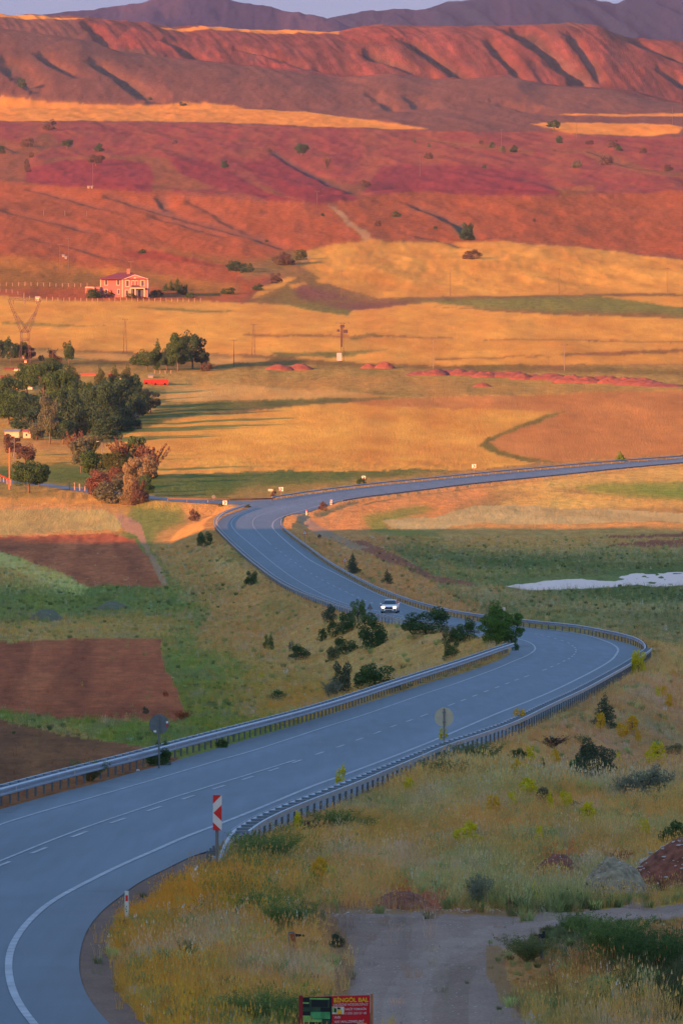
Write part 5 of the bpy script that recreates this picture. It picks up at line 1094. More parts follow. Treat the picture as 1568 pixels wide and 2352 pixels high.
# thicket at the end of the side road
plant('tree','loose grey green tree at the left of the roadside thicket','tree',186,1086,56,84,'tall','grey','roadside thicket')
plant('tree','bare twiggy tree rising behind the roadside thicket, left one','tree',176,1060,40,66,'twiggy','red','roadside thicket')
plant('tree','bare twiggy tree rising behind the roadside thicket, beside the lamp','tree',208,1052,44,50,'twiggy','olive','roadside thicket')
plant('tree','round dark green tree in the middle of the roadside thicket','tree',222,1098,76,62,'round','dark','roadside thicket')
plant('tree','tall dark top with reddish twigs behind the roadside thicket','tree',312,1080,44,82,'tall','dark','roadside thicket')
plant('tree','thin reddish tree left of the tall dark top','tree',282,1080,46,72,'twiggy','red','roadside thicket')
plant('tree','olive brown tree filling the middle of the thicket','tree',270,1098,62,62,'round','olive','roadside thicket')
plant('tree','tall cream blossomed tree at the front of the thicket','tree',304,1158,52,112,'tall','cream','roadside thicket')
plant('tree','cream blossomed crown leaning right behind the dark bush','tree',336,1110,50,66,'round','cream','roadside thicket')
plant('bush','big reddish bush at the left foot of the thicket','bush',226,1138,66,54,'bush','red','roadside thicket')
plant('bush','reddish bush at the back between cream and green crowns','bush',262,1120,54,44,'bush','red','roadside thicket')
plant('bush','wide grey green bush at the front of the thicket','bush',256,1156,74,56,'bush','grey','roadside thicket')
plant('bush','low cream bush at the foot of the thicket','bush',296,1160,40,30,'bush','cream','roadside thicket')
plant('bush','dark purple bush right of the cream blossomed tree','bush',320,1158,38,52,'bush','purple','roadside thicket')
plant('bush','dark green bush overhanging the side road','bush',335,1130,34,34,'bush','dark','roadside thicket')
plant('tree','leaning reddish bare tree at the right end of the thicket','tree',345,1100,52,76,'twiggy','red','roadside thicket', lean=.0)
plant('bush','dark bush under the leaning bare tree','bush',345,1100,36,40,'bush','blue','roadside thicket')
plant('tree','round olive green tree on a short trunk by the white fence','tree',67,1132,84,74,'round','dark')
plant('tree','second dark crown merged behind the olive green tree','tree',90,1118,44,56,'round','blue')
plant('tree','dark purple tree above the olive green tree','tree',58,1066,56,44,'round','purple')
plant('tree','dull leafy tree below the cream shed','tree',28,1048,40,52,'tall','purple')
plant('bush','grey pink bush right of the cream shed','bush',86,1010,34,34,'bush','grey')
plant('bush','orange bush at the edge of the meadow','bush',222,1016,26,14,'bush','cream')
# roadside shrubs
for a in [('small dark bush beside the wheat edge above the embankment','bush',447,1197,26,24,'bush','purple'),('dark green bush halfway down the embankment','bush',471,1256,34,32,'bush','dark'),('dark green bush below the left barrier','bush',577,1344,32,30,'bush','dark'),
          ('small dark bush left of the striped marker panel','bush',741,1172,20,18,'bush','purple'),('dark bush at the foot of the chevron sign','bush',830,1113,24,15,'bush','dark'),('dark conifer like bush right of the double bend sign','bush',811,1318,28,38,'cone','blue'),
          ('small dark green bush lower right of the double bend sign','bush',890,1341,26,26,'cone','blue'),('tiny brown bush beside the gravel turn off','bush',734,1237,11,9,'bush','purple'),('green bush rising above the far barrier','bush',1426,1060,20,20,'cone','bright'),
          ('small bush beside the name board','bush',628,1145,12,18,'bush','purple'),('tiny dark bush at the side road barrier','bush',508,1165,12,8,'bush','dark'),('low bush at the barrier end by the junction','bush',567,1166,16,8,'bush','olive')]:
    plant('bush', a[0], a[1], *a[2:])
S2 = lambda x, y, w, h: (459.3+.3662*x, 1090.9+.3662*(y+h/2), w*.3662, h*.3662)
for lab, x, y, w, h, kd_, lm_ in [('grey green shrub at the top left of the embankment group',815,875,95,95,'bush','blue'),('tall shrub with a bright green top below the triangle sign',990,858,95,130,'bush','bright'),('dark shrub left under the bright topped one',925,930,130,120,'bush','dark'),
        ('dark shrub at the left of the embankment group',850,970,95,95,'bush','dark'),('small dark shrub below left of the embankment group',765,1005,68,72,'bush','dark'),('largest round green shrub of the embankment group',1080,985,190,200,'bush','dark'),
        ('spreading dark shrub under the group',915,1075,135,92,'bush','dark'),('pale green shrub beneath the spreading one',835,1122,85,85,'bush','olive'),('small yellow green shrub alone on the dry slope',430,1052,62,86,'bush','bright'),
        ('dark shrub on the slope left of the silvery ones',628,1118,125,88,'bush','dark'),('grey twiggy shrub beside the dark slope shrub',573,1080,34,60,'bush','silver'),('tall grey green shrub above the far barrier',885,1290,150,205,'bush','blue'),
        ('silvery shrub at the foot of the tall grey green one',828,1355,85,110,'feather','silver'),('wide dark green shrub behind the far barrier',1100,1275,255,150,'bush','dark'),('flat dark shrub low on the slope',480,1390,135,62,'bush','dark'),
        ('wide dark shrub right of the white car',1415,925,262,145,'bush','dark')]:
    plant('shrub', lab, 'shrub', *S2(x, y, w, h), kd_, lm_, 'shrubs on the embankment between the roads')
S3 = lambda x, y, w, h: (993.9+.3662*x, 1090.9+.3662*(y+h/2), w*.3662, h*.3662)
plant('tree','largest feathery green tree at the inner side of the bend, left stems','tree',*S3(390,945,190,262),'poplar','bright')
plant('tree','darker green right half of the feathery tree overhanging the road','tree',*S3(492,965,150,215),'tall','bright')
plant('shrub','dark shrub left of the feathery tree','shrub',*S3(195,985,150,130),'bush','dark','shrubs on the embankment between the roads')
plant('shrub','grey shrub between the dark ones left of the feathery tree','shrub',*S3(105,1010,80,100),'bush','olive','shrubs on the embankment between the roads')
plant('shrub','dark shrub lower left of the feathery tree','shrub',*S3(120,1108,110,112),'bush','dark','shrubs on the embankment between the roads')
plant('shrub','dark shrub hanging over the barrier end at the bend','shrub',*S3(515,1062,44,92),'bush','dark','shrubs on the embankment between the roads')
plant('shrub','silvery shrub at the barrier end under the feathery tree','shrub',*S3(475,1040,70,50),'bush','silver','shrubs on the embankment between the roads')
S6 = lambda x, y, w, h: (993.9+.3662*x, 1550.2+.3662*(y+h/2), w*.3662, h*.3662)
for lab, x, y, w, h, kd_, lm_ in [('dark conifer like shrub on the dry slope',1072,248,140,170,'cone','blue'),('largest dark round shrub on the right slope',1030,572,235,255,'bush','blue'),('bright green shrub left of the largest dark one',895,612,130,160,'bush','bright'),
        ('small grey shrub in front of the crest',700,772,110,112,'bush','blue'),('low brown shrub right of the small grey one',905,822,95,50,'bush','purple'),('silvery thistle clump, left of the two',1240,715,150,130,'feather','silver'),('silvery thistle clump, right of the two',1380,695,150,185,'feather','silver'),
        ('green broom mound by the barrier under the round sign',95,525,130,85,'clump','bright'),('large olive broom mound below the barrier',70,615,210,135,'clump','olive'),('olive broom mound right of the first',270,505,220,130,'clump','olive'),('dark low shrub on the upper slope',525,500,110,62,'bush','dark'),
        ('thin dark shrub on the slope before the crest',685,600,62,115,'cone','dark'),('dark green shrub at the right edge above the dirt mound',1510,1005,200,150,'bush','dark'),('greyish shrub far up the slope at the right edge',1500,470,120,60,'bush','olive'),('purple brown shrub on the slope',760,430,110,70,'twiggy','purple'),('dark olive tuft beside the purple shrub',930,410,90,55,'clump','olive')]:
    plant('shrub', lab, 'shrub', *S6(x, y, w, h), kd_, lm_, 'shrubs on the right hand slope')
S5 = lambda x, y, w, h: (459.3+.3662*x, 1550.2+.3662*(y+h/2), w*.3662, h*.3662)
for lab, x, y, w, h, kd_, lm_ in [('wide green broom mound behind the near barrier',850,915,195,110,'clump','bright'),('small green broom mound beside the wide one',1050,945,95,85,'clump','bright'),('big green broom mound at the barrier end',430,1100,270,160,'clump','bright'),('low green broom mound nearest the barrier end',330,1205,150,80,'clump','bright'),
        ('brown twiggy plant behind the barrier',680,965,95,90,'twiggy','purple')]:
    plant('shrub', lab, 'shrub', *S5(x, y, w, h), kd_, lm_, 'broom mounds behind the near barrier')
S8 = lambda x, y, w, h: (784.3+.5002*x, 1892.4+.5002*(y+h/2), w*.5002, h*.5002)
plant('shrub','grey green upright shrub at the far edge of the gravel track','shrub',*S8(632,318,95,125),'feather','silver')
plant('shrub','small dark shrub right of the grey green one','shrub',*S8(785,378,55,40),'bush','dark')
plant('shrub','tall green broom at the edge of the gravel bend','shrub',*S8(1070,465,110,100),'clump','bright')
plant('shrub','dense green broom right of the gravel bend','shrub',*S8(1230,540,240,190),'clump','bright')
plant('shrub','green broom left of the grey post','shrub',*S8(850,580,170,110),'clump','olive')
plant('shrub','dark green plant low in the right verge','shrub',*S8(1420,610,260,210),'clump','dark')
plant('shrub','dark weed beside the gravel bend','shrub',*S8(970,735,70,50),'bush','dark')
plant('shrub','green weed at the left edge of the gravel','shrub',774,2176,34,30,'bush','blue')
plant('shrub','green broom mound left of the advertising board','shrub',625,2358,140,66,'clump','bright')
plant('shrub','green broom mound behind the rusty post','shrub',660,2142,84,62,'clump','bright')
plant('shrub','dark green tuft left of the rusty post mound','shrub',574,2112,50,56,'clump','bright')
plant('shrub','dark weed in the middle of the golden verge','shrub',432,2216,30,50,'clump','olive')
plant('shrub','green weeds growing under the far barrier, left patch','shrub',205,1795,60,44,'clump','olive','weeds under the far barrier')
plant('shrub','green weeds growing under the far barrier beside the grey sign','shrub',363,1758,52,34,'bush','dark','weeds under the far barrier')
plant('shrub','green weeds growing under the far barrier, right of the grey sign','shrub',510,1718,34,18,'bush','dark','weeds under the far barrier')
plant('shrub','dark bush behind the grey round sign','shrub',370,1752,40,46,'bush','dark')
# flowers
fl = [S6(*q)+('bush', c) for q, c in [((1050,335,52,50),'orange'),((1250,345,80,45),'orange'),((1190,395,62,40),'orange'),((1410,530,82,62),'yellow'),((1365,572,60,40),'yellow'),((1440,635,50,30),'orange'),((610,550,52,50),'yellow'),((770,568,52,42),'orange'),
      ((1410,145,32,30),'yellow'),((1450,138,30,26),'orange'),((1480,200,50,40),'orange'),((1285,430,32,30),'orange'),((515,660,70,60),'orange'),((540,320,72,62),'orange'),((1165,590,60,50),'yellow')]]
row(fl, 'yellow flowering clumps', 'on the slope beyond the crest', 'flower_clump', 'flowers', 'yellow flowering clumps', sink=.0)
fl = [S6(*q)+('bush', c) for q, c in [((600,762,92,42),'yellow'),((375,885,72,60),'orange'),((495,845,52,40),'yellow'),((835,845,60,40),'yellow'),((970,945,90,70),'yellow'),((210,1075,150,60),'yellow'),((665,1068,50,32),'yellow'),((735,850,40,40),'yellow'),((1320,1020,70,30),'yellow')]]
fl += [S5(*q)+('bush', c) for q, c in [((880,712,50,75),'yellow'),((1310,750,56,36),'yellow'),((615,990,50,56),'yellow'),((1525,418,44,26),'yellow'),((195,1160,16,26),'yellow')]]+[(732,2034,36,20,'bush','orange')]
row(fl, 'yellow flowering clumps', 'in the near grass', 'flower_clump', 'flowers', 'yellow flowering clumps', sink=.0)
row([(1466,1548,34,50,'bush','yellow'),(1545,1552,14,14,'bush','orange'),(380,1600,12,10,'bush','rust'),(420,1655,30,20,'clump','rust'),(335,1640,14,14,'bush','grey'),(600,1556,12,10,'bush','yellow')], 'lone weed clumps', 'scattered round the lower fields', 'weed_clump', 'weeds', 'weed clumps')
plant('weed_clump','rust red stalks beside the dirt mound','weeds',1424,1992,40,34,'clump','rust')
# ------------------------------------------------------------------ poles and pylons
M_POLE = mat('weathered_pole', (.10,.065,.055), .8, 0, .15, 1); M_CONC = mat('grey_concrete', (.17,.14,.125), .85, 0, .1, 1); M_LATT = mat('pylon_steel', (.085,.05,.05), .6, .3, .1, 1); M_CER = mat('insulator', (.12,.07,.05), .4, 0, 0); M_CAB = mat('cabinet_grey', (.34,.33,.34), .5, 0, .05, 2)
def pole(px, py0, py1, label, kind='wood', group='utility poles', w=None):
    p, s = G(px, py1); H = (py1-py0)/s; t = empty('utility_pole', (p.x, p.y, ground_z(p.x, p.y))); tag(t, label, 'pole', group); r = max(.11, .9/s*.55) if w is None else w
    if kind == 'lattice':
        for a in (-1, 1):
            for b in (-1, 1): MB().tube((a*.55,b*.4,-.2),(a*.16,b*.16,H*.96),.07,.05,5).build('leg', M_LATT, t)
        m = MB(); n = 12
        for k in range(n):
            z0 = H*.95*k/n; z1 = H*.95*(k+1)/n; w0 = .55-.39*k/n; w1 = .55-.39*(k+1)/n; sg = 1 if k % 2 else -1
            m.tube((-w0*sg,-.3,z0),(w1*sg,-.3,z1),.03,n=4)
        o = m.build('bracing', M_LATT, t); o['kind'] = 'stuff'
    else: MB().tube((0,0,-.3),(0,0,H),r,r*.62,8).build('shaft', M_CONC if kind == 'conc' else M_POLE, t)
    MB().box((0,0,H*.965),(1.9,.12,.12)).build('cross_arm', M_LATT, t)
    for x in (-.85,0,.85): MB().tube((x,0,H*.965),(x,0,H*.965+.4),.09,.06,6).build('insulator', M_CER, t)
    return t, s, H
for px, a, b, lb, kd_ in [(537,779,843,'thin wooden pole between the tree clump and the lattice mast','wood'),(995,776,846,'slim pole standing at the left end of the red spoil bank','conc'),(1296,790,851,'slim pole standing behind the middle of the red spoil bank','conc'),
    (784,620,683,'leftmost of the four poles along the upper wheat edge','wood'),(1034,617,680,'second from the left of the four poles along the upper wheat edge','wood'),(1284.5,615,676,'third from the left of the four poles along the upper wheat edge','wood'),(1533,614,672,'rightmost of the four poles along the upper wheat edge','wood'),
    (728,438,471,'small pole between the red fields and the winding track','wood'),(964,352,403,'pole in the middle of the large red field','wood'),(1151,296,350,'pole beside the round bushes on the upper slope','wood'),(1324,272,316,'pole at the upper right wheat strip','wood'),(1544,244,286,'pole at the upper right edge of the slope','wood'),
    (33,1003,1084,'grey concrete pole near the cream shed','conc'),(360,790,848,'thin pole in front of the narrow poplar','wood'),(362,830,850,'short stub pole beside the thin pole','wood'),(121,802,852,'pole left of the single oval tree','wood'),(542,622,668,'thin mast in the grass right of the house','wood'),(301,600,628,'slim red mast behind the roof of the house','wood'),
    (157,545,626,'slim mast on the slope above the pink house','wood'),(138,560,622,'fainter slim mast left of the other above the house','wood'),(213,372,436,'thin mast beside the round dark bush high on the left','wood')]:
    pole(px, a, b, lb, kd_)
row3 = [(100,482,494),(149,483,495),(199,484,496)]
for i, (px, a, b) in enumerate(row3): 
    p, s = G(px, b); t = empty('boundary_post', p); tag(t, ['left','middle','right'][i]+' of the three pale posts on the mid left slope', 'post', 'pale posts on the slope'); MB().tube((0,0,-.2),(0,0,(b-a)/s),.11,.09,6).build('shaft', M_CONC, t)
pole(287, 731, 811, 'lattice mast in the wheat left of the tree clump', 'lattice'); pole(582, 742, 818, 'lattice mast in the wheat at the centre left', 'lattice')
t, s, H = pole(786, 740, 830, 'transformer mast with a grey cabinet in the central wheat', 'lattice')
MB().box((.9,-.2,H*.77),(1.5,.9,1.1)).build('transformer', M_LATT, t); MB().box((-1.2,-.1,H*.79),(.9,.6,.8)).build('switch_box', M_LATT, t); MB().box((0,0,H*.70),(3.2,.5,.14)).build('platform', M_LATT, t)
MB().box((0,0,H*.90),(1.4,.5,.9)).build('cable_box', M_LATT, t); MB().box((-.95,-.5,H*.12),(1.5,.8,2.4)).build('cabinet', M_CAB, t); MB().box((-.25,0,H*.62),(.5,.4,H*.5)).build('duct', M_LATT, t)
for x in (-2.0,-1.5,-.5,.5,1.5,2.0): MB().tube((x,0,H*.97),(x,0,H*.97+.55),.12,.07,6).build('insulator', M_CER, t)
# delta pylon
p, s = G(57, 862); t = empty('power_pylon', (p.x, p.y, ground_z(p.x, p.y))); tag(t, 'tall lattice power pylon with two legs opening into a V at the left edge', 'pylon')
X = lambda px: (px-57)/s; Zp = lambda py: (862-py)/s
def lat(a, b, w=.5, n=8):
    a = Vector((X(a[0]),0,Zp(a[1]))); b = Vector((X(b[0]),0,Zp(b[1]))); d = (b-a).normalized(); o = Vector((d.z,0,-d.x))*w/2; m = MB(); m.tube(a-o,b-o,.09,n=4).tube(a+o,b+o,.09,n=4)
    for k in range(n): q0 = a+(b-a)*k/n; q1 = a+(b-a)*(k+1)/n; sg = 1 if k % 2 else -1; m.tube(q0+o*sg, q1-o*sg, .05, n=4)
    q = m.build('lattice_arm', M_LATT, t); q['kind'] = 'stuff'; return q
for a, b in [((43,866),(48,800)),((48,800),(49,763)),((71,866),(67,800)),((67,800),(66,763)),((49,763),(33,722)),((33,722),(20,686)),((66,763),(82,718)),((82,718),(93,686)),((58,752),(33,716)),((58,752),(82,716)),((20,686),(93,690)),((49,763),(58,752)),((66,763),(58,752)),((49,762),(66,762)),((49,780),(66,780))]: lat(a, b)
for px in (30, 57, 84): MB().tube((X(px),0,Zp(688)),(X(px),0,Zp(698)),.15,n=6).build('insulator', M_CER, t)
def lamp(px, a, b, label, side=-1):
    p, s = G(px, b); H = (b-a)/s; t = empty('street_lamp', (p.x,p.y,ground_z(p.x,p.y))); tag(t, label, 'street lamp'); MB().tube((0,0,-.2),(0,0,H*.95),.12,.08,8).build('shaft', M_CONC, t)
    MB().tube((0,0,H*.93),(side*.8,0,H),.05,n=6).build('arm', M_CONC, t); MB().box((side*1.05,0,H+.02),(.6,.25,.14)).build('lamp_head', M_CAB, t)
lamp(235, 1014, 1060, 'street lamp on a grey post behind the roadside thicket')
# barrier pole and its red arm
p, s = G(22, 1124); t = empty('gate_post', (p.x,p.y,ground_z(p.x,p.y))); tag(t, 'tall rusty orange post with a red slanting arm at the left edge', 'gate post'); H = 96/s
MB().tube((0,0,-.2),(0,0,H),.16,.12,8).build('shaft', mat('rusty_orange',(.45,.13,.05),.8,0,.15,1), t); MB().tube((0,0,22/s),(-32/s,0,38/s),.14,.12,6).build('arm', mat('gate_red',(.55,.03,.02),.5,0,.1,1), t)

# ------------------------------------------------------------------ fences
def fence(pts, n, hpx, label, m, wire=True, w=.16):
    base = catmull(pts, 4); seg = np.r_[0, np.cumsum(np.hypot(*np.diff(base, axis=0).T))]; tt = np.linspace(0, seg[-1], n)
    q = unproject(np.c_[np.interp(tt, seg, base[:,0]), np.interp(tt, seg, base[:,1])], hmap); s = FX/q[:,1].mean(); o3 = q[0]; t = empty('fence', tuple(o3)); tag(t, label, 'fence'); h = hpx/s
    me = MB().box((0,0,h/2-.1),(w,w,h+.2)).mesh('post'); me.materials.append(m); r = random.Random(n)
    for v in q: o = link('post', me, None, t, tuple(v-o3)); o.rotation_euler = (0, r.uniform(-.06,.06), 0); o.scale.z = r.uniform(.85,1.1)
    if wire:
        mb = MB()
        for k in (.35,.65,.92):
            for a, b in zip(q[:-1], q[1:]): mb.tube(a-o3+np.array([0,0,h*k]), b-o3+np.array([0,0,h*k]), .018, n=4, cap=False)
        o = mb.build('wire', M_LATT, t); o['kind'] = 'stuff'
M_FP = mat('pale_fence_post', (.33,.22,.18), .8, 0, .15, 1)
fence([(0,657),(70,656),(130,658),(200,659)], 15, 9, 'long pale post fence left behind the pink house', M_FP)
fence([(55,688),(130,691),(220,692),(340,692),(460,694)], 32, 9, 'long pale post fence in front of the pink house', M_FP)
fence([(0,670),(30,674),(55,680)], 5, 8, 'short fence corner left of the pink house', M_FP)
fence([(0,1107),(8,1108),(24,1116)], 4, 14, 'leaning pale fence posts at the left edge', M_FP, w=.2)
fence([(160,1126),(190,1128),(215,1132),(240,1138)], 8, 18, 'leaning white fence posts beside the side road', M_FP, w=.22)
fence([(355,857),(375,858),(392,858)], 4, 8, 'short pale fence beside the tree clump', M_FP)

# ------------------------------------------------------------------ buildings
PK = mat('pink_plaster', (.40,.125,.115), .85, 0, .06, .5); TRM = mat('cream_trim', (.50,.34,.25), .8, 0, .04, 1); RFM = mat('wine_roof_tiles', (.15,.035,.05), .7, 0, .12, 2); PANE = mat('window_pane', (.09,.05,.05), .15, 0, 0, spec=.6); WINE = mat('wine_doors', (.20,.03,.04), .6, 0, 0); DK = mat('porch_dark', (.10,.09,.11), .8, 0, .1, 1); CHM = mat('chimney_brick', (.32,.12,.09), .8, 0, .1, 2)
p, s = G(286, 682); t = empty('house', (p.x, p.y, ground_z(p.x, p.y)-.3)); tag(t, 'two storey pink house with a wine red hipped roof and cream window frames', 'house')
u = lambda zx: (320+zx*.3189)/1.7417-286; hx = lambda zx: u(zx)/s; hz = lambda zy: (682-(1040+zy*.3190)/1.7417)/s+.3
D = 10.0
MB().box(((hx(255)+hx(535))/2, D/2+.6, hz(235)/2), (hx(535)-hx(255), D, hz(235))).build('wall', PK, t)
MB().box(((hx(530)+hx(855))/2, D/2, hz(235)/2), (hx(855)-hx(530), D+1.2, hz(235))).build('wall', PK, t)
zr = hz(232); zt = hz(152); xa, xb = hx(243), hx(866); ra, rb = hx(478), hx(655)
MB().add([(xa,-1.2,zr),(xb,-1.2,zr),(xb,D+1,zr),(xa,D+1,zr),(ra,D*.5,zt),(rb,D*.5,zt),(xa,-1.2,zr-.25),(xb,-1.2,zr-.25),(xb,D+1,zr-.25),(xa,D+1,zr-.25)], [(0,1,5,4),(1,2,5),(2,3,4,5),(3,0,4),(6,7,1,0),(7,8,2,1),(8,9,3,2),(9,6,0,3),(9,8,7,6)]).build('roof', RFM, t)
gm = MB().add([(hx(560),-.9,zr-.1),(hx(850),-.9,zr-.1),(hx(690),-.9,hz(190)),(hx(690),D*.4,hz(190)),(hx(560),D*.4,zr-.1),(hx(850),D*.4,zr-.1)], [(0,1,2),(1,5,3,2),(5,4,3),(4,0,2,3),(0,4,5,1)]).build('gable', PK, t)
MB().prism([(hx(545),zr-.1),(hx(690),hz(180)),(hx(690),hz(192)),(hx(565),zr-.1)], -1.25, -.7).build('gable_trim', TRM, t); MB().prism([(hx(865),zr-.1),(hx(690),hz(180)),(hx(690),hz(192)),(hx(845),zr-.1)], -1.25, -.7).build('gable_trim', TRM, t)
MB().tube((hx(690),-1.0,hz(222)),(hx(690),-.93,hz(222)),.45,n=14).build('round_window', TRM, t)
MB().box((hx(603),D*.4,hz(150)),(1.2,1.0,2.6)).build('chimney', CHM, t)
for zx in (259, 533, 851): MB().box((hx(zx), (.55 if zx < 400 else -.65), hz(235)/2),(.42,.14,hz(235))).build('corner_trim', TRM, t)
MB().box(((hx(243)+hx(535))/2,.52,zr-.12),(hx(535)-hx(250),.12,.35)).build('cornice', TRM, t); MB().box(((hx(535)+hx(860))/2,-.68,zr-.12),(hx(860)-hx(535),.12,.35)).build('cornice', TRM, t)
def window(x0, y0, x1, y1, yy, m=PANE):
    fr = MB().box(((hx(x0)+hx(x1))/2, yy, (hz(y0)+hz(y1))/2), (hx(x1)-hx(x0), .12, hz(y0)-hz(y1))).build('window', TRM, t)
    MB().box(((hx(x0)+hx(x1))/2, yy-.07, (hz(y0)+hz(y1))/2), ((hx(x1)-hx(x0))*.58, .05, (hz(y0)-hz(y1))*.76)).build('pane', m, fr)
for q in [(305,243,352,318,.53),(455,243,503,318,.53),(305,360,350,420,.53),(465,360,503,430,.53),(568,247,624,335,-.67),(648,252,684,336,-.67,WINE),(692,252,724,336,-.67,WINE),(758,247,812,333,-.67),(563,368,615,450,-.67)]: window(*q)
MB().box(((hx(628)+hx(815))/2,-1.5,hz(352)),(hx(815)-hx(628),2.0,.5)).build('balcony_slab', TRM, t); MB().box(((hx(640)+hx(805))/2,-.70,hz(412)),(hx(805)-hx(640),.1,(hz(370)-hz(455)))).build('porch_opening', DK, t)
for zx in (632,694,810): MB().box((hx(zx),-2.3,hz(410)),(.45,.45,hz(362)-hz(458)+.3)).build('porch_column', TRM, t)
MB().box((hx(695),-2.45,hz(330)),(hx(745)-hx(645),.06,.9)).build('balcony_rail', M_LATT, t)
MB().box(((hx(65)+hx(250))/2, 2, hz(375)),(hx(250)-hx(65),5,hz(338)-hz(420))).build('annexe', PK, t); MB().box(((hx(65)+hx(175))/2,-.7,hz(342)),(hx(175)-hx(65),1,.5)).build('annexe_trim', TRM, t); MB().box((hx(177),-.8,hz(380)),(.5,.5,hz(340)-hz(415))).build('annexe_column', TRM, t)
def shed(x0, x1, y0, y1, label, wall, roof, dep=3.0, door=None, gable=False, rise=.25, cat='shed', group=None, rz=0):
    p, s = G((x0+x1)/2, y1); t = empty('shed', (p.x,p.y,ground_z(p.x,p.y)-.15), rz); tag(t, label, cat, group); W = (x1-x0)/s; H = (y1-y0)/s+.15
    MB().box((0,dep/2,H*.42),(W,dep,H*.84)).build('wall', wall, t)
    MB().add([(-W/2-.2,-.25,H*.85),(W/2+.2,-.25,H*.85),(W/2+.2,dep+.2,H*.85+(0 if gable else H*rise)),(-W/2-.2,dep+.2,H*.85+(0 if gable else H*rise)),(-W/2-.2,dep/2,H),(W/2+.2,dep/2,H),(-W/2-.2,-.25,H*.79),(W/2+.2,-.25,H*.79),(W/2+.2,dep+.2,H*.79),(-W/2-.2,dep+.2,H*.79)],
             [(0,1,5,4),(4,5,2,3),(6,7,1,0),(7,8,2,5,1),(9,6,0,4,3),(8,9,3,2),(9,8,7,6)]).build('roof', roof, t)
    if door: 
        for d in door: MB().box((W*(d[0]-.5),-.03,H*d[1]),(W*d[2],.06,H*d[3])).build('door' if d[3] > .4 else 'window', S_BLACK, t)
    return t
SC = mat('cream_render', (.62,.42,.28), .85, 0, .1, .8); SR = mat('red_sheet', (.42,.07,.045), .7, 0, .15, .8); SB = mat('blue_grey_sheet', (.16,.22,.32), .6, .2, .1, .8); BRN = mat('brown_boards', (.16,.055,.045), .85, 0, .15, .8); GRS = mat('grey_sheet', (.22,.2,.2), .7, 0, .15, .8); CONT = mat('container_red', (.42,.025,.018), .5, 0, .08, 1); CBL = mat('container_blue', (.05,.14,.28), .5, 0, .1, 1)
shed(11, 44, 988, 1006, 'cream lit shed with a flat roof left below the wood', SC, GRS, 3, [(.18,.35,.16,.5)])
shed(53, 70, 988, 1006, 'small cream shed with a red roof and one dark window', SC, SR, 3, [(.45,.45,.2,.25)])
shed(329, 345, 928, 944, 'tiny pale hut with a dark doorway at the right edge of the wood', SC, SC, 2, [(.7,.4,.4,.7)])
shed(192, 248, 885, 925, 'house with a blue grey roof and red wall inside the wood', SR, SB, 9, None, True)
shed(38, 74, 878, 894, 'low blue grey roofed house with a lit gable at the left of the wood', SC, SB, 6, None, True)
for i, (a, b, c, d, w, r_, lb) in enumerate([(10,30,844,850,BRN,BRN,'leftmost low red brown barn'),(32,46,845,852,SC,BRN,'small cream fronted barn'),(50,64,845,851,BRN,SR,'second low red brown barn'),(66,104,848,856,SC,SR,'long low barn with cream ends'),(0,40,862,868,BRN,BRN,'long dark pen wall at the left edge'),
      (72,118,861,868,BRN,BRN,'long dark pen wall with a cream end'),(122,160,852,864,GRS,GRS,'grey sheeted open barn'),(186,220,856,863,SR,SR,'low red barn left of the poplars'),(250,266,856,862,SR,SR,'small red barn above the wood'),(135,145,866,874,CBL,CBL,'small blue box shed'),(340,352,860,868,GRS,GRS,'grey hut under the tree clump')]):
    shed(a, b, c, d, lb+' above the farmstead wood', w, r_, 4, None, True, group='low barns above the farmstead wood', cat='barn')
def cont(x0, x1, y0, y1, label, m, rz=0):
    p, s = G((x0+x1)/2, y1+1); t = empty('trailer', (p.x,p.y,ground_z(p.x,p.y)), rz); tag(t, label, 'trailer', 'trailers above the wood'); W = (x1-x0)/s; H = (y1-y0)/s; MB().box((0,1.2,H*.55),(W,2.4,H*.9)).build('box_body', m, t); n = max(3, int(W/1.2))
    for k in range(n+1): MB().box((-W/2+W*k/n,-.05,H*.55),(.12,.1,H*.9)).build('rib', m, t)
    for k in (-.3,.3): MB().tube((W*k,0,.25),(W*k,2.4,.25),.35,n=12).build('wheel', CT, t)
cont(331, 356, 870, 881, 'left one of the two bright red trailers', CONT); cont(350, 386, 869.5, 883, 'right one of the two bright red trailers', CONT); cont(306, 326, 875, 881.5, 'blue trailer left of the red ones', CBL)
p, s = G(278, 880); t = empty('boat', (p.x,p.y,ground_z(p.x,p.y)+.2)); tag(t, 'white and red small boat lying left of the blue trailer', 'boat'); Wb = 14/s
MB().add([(-Wb/2,0,.9),(Wb/2,0,.9),(Wb*.3,.8,.0),(-Wb*.3,.8,.0),(-Wb/2,1.6,.9),(Wb/2,1.6,.9)], [(0,1,2,3),(3,2,5,4),(0,3,4),(1,5,2),(0,4,5,1)]).build('hull', SR, t); MB().box((0,.8,.98),(Wb,1.7,.22)).build('deck', CK, t)
WS = mat('white_lit_sheet', (.26,.20,.16), .5, 0, 0)
for px, py, lb in [(203,432,'left of the two bright little huts high on the left slope'),(211,432,'right of the two bright little huts high on the left slope'),(145,590,'upper bright little hut on the slope above the pink house'),(151,594,'lower bright little hut on the slope above the pink house')]:
    shed(px-2.5, px+2.5, py-6, py, lb, WS, WS, 1.2, group='bright little huts', cat='hut')
shed(86-4, 86+4, 681, 691, 'small cream kiosk at the fence left of the pink house', SC, SC, 2); shed(52, 56, 817, 824, 'tiny lit box under the pylon', WS, SR, 1.5); shed(56, 61, 826, 833, 'tiny red and white box under the pylon', SC, SR, 1.5)

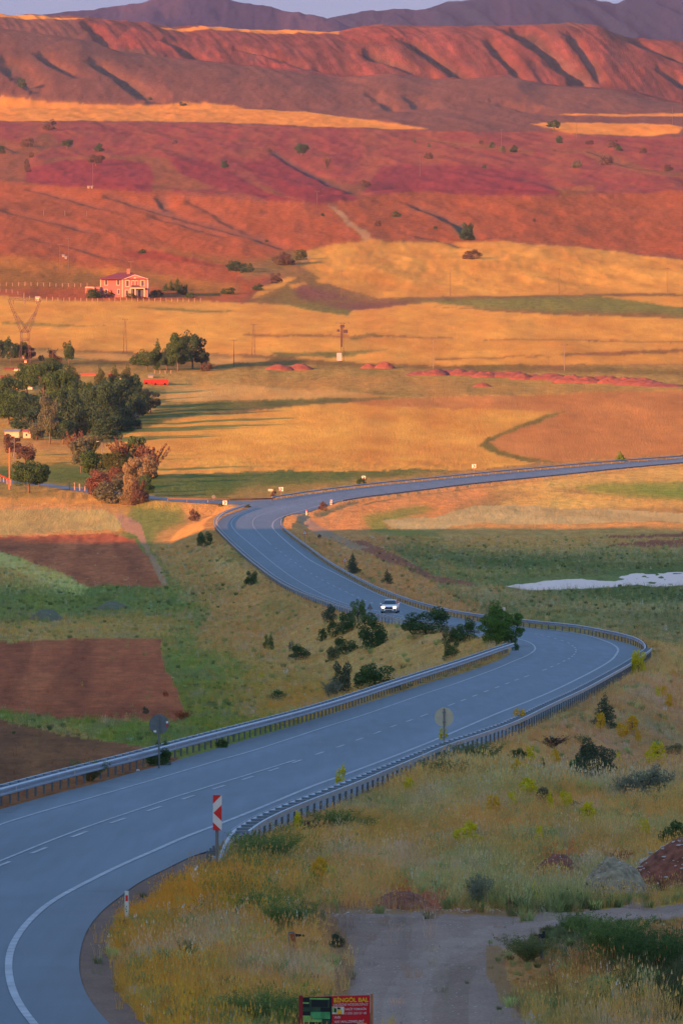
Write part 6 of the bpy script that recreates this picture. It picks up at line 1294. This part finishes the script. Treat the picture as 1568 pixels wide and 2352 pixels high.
# ------------------------------------------------------------------ spoil heaps
M_RS = mat('red_spoil', (.20,.066,.047), .95, 0, .2, .4, bump=.3); M_DS = mat('brown_dirt', (.22,.075,.045), .95, 0, .45, 5, bump=.15); M_GS = mat('grey_dirt', (.30,.23,.14), .95, 0, .4, 5, bump=.15); M_ST = mat('pale_stone', (.50,.42,.36), .9, 0, .2, 3); M_ST2 = mat('tan_stone', (.46,.28,.17), .9, 0, .15, 3)
def heap(x0, x1, ytop, ybase, label, m, seed, name='spoil_heap', group=None, dep=None, n=26, rough_=.22, cat='heap', prof_pts=None):
    p, s = G((x0+x1)/2, ybase); W = (x1-x0)/s; H = (ybase-ytop)/s; Dp = dep or W*.7
    a = np.linspace(-1.15, 1.15, n); A, B = np.meshgrid(a, a); r2 = np.sqrt((A)**2+(B)**2)
    sh_ = np.clip(1-r2**1.7, -.25, 1)
    if prof_pts is not None: sh_ = np.interp(A, prof_pts[0], prof_pts[1])*np.clip(1-np.abs(B)**2, -.3, 1)
    h = H*sh_*(1+rough_*fbm(A*3+seed, B*3, 4, seed))+H*rough_*.6*ridged(A*4+seed, B*4, 3, seed+5)*(sh_ > 0.02)-.02*H
    Xw = p.x+A*W/2; Yw = p.y+Dp*.35+B*Dp/2; g = hmap(Xw.ravel(), Yw.ravel()).reshape(Xw.shape)
    ix = np.arange(A.size).reshape(A.shape); V_ = np.c_[(Xw-p.x).ravel(), (Yw-p.y).ravel(), (g-p.z+h).ravel()]
    me = np_mesh(name, V_, np.stack([ix[:-1,:-1], ix[:-1,1:], ix[1:,1:], ix[1:,:-1]], -1).reshape(-1, 4)); o = link(name, me, m, None, tuple(p)); tag(o, label, cat, group); return o, p, s, (W, H, Dp)
heap(608, 676, 838, 850, 'left one of the two smooth red spoil heaps in the meadow', M_RS, 3, group='red spoil heaps'); heap(655, 720, 837, 850, 'right one of the two smooth red spoil heaps in the meadow', M_RS, 4, group='red spoil heaps')
heap(826, 868, 836, 846, 'flat red spoil heap left of the rounded one', M_RS, 6, group='red spoil heaps'); heap(858, 908, 832, 846, 'rounded red spoil heap right of the flat one', M_RS, 5, group='red spoil heaps')
xs_ = np.linspace(968, 1522, 20)
for i, x in enumerate(xs_):
    yb = np.interp(x, [968,1100,1300,1522], [860,864,876,886]); hh = np.interp(x, [950,985,1100,1400,1490,1540], [6,14,17,18,15,4]); o = 'leftmost' if i == 0 else 'rightmost' if i == 19 else ('number %d from the left' % (i+1) if i > 17 else ORD[i]+' from the left')
    q1, q2 = rng.uniform(1.1,2.1), rng.uniform(.65,1.1)
    heap(x-26*q1, x+26*q1, yb-hh*q2*.62, yb+rng.uniform(-2,2), '%s of the lumps in the long red spoil bank' % o, M_RS, 20+i, group='lumps of the long red spoil bank', rough_=.55, n=26, dep=9)
heap(1085, 1130, 880, 888, 'low red soil heap in front of the long spoil bank', M_RS, 51)
hp, pp_, sp_, dm = heap(1424, 1720, 1915, 2046, 'large brown dirt mound strewn with pale stones at the right edge', M_DS, 61, 'dirt_mound', n=60, rough_=.10, prof_pts=([-1.15,-1,-.75,-.45,-.1,.3,1.15],[-.1,0,.33,.60,.85,1,1]), cat='mound')
h2, p2_, s2_, d2 = heap(1322, 1500, 1985, 2066, 'grey dirt mound in front of the brown one', M_GS, 63, 'dirt_mound', n=60, rough_=.32, cat='mound', dep=2.6)
h3, *_ = heap(1222, 1345, 1968, 2015, 'low brown dirt mound with twigs left of the grey one', M_DS, 64, 'dirt_mound', n=40, rough_=.2, cat='mound', dep=2.5)
heap(850, 1000, 2052, 2088, 'low red dirt mound at the far edge of the gravel track', M_DS, 66, 'dirt_mound', n=40, rough_=.2, cat='mound', dep=2.5)
for x0_, x1_, y0_, y1_, lb, sd in [(62,140,1402,1426,'left dull grass mound in the green valley floor',71),(215,290,1384,1400,'right dull grass mound in the green valley floor',72)]:
    heap(x0_, x1_, y0_, y1_, lb, mat('mound_grass',(.13,.12,.06),.95,0,.2,.8,bump=.2), sd, 'grass_mound', cat='mound', dep=14)
# stones
def stone_mesh(seed, name='stone'):
    r = random.Random(seed); bm = bmesh.new(); bmesh.ops.create_icosphere(bm, subdivisions=2, radius=.5)
    for v in bm.verts:
        k = 1+.25*math.sin(v.co.x*7+seed)*math.cos(v.co.y*6-seed)+r.uniform(-.08,.08); v.co = Vector((v.co.x*1.2*k, v.co.y*k, v.co.z*.75*k))
    me = bpy.data.meshes.new(name); bm.to_mesh(me); bm.free(); return me
SM = [stone_mesh(k) for k in range(4)]
for m in SM: m.materials.append(M_ST)
def stone(px, py, w, label, m=None, group='pale stones', z=0):
    p, s = G(px, py); o = link('stone', SM[int(px) % 4], None, None, (p.x, p.y, p.z+.2*w/s+z)); o.scale = (w/s,)*3; o.rotation_euler.z = px
    if m: o.material_slots[0].link = 'OBJECT'; o.material_slots[0].material = m
    tag(o, label, 'stone', group)
for a in [(1256,1988,16,'tan boulder on the low brown mound',M_ST2),(1142,1842,14,'flat white stone behind the crest grass',None),(1021,1806,16,'pale stone at the left end of the crest',None),(1099,1846,7,'small pale stone left of the flat white one',None),(1075,1893,8,'left of two small stones in the grass',None),(1088,1892,8,'right of two small stones in the grass',None),
          (1118,2086,9,'pale stone at the far rim of the gravel track',None),(1214,2090,9,'white stone at the rim below the green bank',None),(1222,2094,6,'tiny white stone beside the one under the green bank',None),(1341,2088,8,'pale stone at the foot of the grey mound',None),(1052,2091,8,'small white stone on the track rim',None),(1460,2068,12,'stone right of the grey mound foot',M_ST2)]: stone(*a)
# pebbles on the mounds and along the track
vsn, fsn, kk_ = [], [], 0
base_ = stone_mesh(9); bv = np.array([v.co[:] for v in base_.vertices]); bf = np.array([p_.vertices[:] for p_ in base_.polygons])
r = np.random.default_rng(4)
dg = bpy.context.evaluated_depsgraph_get
def on_heap(o, n, lo, hi):
    global kk_
    me = o.data; co = np.array([v.co[:] for v in me.vertices]); ids = r.integers(0, len(co), n)
    for i in ids:
        q = co[i]+np.array(o.location)+np.array([r.normal()*.05, r.normal()*.05, .005]); sc_ = r.uniform(lo, hi)*r.uniform(.5,1)
        vsn.append(bv*sc_*r.uniform(.7,1.3,3)+q); fsn.append(bf+kk_); kk_ += len(bv)
on_heap(hp, 420, .03, .11); on_heap(h2, 260, .025, .08); on_heap(h3, 60, .02, .07)
rim = unproject([(x, np.interp(x, [720,900,1130,1284,1349,1568],[2106,2089,2093,2091,2083,2070])+r.normal()*3) for x in r.uniform(730, 1568, 260)], hmap)
for q in rim: vsn.append(bv*r.uniform(.02,.06)+q); fsn.append(bf+kk_); kk_ += len(bv)
trk = unproject(np.c_[r.uniform(700,1560,500), r.uniform(2095,2352,500)], hmap); cl_, _, _ = land(trk[:,0], trk[:,1]); kdt = np.array([l[3] for l in LAND]+['grass'])[cl_]
for q in trk[kdt == 'gravel']: vsn.append(bv*r.uniform(.015,.035)+q); fsn.append(bf+kk_); kk_ += len(bv)
o = link('pebbles', np_mesh('pebbles', np.concatenate(vsn), np.concatenate(fsn)), M_ST); tag(o, 'pale pebbles strewn over the mounds and the gravel track', 'pebbles', kind='stuff')
# plastic bag
p, s = G(1494, 2004); bm = bmesh.new(); bmesh.ops.create_icosphere(bm, subdivisions=3, radius=.5)
for v in bm.verts:
    x, y, z = v.co; k = 1+.16*math.sin(9*x+3*z)*math.cos(7*z); v.co = Vector((x*.30*k-(z*.10), y*.22*k, z*.56*k+.22)) if z > -.2 else Vector((x*.24*k, y*.2*k, z*.5+.2))
me = bpy.data.meshes.new('plastic_bag'); bm.to_mesh(me); bm.free(); me.polygons.foreach_set('use_smooth', [True]*len(me.polygons))
o = link('plastic_bag', me, mat('bag_plastic', (.62,.60,.74), .4, 0, .12, 6), None, tuple(p)); o.rotation_euler = (0,-.45,0); o.scale = (.95,.95,.95); tag(o, 'crumpled white plastic bag on the brown dirt mound', 'bag')
for px, py, w, lb, c in [(1303,2014,12,'pale blue plastic scrap beside the grey mound',(.30,.45,.50)),(1126,2060,9,'white plastic scrap beside the upright grey green shrub',(.6,.6,.62)),(317,1772,8,'white plastic bottle lying under the far barrier',(.6,.58,.55)),(700,1596,5,'white litter on the ploughed field rim',(.6,.6,.62))]:
    p, s = G(px, py); o = link('litter', SM[1].copy(), None, None, (p.x,p.y,p.z+.25*w/s)); o.data.materials.clear(); o.data.materials.append(mat('litter_plastic', c, .5, 0, .1, 8)); o.scale = (w/s*.9, w/s*.6, w/s*.9); tag(o, lb, 'litter')
# broken posts by the track
RU = mat('rusty_sheet', (.30,.085,.02), .85, 0, .35, 9)
p, s = G(671, 2196); t = empty('broken_sign', p); tag(t, 'rusty torn sheet between two thin stakes with a dark tag', 'broken sign'); h = 54/s
MB().tube((-.065,0,-.1),(-.08,0,h),.012,n=6).build('stake', S_POST, t); MB().tube((.07,0,-.1),(.065,0,h*.96),.012,n=6).build('stake', S_POST, t)
MB().prism([(-.07,h*.93),(.05,h*.96),(.068,h*.60),(.06,h*.30),(.03,h*.33),(.012,h*.62),(-.04,h*.74)], -.012, .0).build('rusty_sheet', RU, t)
MB().prism([(.075,h*.93),(.27,h*.90),(.28,h*.80),(.20,h*.84),(.12,h*.78),(.08,h*.82)], -.01, .0).build('dark_tag', S_BLACK, t); MB().box((-.01,-.001,h*.985),(.12,.01,h*.07)).build('pale_strip', S_GREY, t)
p, s = G(1245, 2204); t = empty('post', p); tag(t, 'grey leaning post with a dark knob and a red scrap in the right verge', 'post'); h = 62/s
MB().tube((0,0,-.1),(-.03,0,h*.8),.045,.04,8).build('shaft', S_POST, t); MB().box((-.02,0,h*.86),(.14,.09,.10)).box((.03,0,h*.97),(.07,.07,.09)).build('knob', S_BLACK, t); MB().box((-.14,-.02,h*.82),(.09,.04,.10)).build('red_scrap', mat('dull_red',(.20,.02,.03),.7,0,.2,9), t)

# ------------------------------------------------------------------ grass
def blades(name, n, h, rad, wid, seed, bend=.35, head=False):
    r = np.random.default_rng(seed); th = r.uniform(0, 6.28, n); rr = rad*np.sqrt(r.uniform(0,1,n)); x = rr*np.cos(th); y = rr*np.sin(th); H_ = h*r.uniform(.55,1.1,n); ph = r.uniform(0,6.28,n); bd = bend*r.uniform(.2,1,n)*H_
    dx = np.cos(ph)*bd+x*.5; dy = np.sin(ph)*bd+y*.5; a = r.uniform(0,3.14,n); wx = np.cos(a)*wid*r.uniform(.6,1.2,n); wy = np.sin(a)*wid*.4; z0 = np.zeros(n)-.03
    V_ = np.stack([np.c_[x-wx,y-wy,z0], np.c_[x+wx,y+wy,z0], np.c_[x+dx*.4+wx*.7,y+dy*.4+wy*.7,H_*.6], np.c_[x+dx*.4-wx*.7,y+dy*.4-wy*.7,H_*.6], np.c_[x+dx,y+dy,H_]], 1).reshape(-1,3)
    i = np.arange(n)*5; F_ = [(k,k+1,k+2,k+3) for k in i]+[(k+3,k+2,k+4) for k in i]
    if head:
        m = n//3; hv = []; k0 = len(V_)
        for k in range(m):
            c = np.array([x[k]+dx[k], y[k]+dy[k], H_[k]]); w_ = .018; hv += [c+(-w_,0,-.02), c+(w_,0,-.02), c+(0,0,.07)]; F_.append((k0+3*k, k0+3*k+1, k0+3*k+2))
        V_ = np.concatenate([V_, np.array(hv)])
    me = bpy.data.meshes.new(name); me.from_pydata(V_.tolist(), [], F_); me.update(); o = bpy.data.objects.new(name, me); return o
gm_ = bpy.data.materials.new('grass_blades'); gm_.use_nodes = True; n_ = gm_.node_tree.nodes; l_ = gm_.node_tree.links; b_ = n_['Principled BSDF']; b_.inputs['Roughness'].default_value = .8; b_.inputs['Specular IOR Level'].default_value = .15
at = n_.new('ShaderNodeAttribute'); at.attribute_type = 'INSTANCER'; at.attribute_name = 'tint'; l_.new(at.outputs['Color'], b_.inputs['Base Color'])
tr = n_.new('ShaderNodeBsdfTranslucent'); l_.new(at.outputs['Color'], tr.inputs[0]); ms = n_.new('ShaderNodeMixShader'); ms.inputs[0].default_value = .3; l_.new(b_.outputs[0], ms.inputs[1]); l_.new(tr.outputs[0], ms.inputs[2]); l_.new(ms.outputs[0], n_['Material Output'].inputs[0])
protos = bpy.data.collections.new('grass_tufts')
for i, a in enumerate([(26,.34,.16,.007,1,.5),(20,.50,.13,.006,2,.3),(30,.24,.20,.009,3,.7),(16,.62,.12,.006,4,.25)]):
    o = blades('tuft', *a, head=i in (1,3)); o.data.materials.append(gm_); protos.objects.link(o)
o = blades('weed', 64, .36, .17, .018, 9, .9); o.data.materials.append(gm_); protos.objects.link(o)
def gn_scatter(name, label, P, scl, tint, idx_):
    me = bpy.data.meshes.new(name); me.vertices.add(len(P)); me.vertices.foreach_set('co', P.astype(np.float32).ravel())
    for nm, ty, arr in (('scl','FLOAT',scl),('rz','FLOAT',rng.uniform(0,6.28,len(P))),('idx','INT',idx_)):
        a = me.attributes.new(nm, ty, 'POINT'); a.data.foreach_set('value', arr.astype(np.int32 if ty == 'INT' else np.float32))
    a = me.attributes.new('tint', 'FLOAT_COLOR', 'POINT'); a.data.foreach_set('color', np.c_[tint, np.ones(len(P))].astype(np.float32).ravel())
    ob = link(name, me); tag(ob, label, 'grass', kind='stuff')
    ng = bpy.data.node_groups.new(name, 'GeometryNodeTree'); ng.interface.new_socket('Geometry', in_out='INPUT', socket_type='NodeSocketGeometry'); ng.interface.new_socket('Geometry', in_out='OUTPUT', socket_type='NodeSocketGeometry')
    N = ng.nodes; Lk = ng.links; gi = N.new('NodeGroupInput'); go = N.new('NodeGroupOutput'); ip = N.new('GeometryNodeInstanceOnPoints'); ci = N.new('GeometryNodeCollectionInfo'); ci.inputs['Collection'].default_value = protos; ci.inputs['Separate Children'].default_value = True; ci.inputs['Reset Children'].default_value = True
    def attr(nm, ty):
        a = N.new('GeometryNodeInputNamedAttribute'); a.data_type = ty; a.inputs['Name'].default_value = nm; return a.outputs['Attribute']
    cx = N.new('ShaderNodeCombineXYZ'); Lk.new(attr('rz','FLOAT'), cx.inputs['Z']); Lk.new(gi.outputs[0], ip.inputs['Points']); Lk.new(ci.outputs[0], ip.inputs['Instance']); ip.inputs['Pick Instance'].default_value = True
    Lk.new(attr('idx','INT'), ip.inputs['Instance Index']); Lk.new(cx.outputs[0], ip.inputs['Rotation']); Lk.new(attr('scl','FLOAT'), ip.inputs['Scale']); Lk.new(ip.outputs[0], go.inputs[0])
    md = ob.modifiers.new('scatter', 'NODES'); md.node_group = ng
def sow(y0, y1, den, s0, s1, name, label, um=.060, bright=1.0, keep=None):
    A = um*(y1*y1-y0*y0); n = int(A*den); Y = np.sqrt(rng.uniform(y0*y0, y1*y1, n)); X = rng.uniform(-um, um, n)*Y
    cl, c, kd__ = land_colour(X, Y); d = np.array([GRASS_DEN[k] for k in kd__]); rd = road_d(X, Y)
    k = (rng.uniform(size=n) < d*(.55+.6*(fbm(X/3, Y/9, 3, 77)+.5))) & (rd > .35)
    if keep is not None: k &= keep(X, Y, kd__)
    k &= pond_in(X, Y) < .05
    X, Y, c = X[k], Y[k], c[k]; Z = hmap(X, Y)
    # cover colours are read a little way off, so borders mix like real sward
    _, cb, kb = land_colour(X+rng.normal(size=len(X))*.012*Y*.5, Y+rng.normal(size=len(X))*Y*.02)
    ok = np.isin(kb, ('grass','crop')); c = np.where(ok[:,None], cb, c)
    p1 = (sstep(.02, .42, fbm(X/2.8+7, Y/9, 3, 91))*sstep(2.15, 1.6, c[:,0]/c[:,1]))[:,None]; g_ = c.mean(1, keepdims=True)
    c = c*(1-.62*p1)+.62*p1*g_*np.array([[.92,1.22,.50]])                      # greener weeds among the dry grass
    p2 = sstep(.05, .4, fbm(X/1.7+70, Y/6, 3, 92))[:,None]; c = c*(1-.5*p2)+.5*p2*g_*np.array([[1.35,1.12,.72]])*1.1   # paler straw
    u_ = rng.uniform(size=len(X)); c = np.where((u_ < .010)[:,None], np.array([[.50,.45,.33]]), c); c = np.where((u_ > .992)[:,None], np.array([[.50,.38,.03]]), c)
    v = rng.normal(size=len(X)); w = rng.normal(size=len(X)); c = c*bright*(1+.16*v[:,None])*(1+np.array([[.10,0,-.12]])*w[:,None]); c = np.clip(c*np.array([[1.03,.93,1.02]]), .01, .75)
    patch = fbm(X/2.5+31, Y/7, 3, 78); s = rng.uniform(s0, s1, len(X))*(1+.45*patch)
    s *= np.where(rd[k] < 1.2, .7, 1)
    if y0 < 300:                                                     # short grass on the viewer side of the gravel
        nearg = np.zeros(len(X), bool)
        for q in (2, 5, 9, 14):
            cq, _, _ = land(X, Y+q); nearg |= np.array([l[3] for l in LAND]+['grass'])[cq] == 'gravel'
        s *= np.where(nearg & (X > 2.2), .38, 1)
    ii = rng.integers(0, 4, len(X)); wd = (rng.uniform(size=len(X)) < (.07+.22*sstep(.1, .5, fbm(X/2+5, Y/7, 2, 95)))*(1 if y0 < 262 else .4)*sstep(2.2, 1.7, c[:,0]/c[:,1]))
    ii = np.where(wd, 4, ii); c = np.where(wd[:,None], c.mean(1, keepdims=True)*np.array([[.78,.90,.30]])*(1+.2*rng.normal(size=(len(X),1))), c); c = np.clip(c, .01, .75)
    gn_scatter(name, label, np.c_[X, Y, Z], s, c, ii)
sow(108, 268, 26, .5, 1.05, 'grass', 'tall dry and green grass filling the near verge', bright=1.35)
sow(262, 560, 5.0, .45, .95, 'grass', 'dry tussock grass on the slopes beside the lower road', bright=1.4)
sow(560, 1060, 1.3, .55, 1.25, 'grass', 'grass tufts on the valley floor and embankments', bright=1.35)
def crest(X, Y, k_): return (X > 1.2+ .8*fbm(X/2, Y/9, 2, 5)) & (Y > 238+5*fbm(X/3, Y*0, 2, 6)) & (Y < 259)
_k = len(bpy.data.objects); sow(236, 262, 16, .75, 1.5, 'grass', 'taller dry grass along the crest of the near shelf', bright=1.5, keep=crest)
print('objects', len(bpy.data.objects))
